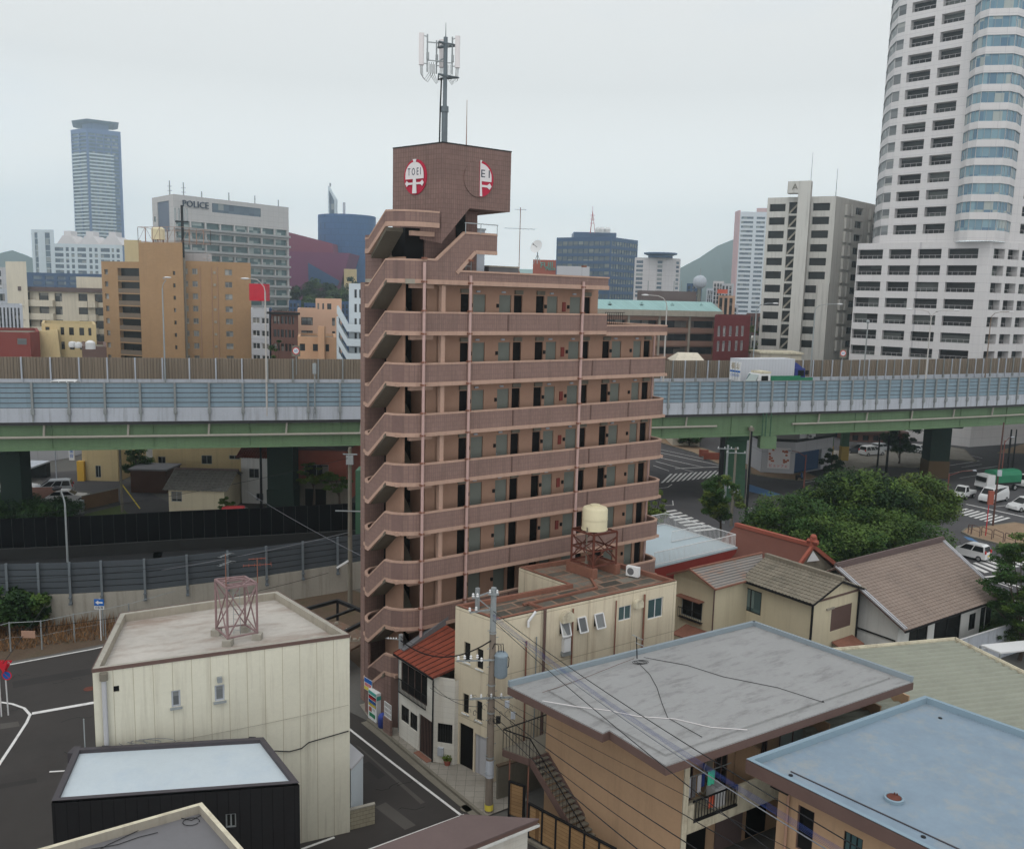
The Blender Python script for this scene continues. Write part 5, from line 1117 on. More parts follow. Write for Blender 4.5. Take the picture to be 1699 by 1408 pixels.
NB = [G(u, v, 15.5) for u, v in ((-160, 634), (0, 634.5), (160, 635), (300, 635), (450, 634.7), (600, 634.3), (850, 634), (1110, 633.5), (1250, 632.5), (1400, 630.7), (1560, 627.8), (1699, 625), (1830, 621))]
nx = np.array([p[0] for p in NB]); ny = np.array([p[1] for p in NB]); cf = np.polyfit(nx, ny, 3)
XM = float(nx[-2])
def vy(x): return float(np.polyval(cf, x)) if x < XM else float(np.polyval(cf, XM)+(x-XM)*np.polyval(np.polyder(cf), XM))
XS = [nx[0]+(nx[-1]+60-nx[0])*i/60 for i in range(61)]
NEAR = [(x, vy(x)) for x in XS]
def offl(P, w):
    n = len(P); r = []
    for i in range(n):
        d = Vector((P[min(i+1, n-1)][0]-P[max(i-1, 0)][0], P[min(i+1, n-1)][1]-P[max(i-1, 0)][1])).normalized(); r.append((P[i][0]-d.y*w, P[i][1]+d.x*w))
    return r
def strip(mb, P, o0, o1, z0, z1):
    """solid strip along P between offsets (positive = away from the viewer) and heights"""
    A_, B_ = offl(P, o0), offl(P, o1); n = len(P); vs = []
    for i in range(n): vs += [(*A_[i], z0), (*A_[i], z1), (*B_[i], z1), (*B_[i], z0)]
    fs = []
    for i in range(n-1):
        for k in range(4): l = (k+1) % 4; fs.append((i*4+k, (i+1)*4+k, (i+1)*4+l, i*4+l))
    fs += [(0, 1, 2, 3), tuple(reversed(range((n-1)*4, n*4)))]
    return mb.add(vs, fs)
DW = 19.0
V = thing('viaduct', 'long green steel viaduct carrying an expressway behind the brown block', 'viaduct', (0, 105, 0))
strip(MB(), NEAR, .35, DW-.36, 11.2, 13.3).build('deck', asphalt2, V)
strip(MB(), NEAR, .02, .35, 11.55, 12.95).build('fascia', conclight, V)
strip(MB(), NEAR, DW-.35, DW, 11.2, 14.05).build('far_parapet', conclight, V)
strip(MB(), NEAR, .9, 1.3, 8.75, 11.2).build('girder', green1, V); strip(MB(), NEAR, .55, 1.65, 8.6, 8.75).build('girder_flange', green1, V)
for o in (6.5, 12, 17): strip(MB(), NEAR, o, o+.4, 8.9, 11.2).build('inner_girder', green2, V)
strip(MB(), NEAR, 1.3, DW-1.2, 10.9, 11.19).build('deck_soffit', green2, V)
def along(P, s_):     # point at distance
    for i in range(len(P)-1):
        L = math.dist(P[i], P[i+1])
        if s_ <= L: return (P[i][0]+(P[i+1][0]-P[i][0])*s_/L, P[i][1]+(P[i+1][1]-P[i][1])*s_/L), ((P[i+1][0]-P[i][0])/L, (P[i+1][1]-P[i][1])/L)
        s_ -= L
    return P[-1], (1, 0)
LT = sum(math.dist(NEAR[i], NEAR[i+1]) for i in range(60))
def subl(s0, s1, n=16): return [along(NEAR, s0+(s1-s0)*i/n)[0] for i in range(n+1)]
sx = lambda x: sum(math.dist(NEAR[i], NEAR[i+1]) for i in range(60) if NEAR[i+1][0] <= x)
for a, b in ((0, sx(27.5)), (sx(38), LT)):
    P_ = offl(subl(a, b), .6); o = MB().tube([(*p, 9.95) for p in P_], .13, 8).build('drain_pipe', mat('pipe_grey', C(158, 152, 140), .6, .1), V, True); k = MB(); s_ = a+4
    while s_ < b: p, d = along(NEAR, s_); p = (p[0]-d[1]*.6, p[1]+d[0]*.6); k.tube([(*p, 9.95), (p[0]+.1, p[1], 11.2)], .11, 6); s_ += 7.8
    k.build('drain_spout', MATS['pipe_grey'], o)
k = MB(); s_ = 3
while s_ < LT:
    p, d = along(NEAR, s_); p = (p[0]-d[1]*.85, p[1]+d[0]*.85); k.beam((*p, 8.75), (*p, 11.2), .04, .12); s_ += 9.5
k.build('stiffener', green1, V)
T = thing('near_noise_barrier', 'pale blue slatted noise barrier along the near edge of the viaduct', 'noise barrier', (0, 105, 12.9))
k = MB()
for i in range(5): strip(k, NEAR, .08, .16, 12.97+.5*i+.04, 13.41+.5*i)
k.build('panel', bluepanel, T); strip(MB(), NEAR, .161, .19, 12.95, 15.46).build('backing', greydark, T)
s_ = 1.2; n = 0
while s_ < LT:
    p, d = along(NEAR, s_); q = (p[0]+d[1]*.06, p[1]-d[0]*.06)
    if n % 7 == 6: pass
    k = MB().beam((*q, 12.3), (*q, 15.5), .16, .2, up=(d[0], d[1], 0)); k.beam((q[0], q[1], 12.35), (q[0], q[1], 12.85), .34, .3, up=(d[0], d[1], 0)); k.beam((q[0], q[1], 11.6), (q[0], q[1], 12.35), .07, .14, up=(d[0], d[1], 0)); k.build('post', postm, T)
    s_ += 3.3 if p[0] < 14 else 2.05; n += 1
T['n_posts'] = n; del T['n_posts']
strip(MB(), NEAR, -.02, .12, 15.46, 15.52).build('top_rail', postm, T)

T = thing('far_noise_barrier', 'brown ribbed noise barrier along the far edge of the viaduct', 'noise barrier', (0, 124, 13.6))
strip(MB(), NEAR, DW-.3, DW-.12, 14.05, 16.6).build('panel', brownpanel, T); s_ = 2
k = MB()
while s_ < LT:
    p, d = along(NEAR, s_); q = (p[0]-d[1]*(DW-.42), p[1]+d[0]*(DW-.42)); MB().beam((*q, 13.7), (*q, 16.62), .14, .16, up=(d[0], d[1], 0)).beam((*q, 13.6), (*q, 14.0), .3, .3, up=(d[0], d[1], 0)).build('post', conclight if int(s_) % 3 else postm, T); s_ += 3.1 if p[0] < 14 else 1.95
s_ = .5
while s_ < LT:
    p, d = along(NEAR, s_); q = (p[0]-d[1]*(DW-.34), p[1]+d[0]*(DW-.34)); k.beam((*q, 14.08), (*q, 16.57), .07, .06, up=(d[0], d[1], 0)); s_ += .61
o = k.build('rib', mat('rib_tan', C(128, 114, 98), .8), T); o['kind'] = 'stuff'
def pier(label, x, w_, m, base=0.0, off=9, arm=True, m2=None, yaw=0):
    y = vy(x)+off; T = thing('viaduct_pier', label, 'pier', (x, y, base)); MB().box(x-w_/2, x+w_/2, y-w_*.45, y+w_*.45, base, 8.9).build('column', m, T)
    MB().box(x-w_/2-.08, x+w_/2+.08, y-w_*.45-.08, y+w_*.45+.08, base, 2.6).build('base_casing', m2 or m, T)
    if arm: MB().hexa([(x-w_/2-.05, y-off*.5, 7.9), (x+w_/2+.05, y-off*.5, 7.9), (x+w_/2+.05, y+7, 7.9), (x-w_/2-.05, y+7, 7.9)], [(x-w_/2-.05, y-off*.62, 8.58), (x+w_/2+.05, y-off*.62, 8.58), (x+w_/2+.05, y+8.4, 8.58), (x-w_/2-.05, y+8.4, 8.58)]).build('crossbeam', m, T)
    return T
def xat(u, off, v=800):
    x = 0
    for _ in range(40): y = vy(x)+off; x = Yd(u, v, y)[0]
    return x
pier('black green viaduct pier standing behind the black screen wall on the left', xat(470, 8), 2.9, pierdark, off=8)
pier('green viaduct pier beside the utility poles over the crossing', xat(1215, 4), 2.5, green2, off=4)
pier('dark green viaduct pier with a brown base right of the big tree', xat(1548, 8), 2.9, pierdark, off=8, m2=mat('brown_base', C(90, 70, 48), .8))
x = xat(1390, 24); 
T = thing('twin_pier', 'pair of slim green piers with yellow lower casings by the shop corner', 'pier', (x, vy(x)+24, 0)); y = vy(x)+24
for a in (-1.9, 0.6): MB().box(x+a-.55, x+a+.55, y-.5, y+.5, 2.4, 11).build('column', green1 if a < 0 else green2, T); MB().box(x+a-.6, x+a+.6, y-.56, y+.56, 0, 2.4).build('yellow_casing', mat('yellow_casing', C(170, 142, 70), .7), T)
x = xat(1240, 2); T = thing('hanging_bracket', 'green steel box bracket hanging under the viaduct at the shop', 'bracket', (xat(1268, .6), vy(xat(1268, .6))+.6, 7.3))
x = xat(1268, .6); y = vy(x)+.5; MB().box(x-1.0, x+1.0, y-.5, y+.8, 7.0, 8.6).build('box_body', green1, T)
k = MB()
for dx in (-.9, -.5, .1): k.beam((x+dx, y-.62, 8.6), (x+dx, y-.62, 11.5), .12)
k.build('pipe', green2, T)
x = xat(8, 4); pier('dark viaduct pier at the far left edge of the picture', x, 2.2, pierdark, off=6)
x = xat(1241, .3); T = thing('drain_downpipe', 'pale drain pipe running down the green pier beside the utility poles', 'pipe', (x, vy(x)+.3, 0)); y = vy(x)+.4
MB().tube([(x, y, 0), (x, y, 9.9)], .14, 8).build('pipe', MATS['pipe_grey'], T, True); MB().box(x-.3, x+.3, y-.3, y+.3, 9.3, 9.7).build('collector', concd, T)
x = xat(1195, 1.5); tag(MB().beam((x, vy(x)+1.5, 0), (x, vy(x)+1.5, 8.6), .5).build('black_post', blackm), 'thick black post beside the green pier under the viaduct', 'post')
def lamp(label, x, off, z0, ztop, arms, m=steel, group='street lamps on the viaduct', reach=2.4, head=white, yo=None):
    y = vy(x)+off if yo is None else yo; T = thing('street_lamp', label, 'street lamp', (x, y, z0), 0, group)
    MB().tube([(x, y, z0), (x, y, ztop-1.2)], [.11, .075], 8).build('pole', m, T, True)
    for s_ in arms:
        pts = [(x, y, ztop-1.2), (x+s_*.12, y, ztop-.7), (x+s_*.5, y-.1, ztop-.25), (x+s_*reach*.5, y-.2, ztop-.02), (x+s_*reach, y-.3, ztop+.05)]
        o = MB().tube(pts, .05, 6).build('arm', m, T, True); q = pts[-1]; ax = q[0]+s_*.3
        MB().lathe((0, 0, 0), [(.0, -.12), (.12, -.1), (.2, 0), (.14, .09), (0, .12)], 10) .build
        mb = MB(); n = 10
        for i, (r, t) in enumerate(((.04, 0), (.17, .2), (.2, .5), (.15, .8), (.02, 1))):
            for k in range(n): a = 2*math.pi*k/n; mb.v.append((q[0]+s_*t*.9, q[1]+r*math.cos(a), q[2]+.0+r*.55*math.sin(a)))
        for i in range(4):
            for k in range(n): l = (k+1) % n; mb.f.append((i*n+k, i*n+l, (i+1)*n+l, (i+1)*n+k))
        mb.build('lamp_head', head, T, True)
    return T
def zat(u, v, y): return Yd(u, v, y)[2]
for u, vt_, off, arms, lb, m_, z0, rc in (
    (272, 461, DW-.2, (1, ), 'tall street lamp before the orange tiled tower, second lamp from the left', steel, 13, .35),
    (441, 464, .1, (-1, ), 'street lamp with a white head curving left beside the red box sign', mat('lamp_beige', C(170, 165, 160), .5), 12, 1.5),
    (1104, 491, .3, (-1, ), 'street lamp curving left just right of the brown block', MATS['lamp_beige'], 12, 2.2),
    (1252, 503, DW, (1, ), 'street lamp curving right at the left edge of the grey apartment tower', steel, 13, 2.2),
    (1349, 504, DW, (1, ), 'street lamp curving right in front of the grey apartment tower side', steel, 13, 3.1),
    (1542, 514, .2, (-1, 1), 'two armed street lamp before the white tower', MATS['lamp_beige'], 12, 2.7),
    (1641, 517, DW, (1, ), 'street lamp curving right near the right picture edge', mat('lamp_brown', C(120, 100, 85), .5), 13, 2.7)):
    x = xat(u, off, 560); y = vy(x)+off; lamp(lb, x, off, z0, zat(u, vt_, y), arms, m_, reach=rc)
x = xat(1438, DW-.2, 560); y = vy(x)+DW-.2; T = thing('camera_pole', 'short pole with a round camera head between the two white apartment towers', 'pole', (x, y, 13)); zz = zat(1440, 535, y)
MB().tube([(x, y, 13), (x, y, zz)], .1, 8).build('pole', postm, T, True); MB().lathe((x, y, zz-.1), [(.1, 0), (.26, .15), (.26, .35), (.1, .5)], 12).build('head', steel, T, True)
x = xat(523, .1, 620); T = thing('signal_pole', 'thin pole with small signal boxes fixed outside the blue barrier', 'pole', (x, vy(x)-.1, 12)); y = vy(x)-.15
MB().tube([(x, y, 12.2), (x, y, zat(523, 602, y))], .07, 6).build('pole', postm, T); MB().box(x-.18, x+.18, y-.2, y+.1, zat(523, 620, y), zat(523, 603, y)).build('signal_box', steel, T); k = MB()
for i in range(7): k.box(x-.2, x+.2, y-.12, y-.08, 11.7+.2*i, 11.74+.2*i)
k.box(x-.22, x-.18, y-.14, y-.06, 11.6, 13).box(x+.18, x+.22, y-.14, y-.06, 11.6, 13).build('ladder', steel, T)
def round_sign(label, x, y, z, r, m1=white, m2=signred, rot=0.0):
    T = thing('speed_sign', label, 'traffic sign', (x, y, z-3)); MB().tube([(x, y+.06, z-3), (x, y+.06, z)], .05, 6).build('pole', steel, T)
    k = MB(); n = 24
    def dsc(rr, yy): return MB().add([(x+rr*math.cos(2*math.pi*i/n), yy, z+rr*math.sin(2*math.pi*i/n)) for i in range(n)], [tuple(range(n))])
    MB().box(x-r*1.15, x+r*1.15, y, y+.04, z-r*1.5, z+r*1.4).build('back_panel', concd, T)
    dsc(r, y-.004).build('red_ring', m2, T); dsc(r*.78, y-.010).build('white_face', m1, T); text_part(T, '60', r*.95, (x, y-.02, z), (1, 0, 0), (0, 0, 1), signblue, .004)
for u, v, lb in ((1399, 586, 'round speed limit sign on the viaduct before the white tower block'), (491, 582, 'round speed limit sign behind the viaduct barrier left of the brown block')):
    x = xat(u, DW+.2, v); y = vy(x)+DW+.2; round_sign(lb, x, y, zat(u, v, y), .46)
def wheel(T, x, y, z, r=.32, w_=.2, side=1):
    k = MB(); n = 16
    for yy in (y-w_/2, y+w_/2): k.v += [(x+r*math.cos(2*math.pi*i/n), yy, z+r*math.sin(2*math.pi*i/n)) for i in range(n)]
    for i in range(n): j = (i+1) % n; k.f.append((i, j, n+j, n+i))
    k.f += [tuple(reversed(range(n))), tuple(range(n, 2*n))]
    o = k.build('wheel', rubber, T, True); h = MB(); yy = y+side*(w_/2+.01)
    pts = [(x+r*.6*math.cos(2*math.pi*i/12), yy, z+r*.6*math.sin(2*math.pi*i/12)) for i in range(12)]; h.add(pts, [tuple(range(12))]).build('rim', hub, o)
def place(T, loc, yaw):
    T.location = loc; T.rotation_euler = (0, 0, yaw)
def car(label, loc, yaw, m, kind='hatch', group=None, sc_=1.0, cat='car', name='car'):
    """built along +x (front) at the origin, then set in place"""
    T = thing(name, label, cat, (0, 0, 0), 0, group)
    P_ = {'hatch': (3.4, 1.48, [(0, .28), (.02, .75), (.1, .98), (2.45, .98), (3.15, .84), (3.38, .62), (3.4, .28)], [(.06, .95), (.22, 1.5), (.5, 1.62), (1.75, 1.62), (2.1, 1.5), (2.75, .93)]),
          'sedan': (4.5, 1.7, [(0, .3), (.02, .7), (.15, .92), (3.1, .92), (4.2, .78), (4.45, .55), (4.5, .3)], [(.35, .9), (.9, 1.38), (1.4, 1.44), (2.4, 1.42), (3.3, .88)]),
          'wagon': (4.5, 1.7, [(0, .3), (.02, .8), (.1, 1.0), (3.2, 1.0), (4.2, .86), (4.45, .6), (4.5, .3)], [(.08, .95), (.3, 1.6), (.8, 1.7), (2.5, 1.68), (3.6, .95)]),
          'van': (4.7, 1.7, [(0, .35), (.0, 1.2), (.04, 1.3), (4.2, 1.2), (4.6, 1.0), (4.7, .7), (4.7, .35)], [(.03, 1.25), (.12, 1.95), (.4, 2.0), (3.5, 2.0), (3.8, 1.92), (4.3, 1.15)]),
          'cab': (3.4, 1.5, [(1.95, .45), (1.95, 1.0), (2.0, 1.05), (3.1, 1.05), (3.35, .9), (3.4, .45)], [(2.0, 1.0), (2.02, 1.75), (2.15, 1.8), (2.8, 1.8), (3.25, 1.02)])}[kind]
    L, W_, bp_, cp_ = P_; h = W_/2
    def loft(prof, ins, zlo=0):
        k = MB(); n = len(prof); cs = [(-h+ins[0], 0), (-h, 1), (h, 1), (h-ins[0], 0)]
        zm = max(z for x, z in prof); zl = min(z for x, z in prof)
        def yy(z, s_): return s_*(h-ins[0]-(ins[1]*(z-zl)/(zm-zl+1e-6)))
        for x, z in prof: k.v += [(x-L/2, yy(z, -1), z), (x-L/2, yy(z, 1), z)]
        for i in range(n-1): k.f.append((2*i, 2*i+1, 2*i+3, 2*i+2))
        k.f.append((0, 2*(n-1), 2*(n-1)+1, 1)); k.f.append(tuple(2*i for i in range(n))); k.f.append(tuple(reversed([2*i+1 for i in range(n)])))
        return k, yy
    k, _ = loft(bp_, (0, .05)); k.build('body', m, T, False)
    k, yy = loft(cp_, (.03, .16)); k.build('cabin', m, T)
    zt_ = max(z for x, z in cp_); zb_ = min(z for x, z in cp_)+.06
    def edge(z):    # cabin x range at height z
        xs = []
        for (x0, z0), (x1, z1) in zip(cp_, cp_[1:]):
            if (z0-z)*(z1-z) <= 0 and abs(z1-z0) > 1e-6: xs.append(x0+(x1-x0)*(z-z0)/(z1-z0))
        return min(xs), max(xs)
    zu = zt_-.12; a0, a1 = edge(zb_+.0); b0, b1 = edge(zu)
    nP = 3 if kind in ('van', 'wagon') else (1 if kind == 'cab' else 2)
    for s_ in (-1, 1):
        for i in range(nP):
            t0, t1 = i/nP, (i+1)/nP; g = .05
            q = []
            for t, gg in ((t0, g), (t1, -g)):
                xl = a0+.1+(a1-a0-.2)*t+gg; xu = b0+.05+(b1-b0-.1)*t+gg; q.append((xl, xu))
            e = .012
            V4 = [(q[0][0]-L/2, yy(zb_, s_)+s_*e, zb_), (q[1][0]-L/2, yy(zb_, s_)+s_*e, zb_), (q[1][1]-L/2, yy(zu, s_)+s_*e, zu), (q[0][1]-L/2, yy(zu, s_)+s_*e, zu)]
            MB().add(V4, [(0, 1, 2, 3)]).build('side_window', g_void, T)
    for front in (0, 1):
        xa, xb = (a0, b0) if not front else (a1, b1); d = -.02 if not front else .02
        V4 = [(xa-L/2+d+(.0), yy(zb_, -1)*.9, zb_), (xa-L/2+d, yy(zb_, 1)*.9, zb_), (xb-L/2+d, yy(zu, 1)*.88, zu), (xb-L/2+d, yy(zu, -1)*.88, zu)]
        MB().add(V4, [(0, 1, 2, 3)]).build('windscreen' if front else 'rear_window', g_void, T)
    r = .28 if kind == 'hatch' else .31
    for x in ((.62, L-.65) if kind != 'cab' else (.6, L-.55)):
        for s_ in (-1, 1): wheel(T, x-L/2, s_*(h-.09), r, r, .2, s_)
    for s_ in (-1, 1):
        MB().box(L/2-.06, L/2+.012, s_*(h-.3)-.14, s_*(h-.3)+.14, .58, .74).build('headlight', whl, T)
        z0, z1 = (.85, 1.15) if kind != 'sedan' else (.68, .85)
        if kind != 'cab': MB().box(-L/2-.012, -L/2+.1, s_*(h-.16)-.1, s_*(h-.16)+.1, z0, z1).build('tail_light', redl, T)
    MB().box(-L/2-.014, -L/2, -.17, .17, .5, .66).build('number_plate', yel if kind == 'hatch' else white, T); MB().box(L/2, L/2+.014, -.17, .17, .42, .56).build('number_plate', yel if kind in ('hatch', 'cab') else white, T)
    if kind == 'cab':
        MB().box(-L/2, 1.93-L/2, -h, h, .62, .7).build('bed', m, T); k = MB()
        for s_ in (-1, 1): k.box(-L/2, 1.93-L/2, s_*h-.02, s_*h+.02, .7, 1.0)
        k.box(-L/2, -L/2+.03, -h+.03, h-.03, .7, 1.0); k.build('bed_side', m, T)
    T.scale = (sc_, sc_, sc_); place(T, loc, yaw); return T
def pt_on(u, off, v=600): x = xat(u, off, v); return x, vy(x)+off, math.atan((vy(x+1)-vy(x-1))/2)
x, y, yw = pt_on(1274, 11.5, 620)
T = thing('box_lorry', 'long white box lorry with a blue cab on the viaduct', 'lorry', (0, 0, 0))
LL = 11.0
MB().box(-LL/2, LL/2-2.0, -1.22, 1.22, 1.15, 4.2).build('cargo_box', greyt, T)
MB().box(-LL/2, LL/2-1.9, -.5, .5, .7, 1.14).build('chassis', blackm, T)
MB().hexa([(LL/2-1.9, -1.2, .5), (LL/2+.1, -1.2, .5), (LL/2+.1, 1.2, .5), (LL/2-1.9, 1.2, .5)], [(LL/2-1.9, -1.2, 2.9), (LL/2-.1, -1.15, 2.9), (LL/2-.1, 1.15, 2.9), (LL/2-1.9, 1.2, 2.9)]).build('cab', bluetruck, T)
MB().hexa([(LL/2-1.9, -1.0, 2.91), (LL/2-.3, -1.0, 2.91), (LL/2-.3, 1.0, 2.91), (LL/2-1.9, 1.0, 2.91)], [(LL/2-1.9, -.9, 3.7), (LL/2-1.5, -.8, 3.7), (LL/2-1.5, .8, 3.7), (LL/2-1.9, .9, 3.7)]).build('wind_deflector', bluetruck, T)
for s_ in (-1, 1): MB().box(LL/2-1.3, LL/2-.3, s_*1.21-.012, s_*1.21+.012, 1.8, 2.6).build('side_window', g_void, T); MB().box(LL/2-.15, LL/2+.25, s_*1.45-.1, s_*1.45+.1, 2.0, 2.6).build('mirror', blackm, T)
MB().box(LL/2-.02, LL/2+.03, -1.05, 1.05, 1.75, 2.7).build('windscreen', g_void, T)
for wx in (-4.2, -3.2, 2.6, 4.5):
    for s_ in (-1, 1): wheel(T, wx, s_*1.05, .48, .48, .28, s_)
dr_ = MB().box(-LL/2-.03, -LL/2-.002, -1.18, 1.18, 1.25, 3.8).build('rear_door', white, T); MB().box(-LL/2-.045, -LL/2-.032, -1.1, 1.1, 2.35, 2.6).build('door_stripe', signblue, dr_)
for i, (t_, z) in enumerate((('福山', 3.15), ('EXPRESS', 1.95))):
    text_part(dr_, t_, (.9, .5)[i], (-LL/2-.04, 0, z), (0, -1, 0), (0, 0, 1), (mat('gold_letters', C(150, 125, 70)), signblue)[i], .01)
for y_ in (-.55, -.1, .1, .55): MB().box(-LL/2-.06, -LL/2-.031, y_-.02, y_+.02, 1.3, 3.75).build('lock_bar', steel, dr_)
place(T, (x, y, 13.3), yw+.06)
x, y, yw = pt_on(1290, 5.0, 632)
T = thing('flatbed_truck', 'white cabbed flatbed truck with green load bed on the viaduct', 'truck', (0, 0, 0)); T.scale = (1.25, 1.25, 1.25)
MB().box(-3.6, 1.5, -1.0, 1.0, .8, 1.0).build('bed', greenm, T)
for s_ in (-1, 1): MB().box(-3.6, 1.5, s_*1.0-.03, s_*1.0+.03, 1.0, 1.8).build('bed_side', greenm, T)
MB().hexa([(1.6, -1.0, .5), (3.4, -1.0, .5), (3.4, 1.0, .5), (1.6, 1.0, .5)], [(1.6, -.95, 2.2), (2.9, -.95, 2.2), (2.9, .95, 2.2), (1.6, .95, 2.2)]).build('cab', carw, T); MB().box(1.5, 2.7, -.9, .9, 2.22, 2.42).build('roof_rack', creamgut, T)
MB().hexa([(3.32, -.85, 1.3), (3.36, -.85, 1.3), (3.36, .85, 1.3), (3.32, .85, 1.3)], [(2.9, -.82, 2.1), (2.98, -.82, 2.1), (2.98, .82, 2.1), (2.9, .82, 2.1)]).build('windscreen', g_green, T)
for s_ in (-1, 1): MB().box(1.9, 2.7, s_*.985-.012, s_*.985+.012, 1.35, 2.0).build('side_window', g_void, T)
for wx in (-2.3, 2.5):
    for s_ in (-1, 1): wheel(T, wx, s_*.9, .4, .4, .25, s_)
place(T, (x, y, 13.3), math.pi+yw)
x, y, yw = pt_on(120, 8, 640); car('white car almost hidden behind the blue barrier at the far left of the viaduct', (x, y, 13.3), yw, carw, 'wagon')
RB = [Vector(G(u, v, 0)[:2]) for u, v in ((-60, 1048), (0, 1040), (120, 1036), (250, 1028), (420, 1006), (575, 980), (640, 968))]
RB = [tuple(p) for p in RB]
def dens(P, n=6): return [tuple(Vector(P[i]).lerp(Vector(P[i+1]), t/n)) for i in range(len(P)-1) for t in range(n)]+[P[-1]]
RBd = dens(RB)
T = thing('ramp_barrier', 'dark grey slatted noise barrier on a concrete base along the ramp road', 'noise barrier', (*RB[3], 0))
strip(MB(), RBd, 0, .5, 0, 2.35).build('base_wall', conc, T); k = MB()
for i in range(5): strip(k, RBd, .12, .2, 2.38+.48*i, 2.36+.48*i+.44)
k.build('panel', greypanel, T); strip(MB(), RBd, .201, .24, 2.355, 4.75).build('backing', blackm, T)
LR = sum(math.dist(RBd[i], RBd[i+1]) for i in range(len(RBd)-1)); s_ = .8
while s_ < LR:
    p, d = along(RBd, s_); q = (p[0]+d[1]*.06, p[1]-d[0]*.06); MB().beam((*q, 1.7), (*q, 4.85), .14, .16, up=(d[0], d[1], 0)).beam((*q, 1.6), (*q, 1.75), .4, .22, up=(d[0], d[1], 0)).beam((*q, 2.1), (*q, 2.2), .4, .2, up=(d[0], d[1], 0)).build('post', mat('post_slate', C(98, 106, 112), .6), T); s_ += 2.15 if s_ < 9 else 3.0
strip(MB(), RBd, .8, 15.2, 1.55, 1.65).build
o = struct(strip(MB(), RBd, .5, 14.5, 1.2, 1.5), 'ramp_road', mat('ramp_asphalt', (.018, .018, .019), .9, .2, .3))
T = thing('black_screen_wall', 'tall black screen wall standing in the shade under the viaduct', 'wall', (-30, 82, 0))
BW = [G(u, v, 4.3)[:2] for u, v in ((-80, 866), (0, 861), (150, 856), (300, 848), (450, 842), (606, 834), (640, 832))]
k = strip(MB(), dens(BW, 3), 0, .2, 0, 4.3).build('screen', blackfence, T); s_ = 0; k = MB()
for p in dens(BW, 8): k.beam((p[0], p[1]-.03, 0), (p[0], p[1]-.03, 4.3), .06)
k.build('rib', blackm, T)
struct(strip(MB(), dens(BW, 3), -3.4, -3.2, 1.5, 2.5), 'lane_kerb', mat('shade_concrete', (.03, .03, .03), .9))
T = thing('wire_fence', 'thin grey wire mesh fence posts along the weedy verge', 'fence', G(70, 1062, 0)); FPt = [G(u, v, 0) for u, v in ((-10, 1088), (18, 1080), (70, 1077), (124, 1065), (172, 1056), (215, 1046), (300, 1020))]; k = MB()
for a, b in zip(FPt, FPt[1:]): k.tube([(*a[:2], 2.05), (*b[:2], 2.05)], .02, 4); k.tube([(*a[:2], 1.0), (*b[:2], 1.0)], .008, 3)
k.build('rail', steel, T)
for p in FPt: MB().tube([(*p[:2], 0), (*p[:2], 2.1)], .05, 6).build('post', steel, T)
k = MB(); rnd = random.Random(5)
for _ in range(2600):
    u = rnd.uniform(-10, 300); v0 = 1072-(u*.13)+rnd.uniform(-34, 10); p = G(u, v0, 0); h = rnd.uniform(.25, .9)*(1.2 if v0 < 1050 else .6); a = rnd.uniform(0, 6.28); w_ = .04
    k.add([(p[0]-w_*math.cos(a), p[1]-w_*math.sin(a), 0), (p[0]+w_*math.cos(a), p[1]+w_*math.sin(a), 0), (p[0]+rnd.uniform(-.3, .3), p[1]+rnd.uniform(-.3, .3), h)], [(0, 1, 2)])
o = struct(k, 'tall_grass', mat('dry_grass', C(128, 92, 58), .9, .3, 2), kind='stuff'); tag(o, 'dry orange brown grass growing along the wire fence', 'grass')
p = G(168, 1062, 0); T = thing('one_way_sign', 'blue one way arrow sign on a white post before the ramp barrier', 'traffic sign', p); y = p[1]; x = p[0]
MB().tube([(x, y, 0), (x, y, zat(168, 993, y))], .04, 6).build('post', white, T); z1 = zat(165, 993, y); z0 = zat(165, 1004, y); x0 = Yd(157, 998, y)[0]; x1 = Yd(173, 998, y)[0]
MB().box(x0, x1, y-.08, y-.05, z0, z1).build('blue_plate', signblue, T); MB().box(x0, x1, y-.075, y-.05, z0-.26, z0-.02).build('lower_plate', white, T)
zc = (z0+z1)/2; k = MB(); k.add([(x0+.08, y-.09, zc), (x0+.3, y-.09, zc-.16), (x0+.3, y-.09, zc-.06), (x1-.08, y-.09, zc-.06), (x1-.08, y-.09, zc+.06), (x0+.3, y-.09, zc+.06), (x0+.3, y-.09, zc+.16)], [(0, 1, 2, 3, 4, 5, 6)]); k.build('arrow', white, T)
text_part(T, '自転車', .2, ((x0+x1)/2, y-.085, z0-.14), (1, 0, 0), (0, 0, 1), navy, .004)
MB().tube([(x+.25, y+.2, 0), (x+.25, y+.2, 1.9)], .03, 5).build('post', steel, T)
p = G(14, 1186, 0); T = thing('stop_sign', 'red stop triangle above a blue no parking disc at the left edge', 'traffic sign', p, .25); x, y = p[0], p[1]
MB().tube([(x, y, 0), (x-.04, y, 3.0)], .038, 6).build('post', white, T); k = MB(); zc = zat(10, 1101, y); xx = Yd(10, 1100, y)[0]
k.add([(xx-.42, y-.06, zc+.26), (xx, y-.06, zc-.44), (xx+.42, y-.06, zc+.26)], [(0, 1, 2)]); k.build('triangle', signred, T); text_part(T, '止まれ', .21, (xx, y-.07, zc+.1), (1, 0, 0), (0, 0, 1), white, .004)
zc = zat(12, 1119, y); xx = Yd(12, 1119, y)[0]; n = 24
def dsc(rr, yy): return MB().add([(xx+rr*math.cos(2*math.pi*i/n), yy, zc+rr*math.sin(2*math.pi*i/n)) for i in range(n)], [tuple(range(n))])
dsc(.3, y-.06).build('red_ring', signred, T); dsc(.23, y-.065).build('blue_face', signblue, T); MB().beam((xx-.17, y-.075, zc+.17), (xx+.17, y-.075, zc-.17), .05, .01).build('slash', signred, T)
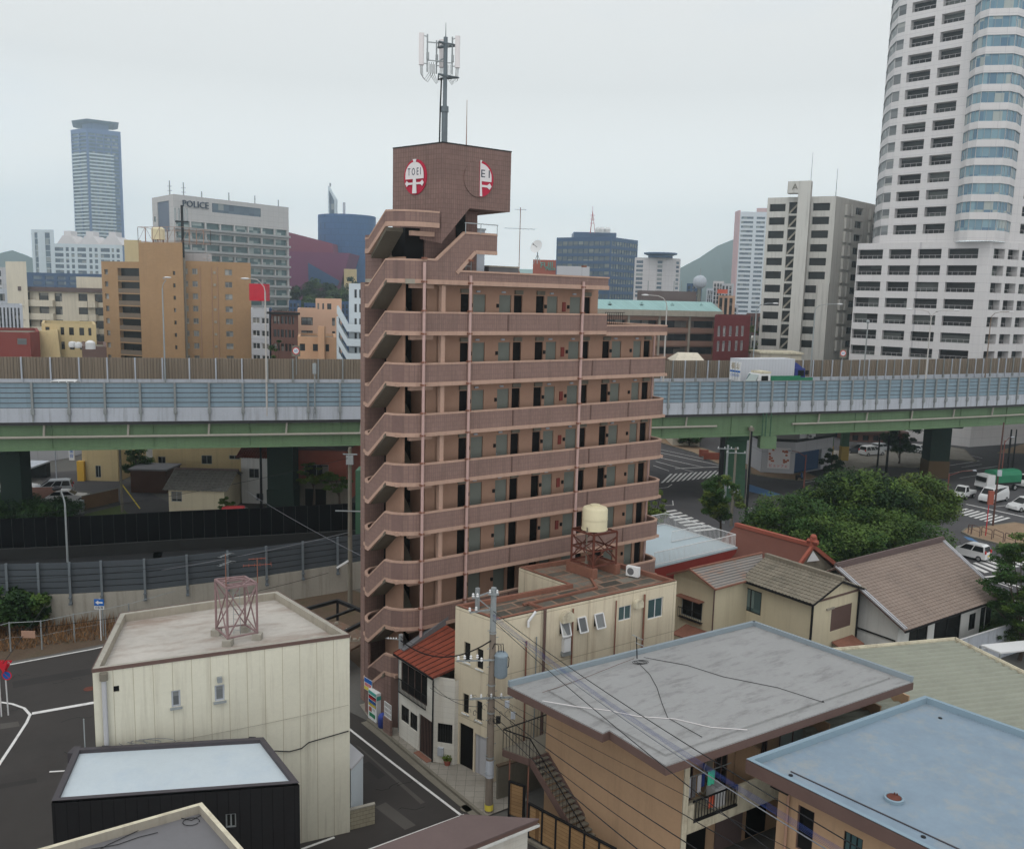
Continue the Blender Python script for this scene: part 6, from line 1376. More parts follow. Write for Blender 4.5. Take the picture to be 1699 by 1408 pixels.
p = G(-4, 1188, 0); T = thing('stop_sign', 'second red stop triangle cut by the left edge, seen behind the first', 'traffic sign', p); xx = Yd(-3, 1101, p[1])[0]; zc = zat(0, 1104, p[1])
MB().tube([(xx, p[1], 0), (xx, p[1], zc)], .038, 6).build('post', white, T); MB().add([(xx-.1, p[1]-.05, zc+.3), (xx+.3, p[1]-.05, zc-.44), (xx+.6, p[1]-.05, zc+.3)], [(0, 1, 2)]).build('triangle', signred, T)
def V2(u, v, y): p = Yd(u, v, y); return (p[0], p[1])
def block(name, label, cat, pts, ztop, m, back=15, roofm=None, v=None, z0=0, group=None):
    """pts: (u, distance) of the seen facade corners left to right at picture row v; ztop in metres"""
    v = v or 560
    P = [V2(u, v, y) for u, y in pts]
    a, b = Vector(P[0]), Vector(P[-1]); d = (b-a).normalized(); n = Vector((-d.y, d.x))
    mdp = (a+b)/2*(1+back/((a+b)/2).length); ex = lambda q: tuple((q*(1+back/q.length)).lerp(mdp, .06)); poly = P+[ex(b), ex(a)]
    T = thing(name, label, cat, (*P[0], z0), math.atan2(d.y, d.x), group); T['nw'] = 0
    W_ = [Wall(P[i], P[i+1], z0, ztop) for i in range(len(P)-1)]
    return T, W_, poly
def finish(T, W_, poly, ztop, m, holes, th=.3, roofm=None, z0=0, par=.6):
    mb = MB(); n = len(poly)
    for i, w in enumerate(W_): w.face(mb, holes.get(i, ()), th)
    for i in range(len(W_), n): Wall(poly[i], poly[(i+1) % n], z0, ztop).face(mb)
    mb.build('wall', m, T); i_ = inset(poly, .4)
    MB().add([(p[0], p[1], ztop-par) for p in i_], [tuple(range(n))]).build('roof', roofm or concd, T)
    k = MB()
    for j in range(n):
        l = (j+1) % n; k.quad((*poly[j], ztop), (*poly[l], ztop), (*i_[l], ztop), (*i_[j], ztop)); k.quad((*i_[j], ztop), (*i_[l], ztop), (*i_[l], ztop-par), (*i_[j], ztop-par))
    k.build('parapet', m, T)
def grid(w, xs, zs): return [(a, b, c, d) for c, d in zs for a, b in xs]
def cols_px(w, us, v): r = [w.px(u, v)[0] for u in us]; return [(min(r[i], r[i+1]), max(r[i], r[i+1])) for i in range(0, len(r), 2)]
def rows(z0, dz, n, h, off=0): return [(z0+dz*i+off, z0+dz*i+off+h) for i in range(n)]
def zofs(u, v, y): return Yd(u, v, y)[2]
y0 = 185
T, W_, poly = block('orange_apartment', 'orange tiled apartment tower with dark balcony bays and a fenced water tank', 'apartment building', [(173, 189), (235, 185)], zofs(200, 434, 187), orangeb, 14)
zt1 = zofs(200, 434, 187); w = W_[0]; dz = 2.85
zr_ = [zofs(200, 447+20.4*i, 187) for i in range(9)]
hl = [(*cols_px(w, (175, 181), 500)[0], z-1.1, z+.0) for z in zr_]; hb = [(*cols_px(w, (197, 236), 500)[0], z-2.3, z+.3) for z in zr_]
hb = [(a, min(b, w.L-.02), c, d) for a, b, c, d in hb]
finish(T, W_, poly, zt1, orangeb, {0: hl+hb}, 1.0); windows(T, w, hl, g_grey, .3); windows(T, w, hb, g_void, 1.0, name='balcony_window')
for a, b, c, d in hb:
    k = MB(); w.slab(k, (a, b, c, c+.95), -.12, -.06); k.build('balcony_railing', mat('rail_grey_orange', C(112, 98, 84), .7, .1), T); w.slab(MB(), (a, b, c-.25, c), -1.0, .05).build('balcony_slab', orangeb, T)
w2 = Wall(V2(235, 560, 184.5), V2(307, 560, 181), 0, zofs(270, 402, 182)); w3 = Wall(V2(307, 560, 183), V2(418, 560, 186), 0, zofs(350, 434, 184))
h2 = [(*cols_px(w2, (288, 292), 500)[0], z-.9, z-.1) for z in [zofs(290, 449+20.5*i, 182) for i in range(7)]]
zz = [zofs(350, 446+20.5*i, 184) for i in range(8)]
h3 = []
for z in zz:
    for us in ((309, 313), (320, 329), (374, 386)): h3.append((*cols_px(w3, us, 500)[0], z-1.25, z-.05))
mb = MB(); w2.face(mb, h2, .2); w3.face(mb, h3, .2); a, b = Vector(w2.p), Vector(w2.q); n = Vector((-w2.d.y, w2.d.x))*13
ex = lambda q, k=1.065: Vector(q)*k
for p, q, zz_ in ((w2.q, ex(w2.q), w2.z1), (ex(w2.q), ex(w2.p), w2.z1), (ex(w2.p), w2.p, w2.z1), (w3.q, ex(w3.q), w3.z1), (ex(w3.q), ex(w3.p), w3.z1)): Wall(p, q, 0, zz_).face(mb)
mb.add([(*w2.p, w2.z1), (*w2.q, w2.z1), (*ex(w2.q), w2.z1), (*ex(w2.p), w2.z1)], [(0, 1, 2, 3)]).add([(*w3.p, w3.z1), (*w3.q, w3.z1), (*ex(w3.q), w3.z1), (*ex(w3.p), w3.z1)], [(0, 1, 2, 3)])
mb.build('wall', orangeb, T); windows(T, w2, h2, g_dark, .2); windows(T, w3, h3, g_grey, .2, frame=creamtrim, fw=.08, mull=1)
k = MB()
for u in (333, 352, 362): x = w3.px(u, 500)[0]; w3.slab(k, (x-.06, x+.06, 3, w3.z1-1), .01, .12)
k.build('wall_pipe', peach, T); MB().beam((*w3.pt(.3, 0, .25)[:2], 2), (*w3.pt(.3, 0, .25)[:2], w3.z1+.6), .35).build('corner_pipe', creamtrim, T)
k = MB()
for i in range(8):
    z = zz[i]-1.3; x = w3.px(357, 500)[0]; w3.slab(MB(), (x-.25, x+.25, z+.3, z+.8), .01, .1).build('vent_cover', creamtrim, T)
zr2 = w2.z1; c = V2(268, 560, 188)
TT = thing('rooftop_tank', 'cream roof water tank inside a rusty fence on top of the orange tower', 'water tank', (*c, zr2))
MB().lathe((*c, zr2), [(1.35, .8), (1.35, 3.0), (.9, 3.4), (0, 3.5)], 20).build('tank', tank, TT, True)
k = MB()
for a in range(6): k.beam((c[0]+1.1*math.cos(a), c[1]+1.1*math.sin(a), zr2), (c[0]+1.1*math.cos(a), c[1]+1.1*math.sin(a), zr2+.8), .15)
k.build('stand', rust, TT)
k = MB(); a, b = Vector(w2.p), Vector(w2.q); n = Vector((-w2.d.y, w2.d.x))*9; cs = [a, b, b+n, a+n]
for i in range(4):
    p, q = cs[i], cs[(i+1) % 4]; m_ = int((q-p).length/1.8)
    for j in range(m_+1): r = p+(q-p)*j/m_; k.beam((*r, zr2), (*r, zr2+3.1), .09)
    for z in (zr2+.2, zr2+3.1): k.beam((*p, z), (*q, z), .09)
    for j in range(0, m_, 2): r, r2 = p+(q-p)*j/m_, p+(q-p)*(j+1)/m_; k.beam((*r, zr2+.2), (*r2, zr2+3.1), .05)
k.build('safety_fence', mat('rust_fence', C(150, 120, 105), .8), TT)
c = V2(308, 560, 187); T = thing('telecom_mast', 'dark telephone mast with grey panels on the orange tower roof', 'antenna mast', (*c, 20)); zt_ = zofs(308, 362, 187)
MB().tube([(*c, w3.z1), (*c, zt_+2.6)], .3, 8).build('pole', blackm, T)
for dx in (-1.3, -.5, .6, 1.2): MB().box(c[0]+dx-.16, c[0]+dx+.16, c[1]-.5, c[1]-.3, zt_-.6, zt_+2.0).build('panel_antenna', steel, T)
MB().box(c[0]-1.4, c[0]+1.4, c[1]-.35, c[1]-.2, zt_-.9, zt_-.6).build('support_frame', blackm, T)
c = V2(347, 560, 189); T = thing('dish_cluster', 'cluster of small white dishes and aerials on the orange tower roof', 'antenna', (*c, w3.z1))
k = MB().beam((*c, w3.z1), (*c, w3.z1+2.6), .1); k.build('pole', steel, T)
for dx, z in ((-.5, .7), (.4, 1.3), (-.2, 1.9), (.6, .4)): MB().lathe((c[0]+dx, c[1]-.3, w3.z1+z), [(.0, 0), (.4, .1), (.42, .14)], 12, False).build('dish', white, T, True)
c = V2(325, 560, 192); tag(MB().box(c[0]-2.2, c[0]+3.4, c[1]-1, c[1]+1.5, w3.z1-.4, w3.z1+1.9).box(c[0]-2.5, c[0]-2.3, c[1]-1, c[1]+1, w3.z1-.4, w3.z1+1.2).build('roof_plant', greyc), 'grey louvred plant box on the orange tower roof', 'plant room')
def simple(name, label, cat, pts, vtop, m, cols, zrow, h, th=.25, back=14, g=g_dark, dz=3, v=560, frame=None, fu=None, balcony=None, roofm=None, n_=6, par=.5, nm='window', group=None, cap=100):
    """cols: per wall list of (u0,u1,...) ; zrow: picture rows of the window tops at the first corner"""
    zt = zofs(pts[0][0], vtop, pts[0][1]); T, W_, poly = block(name, label, cat, pts, zt, m, back, v=v, group=group); H = {}
    for i, w in enumerate(W_):
        zs = zrow if isinstance(zrow[0], tuple) else [(zofs(pts[0][0], r, pts[0][1])-h, zofs(pts[0][0], r, pts[0][1])) for r in zrow]
        zs = [(a, b) for a, b in zs if b > 6]
        H[i] = [q for q in grid(w, cols_px(w, cols[i], v), zs) if q[0] < w.L] if cols[i] else []
        H[i] = [(max(.05, a), min(w.L-.05, b), c, d) for a, b, c, d in H[i]]
    finish(T, W_, poly, zt, m, H, th, roofm, par=par)
    for i, w in enumerate(W_):
        windows(T, w, H[i], g, th, name=nm, frame=frame, fw=.09, cap=cap)
        if balcony:
            for a, b, c, d in H[i][:60]: w.slab(MB(), (a-.05, b+.05, c-.25, c+.85), .01, .9).build('balcony', balcony, T)
    return T, W_, poly, zt
T, W_, poly, zt = simple('cream_apartment_block', 'cream apartment block with jutting balconies left of the orange tower', 'apartment building', [(40, 205), (176, 205)], 476, creamapt,
    [(44, 53, 68, 84, 94, 106, 133, 148, 160, 175)], [485+22*i for i in range(5)], 1.9, .3, g=g_dark)
w = W_[0]
for i in range(5):
    z = zofs(60, 500+22*i, 205)
    for us in ((40, 92), (132, 149), (150, 162)): x = cols_px(w, us, 500)[0]; w.slab(MB(), (x[0], x[1], z-1.1, z+.35), .02, 1.3).build('balcony', creamapt, T)
w.slab(MB(), (-.4, w.L, zt-.9, zt+.1), .01, .8).build('eave', brownr, T)
T, W_, poly, zt = simple('stair_tower_block', 'tall cream slab end with a slanted top at the left of the balcony block', 'building', [(16, 207), (50, 203)], 434, creamapt, [()], [500], 1)
tag_ = simple('rooftop_house', 'small cream penthouse on the roof behind the orange tower', 'building', [(131, 208), (174, 208)], 459, creamapt, [()], [500], 1, back=5)
T, W_, poly, zt = simple('yellow_house', 'yellow plastered house in front of the cream balcony block', 'house', [(70, 150), (160, 150)], 536, yellowb, [(76, 83, 101, 107, 115, 123, 132, 140, 147, 152)], [542, 566], 1.3, .12, g=g_dark, frame=blackm)
MB().hexa([(*V2(62, 560, 147), 10), (*V2(101, 560, 147), 10), (*V2(101, 560, 150), 10), (*V2(62, 560, 150), 10)], [(*V2(66, 560, 149), zofs(66, 550, 147)), (*V2(96, 560, 149), zofs(96, 548, 147)), (*V2(96, 560, 150), zofs(96, 548, 147)), (*V2(66, 560, 150), zofs(66, 550, 147))]).build('porch', yellowb, T)
T, W_, poly, zt = simple('red_building', 'dark red windowless building at the far left edge behind the viaduct', 'building', [(-60, 142), (50, 142), (66, 146)], 549, redb, [(28, 44), ()], [559], 1.0, .1, g=g_grey)
T, W_, poly, zt = simple('dark_low_house', 'dark low roofed house between the yellow house and the orange tower', 'house', [(135, 138), (176, 138)], 574, browntrim, [()], [600], 1)
for i, (u, v) in enumerate(((120, 573), (130, 574))):
    c = V2(u, v, 132); tag(MB().lathe((*c, zofs(u, v+4, 132)), [(.0, 0), (.45, .1), (.55, .5), (.45, .9), (0, 1.0)], 14).build('water_tank', white, None, True), ('small white round tank', 'second small white round tank, right of its twin,')[i]+' below the yellow house', 'tank')
c = V2(150, 573, 134); tag(MB().lathe((*c, zofs(150, 579, 134)), [(.7, 0), (.7, 1.0), (.3, 1.3), (0, 1.35)], 16).build('water_tank', white, None, True), 'larger white drum tank below the right end of the yellow house', 'tank')
Y = 850; zt = zofs(147, 214, Y)
T, W_, poly = block('skyscraper', 'blue framed skyscraper with a flat winged roof on the left horizon', 'skyscraper', [(121, 858), (147, 845), (203, 862)], zt, skyblue, 40, v=300)
H = {}; zs = [(zt-4-3.25*i-2.1, zt-4-3.25*i) for i in range(46)]
H[0] = grid(W_[0], [(1, W_[0].L/2-.6), (W_[0].L/2+.6, W_[0].L-1.2)], zs); H[1] = grid(W_[1], [(1.5+i*(W_[1].L-3)/4, 1.5+(i+1)*(W_[1].L-3)/4-.8) for i in range(4)], zs)
finish(T, W_, poly, zt, skyblue, H, 1.0)
for i in (0, 1): windows(T, W_[i], H[i], g_blue, 1.0, cap=100 if i == 1 else 60)
k = MB()
for i in (0, 1):
    for z0_, z1_ in zs[5:]: W_[i].slab(k, (1.4 if i else .8, W_[i].L-(7 if i else 1.5), z0_-1.15, z0_+.1), .05, 1.0)
o = k.build('balcony', bluew, T); o['kind'] = 'stuff'
ip = inset(poly, 10); MB().prism(ip, zt-.6, zt+6).build('roof_core', skyblue, T); op = inset(poly, -1); MB().prism(ip, zt+6, zt+7).build('canopy_soffit', skyblue, T)
MB().hexa([(*p, zt+6.9) for p in inset(poly, 5)], [(*p, zt+8.6) for p in inset(poly, 1)]).build('canopy', skyblue, T)
Y = 480
T, W_, poly, zt = simple('ornate_hotel', 'white stepped hotel with three pitched tops before the skyscraper', 'building', [(97, 480), (209, 480)], 404, bluew,
    [(98, 112, 116, 121, 125, 130, 135, 149, 154, 159, 163, 168, 173, 188, 191, 195, 199, 204)], [410+9.5*i for i in range(9)], 2.0, .3, g=g_blue)
for u0, u1 in ((99, 132), (135, 169), (172, 207)):
    a = V2(u0, 500, 481); b = V2(u1, 500, 481); c = Vector(a).lerp(Vector(b), .3); d = Vector(a).lerp(Vector(b), .7); MB().hexa([(*a, zt), (*b, zt), (b[0], b[1]+14, zt), (a[0], a[1]+14, zt)], [(*c, zt+4.5), (*d, zt+4.5), (d[0], d[1]+12, zt+4.5), (c[0], c[1]+12, zt+4.5)]).box(c[0]+.3, d[0]-.3, c[1]+1, c[1]+8, zt+4.5, zt+7).build('pitched_top', logow, T)
T, W_, poly, zt = simple('glass_slab_block', 'white slab block with blue glass stripes left of the ornate hotel', 'building', [(61, 520), (98, 516)], 381, bluew, [(66, 71, 83, 91)], [386+10*i for i in range(9)], 3.2, .3, g=g_blue)
T, W_, poly, zt = simple('dark_office_block', 'dark blue grey office block low behind the cream balcony block', 'building', [(50, 400), (210, 395)], 452, darkoff, [(60, 74, 80, 94, 100, 114, 120, 134, 140, 154, 160, 174)], [457, 466, 475], 1.6, .2, g=g_blue)
T, W_, poly, zt = simple('ochre_block', 'small ochre block peeping out left of the rooftop tank tower', 'building', [(212, 300), (240, 300)], 398, yellowb, [()], [500], 1)
T, W_, poly, zt = simple('far_left_office', 'grey banded office block at the left edge below the hills', 'building', [(-60, 260), (17, 255)], 442, greyc, [(-40, -25, -20, -5, -2, 8)], [448+14*i for i in range(6)], 1.6, .3)
T, W_, poly, zt = simple('far_left_flats', 'dark grey flats at the left edge beside the cream slab', 'building', [(-40, 215), (17, 212)], 478, conclight, [(-30, -18, -12, -2, 2, 12)], [486+18*i for i in range(5)], 1.7, .4)
T, W_, poly = block('police_headquarters', 'pale grey banded police headquarters with dark roof letters', 'office building', [(256, 338), (291, 322), (480, 362)], zofs(291, 322, 322), police, 26, v=450); zt = zofs(291, 322, 322)
w = W_[1]; zb0 = w.px(300, 366)[1]; H = {1: [w.r(352, 338, 433, 352)], 0: [(2.2, 2.2+.1, 1, 1.1)]}
H[1] = [(*cols_px(w, (352, 433), 350)[0], w.px(352, 352)[1], w.px(352, 337)[1])]
fl = []; zf = zb0
for i in range(13):
    z1 = zf-i*4.0
    if z1 < 8: break
    x = .8
    while x < w.L-3: fl.append((x, min(x+5.6, w.L-.6), z1-2.2, z1)); x += 6.2
H[1] += fl; w0 = W_[0]
H[0] = [(w0.L*.25, w0.L*.8, zt-13, zt-2), (w0.L*.25, w0.L*.8, zt-24, zt-17)]+[(w0.L*.06, w0.L*.16, zt-9-8*i, zt-7-8*i) for i in range(5)]
finish(T, W_, poly, zt, police, H, .8)
windows(T, w, H[1][:1], g_blue, .3, name='louvre'); windows(T, w, fl, g_green, .8, cap=95)
windows(T, w0, H[0][:1], mat('slate_glass', C(82, 92, 112), .4), .3, name='glass_panel'); windows(T, w0, H[0][1:], g_green, .3)
for i in range(12):
    z1 = zf-i*4.0-2.2
    if z1 > 8: k = MB(); w.slab(k, (.2, w.L-.2, z1-.9, z1-.1), .02, 1.5); k.build('balcony_band', policeband, T)
text_part(T, 'POLICE', 3.3, w.pt(w.px(324, 340)[0], w.px(324, 340)[1], .3), (w.d.x, w.d.y, 0), (0, 0, 1), navy, .4, sx=1.0)
k = MB()
for u, v in ((292, 300), (315, 303), (345, 318), (390, 320), (433, 325), (472, 332)): x = w.px(u, 330)[0]; p = w.pt(max(x, 1), 0, -4); zz = zofs(u, v, p[1]); o = MB().tube([(p[0], p[1], zt-1), (p[0], p[1], zz)], .22, 4); [o.beam((p[0]-.9, p[1], zz-2-j*1.5), (p[0]+.9, p[1], zz-2-j*1.5), .15) for j in range(2 if v < 310 else 0)]; o.build('roof_aerial', steel, T)
Y = 430
T = thing('maroon_hall', 'maroon angular clad hall with a slanted blue grey window', 'hall', (*V2(530, 480, Y), 0))
def pxpoly(mb, pts, y, th): A_ = [Yd(u, v, y) for u, v in pts]; n = len(A_); return mb.hexa([(p[0], p[1]+th, p[2]) for p in A_], A_)
pxpoly(MB(), [(478, 385), (551, 404), (560, 470), (478, 480)], Y+12, 30).build('upper_wall', maroon, T); pxpoly(MB(), [(478, 417), (580, 420), (566, 470), (566, 560), (486, 560)], Y, 30).build('lower_wall', maroon2, T)
pxpoly(MB(), [(511, 436), (563, 466), (560, 474), (512, 468)], Y-1, .9).build('slanted_window', darkoff, T)
c = V2(576, 450, 470); zt = zofs(576, 359, 470)
T = thing('blue_cylinder_hall', 'dark blue cylindrical hall behind the maroon hall', 'hall', (*c, 0)); R_ = 15
MB().lathe((*c, 0), [(R_, 0), (R_, zt)], 48).build('drum', bluecyl, T, True)
T = thing('sail_tower', 'pale tapering glass lift tower rising behind the blue cylinder', 'tower', (*V2(549, 400, 500), 0)); pxpoly(MB(), [(545, 375), (544, 308), (557, 330), (557, 375)], 500, 5).build('shaft', bluew, T); pxpoly(MB(), [(547, 375), (546, 316), (554, 332), (554, 375)], 499.5, .4).build('window', g_blue, T)
p = Yd(548, 310, 500); MB().tube([p, (p[0], p[1], p[2]+2)], .5, 6).build('aerial', steel, T)
p = Yd(571, 356, 470); tag(MB().tube([(p[0], p[1], zt), (p[0], p[1], zofs(571, 336, 470))], .7, 8).build('chimney', greyc), 'thin pale chimney standing on the blue cylinder', 'chimney')
T, W_, poly, zt = simple('ochre_wing', 'small ochre wing right of the maroon hall', 'building', [(571, 425), (592, 425)], 446, yellowb, [()], [500], 1)
T, W_, poly, zt = simple('grey_office', 'slim light grey office with long window bands below the red box sign', 'office building', [(417, 172), (447, 170)], 512, greyc, [(419, 431, 434, 446)], [526, 547, 568, 588], 1.2, .15, frame=white)
T, W_, poly, zt = simple('dark_strip_building', 'very narrow dark building beside the brown brick office', 'building', [(447, 173), (452, 173)], 512, darkoff, [()], [500], 1)
T, W_, poly, zt = simple('brown_brick_office', 'brown brick office with tall narrow windows', 'office building', [(450, 160), (495, 158)], 518, brownbr, [(454, 459, 460, 464, 466, 471, 473, 477, 479, 483, 485, 488)], [524, 546, 569], 1.35, .15, g=g_dark)
w = W_[0]; w.slab(MB(), (-.5, w.L+.4, zt-.3, zt+.1), .02, .6).build('eave', blackm, T)
c = V2(431, 486, 175); tag(MB().box(c[0]-1.65, c[0]+1.55, c[1]-1.5, c[1]+1.5, zofs(431, 499, 175), zofs(431, 471, 175)).build('box_sign', mat('sign_box_red', C(195, 25, 45), .5, .1)), 'bright red box sign on the grey office roof', 'sign')
T, W_, poly, zt = simple('peach_block', 'peach coloured block with a raised roof house behind the expressway', 'building', [(494, 182), (567, 182)], 512, peachb, [(500, 519, 551, 556)], [526, 548], 1.6, .15, g=g_grey, frame=blackm)
simple('peach_penthouse', 'peach roof house with small dark windows on the peach block', 'building', [(524, 186), (567, 186)], 495, peachb, [(527, 530, 535, 538, 543, 550)], [503], 1.3, .1, back=6)
T, W_, poly, zt = simple('orange_low_house', 'low orange walled house at the foot of the peach block', 'house', [(494, 150), (558, 150)], 558, mat('orange_wall', C(186, 142, 108), .85), [(497, 506, 519, 528, 538, 546)], [570], 1.2, .1, frame=blackm)
p = V2(534, 560, 149.5); tag(MB().box(p[0]-.55, p[0]+.55, p[1]-.6, p[1]+.4, 5, zofs(534, 541, 149.5)).build('chimney_stack', MATS['orange_wall']), 'square orange chimney stack on the low orange house', 'chimney')
T, W_, poly, zt = simple('white_stair_block', 'pale blue white block with zigzag outside stairs left of the brown block', 'apartment building', [(579, 150), (640, 150)], 470, bluew, [(588, 592, 596, 604)], [480+24*i for i in range(5)], 1.4, .2)
k = MB()
for i in range(4):
    z = zofs(560, 520+24*i, 148); a = V2(559, 560, 148); b = V2(576, 560, 148); c = V2(600, 560, 148)
    k.hexa([(a[0], a[1], z), (b[0], b[1], z-3.0), (b[0], b[1]+1.5, z-3.0), (a[0], a[1]+1.5, z)], [(a[0], a[1], z+1.3), (b[0], b[1], z-1.7), (b[0], b[1]+1.5, z-1.7), (a[0], a[1]+1.5, z+1.3)])
    k.box(b[0], c[0], b[1], b[1]+1.5, z-3.0, z-1.8)
k.box(V2(558, 560, 148)[0], V2(562, 560, 148)[0], 148.2, 149.5, 0, zofs(560, 525, 148)); k.build('outside_stair', bluew, T)
T = thing('red_sign_building', 'small brown red block with turquoise script lettering behind the block roof', 'building', (*V2(905, 450, 200), 0))
w = Wall(V2(884, 450, 200), V2(922, 450, 200), 0, zofs(900, 431, 200)); mb = MB(); w.face(mb); Wall(w.q, (w.q.x, w.q.y+8), 0, w.z1).face(mb); mb.build('wall', redo, T)
text_part(T, 'FUJI', 1.75, w.pt(w.px(907, 438)[0], zofs(907, 440, 200), .1), (1, 0, .08), (0, 0, 1), signgreen, .1); text_part(T, 'Plaza', 1.1, w.pt(w.px(913, 446)[0], zofs(913, 446, 200), .1), (1, 0, .08), (0, 0, 1), signgreen, .1)
p = Yd(891, 410, 120); T = thing('satellite_dish', 'large white satellite dish on a stand behind the brown block roof', 'satellite dish', (p[0], p[1], p[2]-2))
d = Vector((-.75, -1.0, .45)).normalized(); x_ = d.cross(Vector((0, 0, 1))).normalized(); y_ = x_.cross(d); k = MB(); n = 24; O = Vector(p)
for r, o in ((.02, 0), (.35, .03), (.7, .12), (.95, .22)):
    for i in range(n): a = 2*math.pi*i/n; k.v.append(tuple(O+x_*r*math.cos(a)+y_*r*math.sin(a)+d*o))
for i in range(3):
    for j in range(n): l = (j+1) % n; k.f.append((i*n+j, i*n+l, (i+1)*n+l, (i+1)*n+j))
k.build('dish', white, T, True); MB().tube([O, O+d*.9], .03, 5).beam(O+d*.85, O+d*1.0, .12).build('feed', blackm, T); b = (O.x+.1, O.y+.2); MB().beam((*b, O.z-2.2), (*b, O.z-.1), .14).beam((b[0]-.5, b[1], O.z-2.2), (b[0], b[1], O.z-.9), .07).beam((b[0]+.5, b[1], O.z-2.2), (b[0], b[1], O.z-.9), .07).build('stand', steel, T)
T, W_, poly, zt = simple('pale_rooftop_box', 'plain white box building peeping over the brown block roof', 'building', [(920, 140), (974, 140)], 441, greyc, [()], [500], 1)
T, W_, poly, zt = simple('pale_green_roof_house', 'low pale turquoise roofed building behind the television antenna', 'building', [(850, 230), (900, 230)], 446, mat('pale_cyan', C(160, 190, 190), .7), [()], [500], 1)
zt = zofs(1010, 393, 440)
T, W_, poly = block('dark_glass_office', 'dark blue glass office block with a red mast on its roof', 'office building', [(921, 455), (1011, 440), (1055, 462)], zt, darkoff, 30, v=480)
H = {}
for i, w in enumerate(W_): H[i] = grid(w, [(.6+j*(w.L-1.0)/10, .6+(j+1)*(w.L-1.0)/10-.25) for j in range(10)], [(zt-2.0-3.7*r-2.2, zt-2.0-3.7*r) for r in range(11)])
finish(T, W_, poly, zt, darkoff, H, .3)
g_off = glass('glass_office', (.06, .09, .12), (.16, .17, .16), .3, (4, 3.7), curtain=(.26, .27, .24)); windows(T, W_[0], H[0], g_off, .3, cap=60); windows(T, W_[1], H[1], g_off, .3, cap=100)
a, b = V2(951, 440, 458), V2(1022, 440, 458); MB().box(a[0], b[0], 462, 480, zt-1, zt+3.6).build('penthouse', darkoff, T); k = MB(); p = V2(980, 440, 460)
for i in range(3): a = i*2.1; k.beam((p[0]+1.6*math.cos(a), p[1]+1.6*math.sin(a), zt+3), (p[0], p[1], zt+14), .25)
k.beam((p[0], p[1], zt+9), (p[0], p[1], zofs(979, 342, 460)), .18); [k.beam((p[0]-1.2, p[1], zt+z), (p[0]+1.2, p[1], zt+z), .2) for z in (8, 10, 12)]; k.build('red_mast', mat('mast_red', C(170, 70, 72), .6), T)
for u in (990, 997, 1006): q = V2(u, 440, 458); MB().lathe((*q, zt+3.5), [(1.3, 0), (1.5, 1.5), (.8, 2.6), (0, 2.8)], 12).build('roof_dome', white, T, True)
T, W_, poly, zt = simple('pale_windowless_block', 'pale almost windowless block with a dark central shaft and flat cap', 'building', [(1052, 402), (1088, 400), (1101, 400), (1128, 404)], 427, pinkw, [(1055, 1066), (1090, 1098), (1121, 1126)], [432+7*i for i in range(9)], 1.2, .2, g=g_blue, v=460)
p = V2(1095, 440, 402); MB().lathe((*p, zt), [(5.5, 0), (5.5, 1), (7.5, 1.6), (7.5, 2.2), (0, 2.3)], 24).build('roof_cap', darkoff, T)
D0, D1 = 178, 186
T, W_, poly, zt = simple('turquoise_roofed_flats', 'brown flats with long balconies under a turquoise mansard roof', 'apartment building', [(985, D0), (1190, D1)], 512, brownbal,
    [(990, 1039, 1043, 1091, 1096, 1142, 1146, 1186)], [507+22.5*i for i in range(5)], 2.0, 1.0, g=g_dark, back=12, v=540)
w = W_[0]; 
for i in range(5):
    z = zofs(985, 518+22.5*i, D0)
    if z > 6: w.slab(MB(), (.2, w.L, z-1.15, z-.1), .02, .2).build('balcony_parapet', brownbal, T)
for u in (1042, 1093, 1143, 1187): x = w.px(u, 540)[0]; w.slab(MB(), (x-.2, x+.2, 2, zt), .03, .35).build('column', creamtrim, T)
zr_ = zofs(1090, 486, D0+4); A0, A1 = Vector(w.p)-Vector((.8, .8)), Vector(w.q)+Vector((.8, -.8)); n = Vector((-w.d.y, w.d.x))
MB().hexa([(*A0, zt), (*A1, zt), (*(A1+n*14), zt), (*(A0+n*14), zt)], [(*(A0+n*2.2+w.d*1.2), zt+1.9), (*(A1+n*2.2-w.d*1.6), zt+1.9), (*(A1+n*11), zt+1.9), (*(A0+n*11), zt+1.9)]).build('mansard_roof', cyanroof, T)
MB().hexa([(*(A0+w.n*.2), zt-1.2), (*(A1+w.n*.2), zt-1.2), (*(A1+n*2), zt-1.2), (*(A0+n*2), zt-1.2)], [(*(A0+w.n*.2), zt-.02), (*(A1+w.n*.2), zt-.02), (*(A1+n*2), zt-.02), (*(A0+n*2), zt-.02)]).build('eave', creamtrim, T)
for u in (1013, 1066, 1117, 1165):
    x = w.px(u, 500)[0]; d_ = MB(); w.poly(d_, [(x-.5, zt+.35), (x+.5, zt+.35), (x+.5, zt+1.0), (x, zt+1.6), (x-.5, zt+1.0)], -1.6, -.3); o = d_.build('dormer', cyanroof, T); w.slab(MB(), (x-.32, x+.32, zt+.4, zt+1.0), -.29, -.25).build('dormer_vent', black, o)
T = thing('roof_plant', 'brown flat plant deck with aerials behind the turquoise roof', 'plant room', (*V2(1110, 480, 196), 17)); a, b = V2(1066, 480, 196), V2(1156, 480, 196); MB().box(a[0], b[0], 196, 204, 15, zofs(1110, 483, 196)).build('deck', brownr, T)
for u in (1075, 1118, 1130): p = V2(u, 480, 197); MB().tube([(*p, 20), (*p, zofs(u, 466, 197))], .08, 4).build('aerial', steel, T)
T, W_, poly, zt = simple('dark_red_block', 'dark red brick block with arched windows by the expressway', 'building', [(1184, 168), (1243, 176)], 523, darkred, [(1190, 1195, 1199, 1204, 1209, 1214, 1220, 1225, 1229, 1234)], [541, 566], 2.0, .2, g=g_grey, frame=greyc)
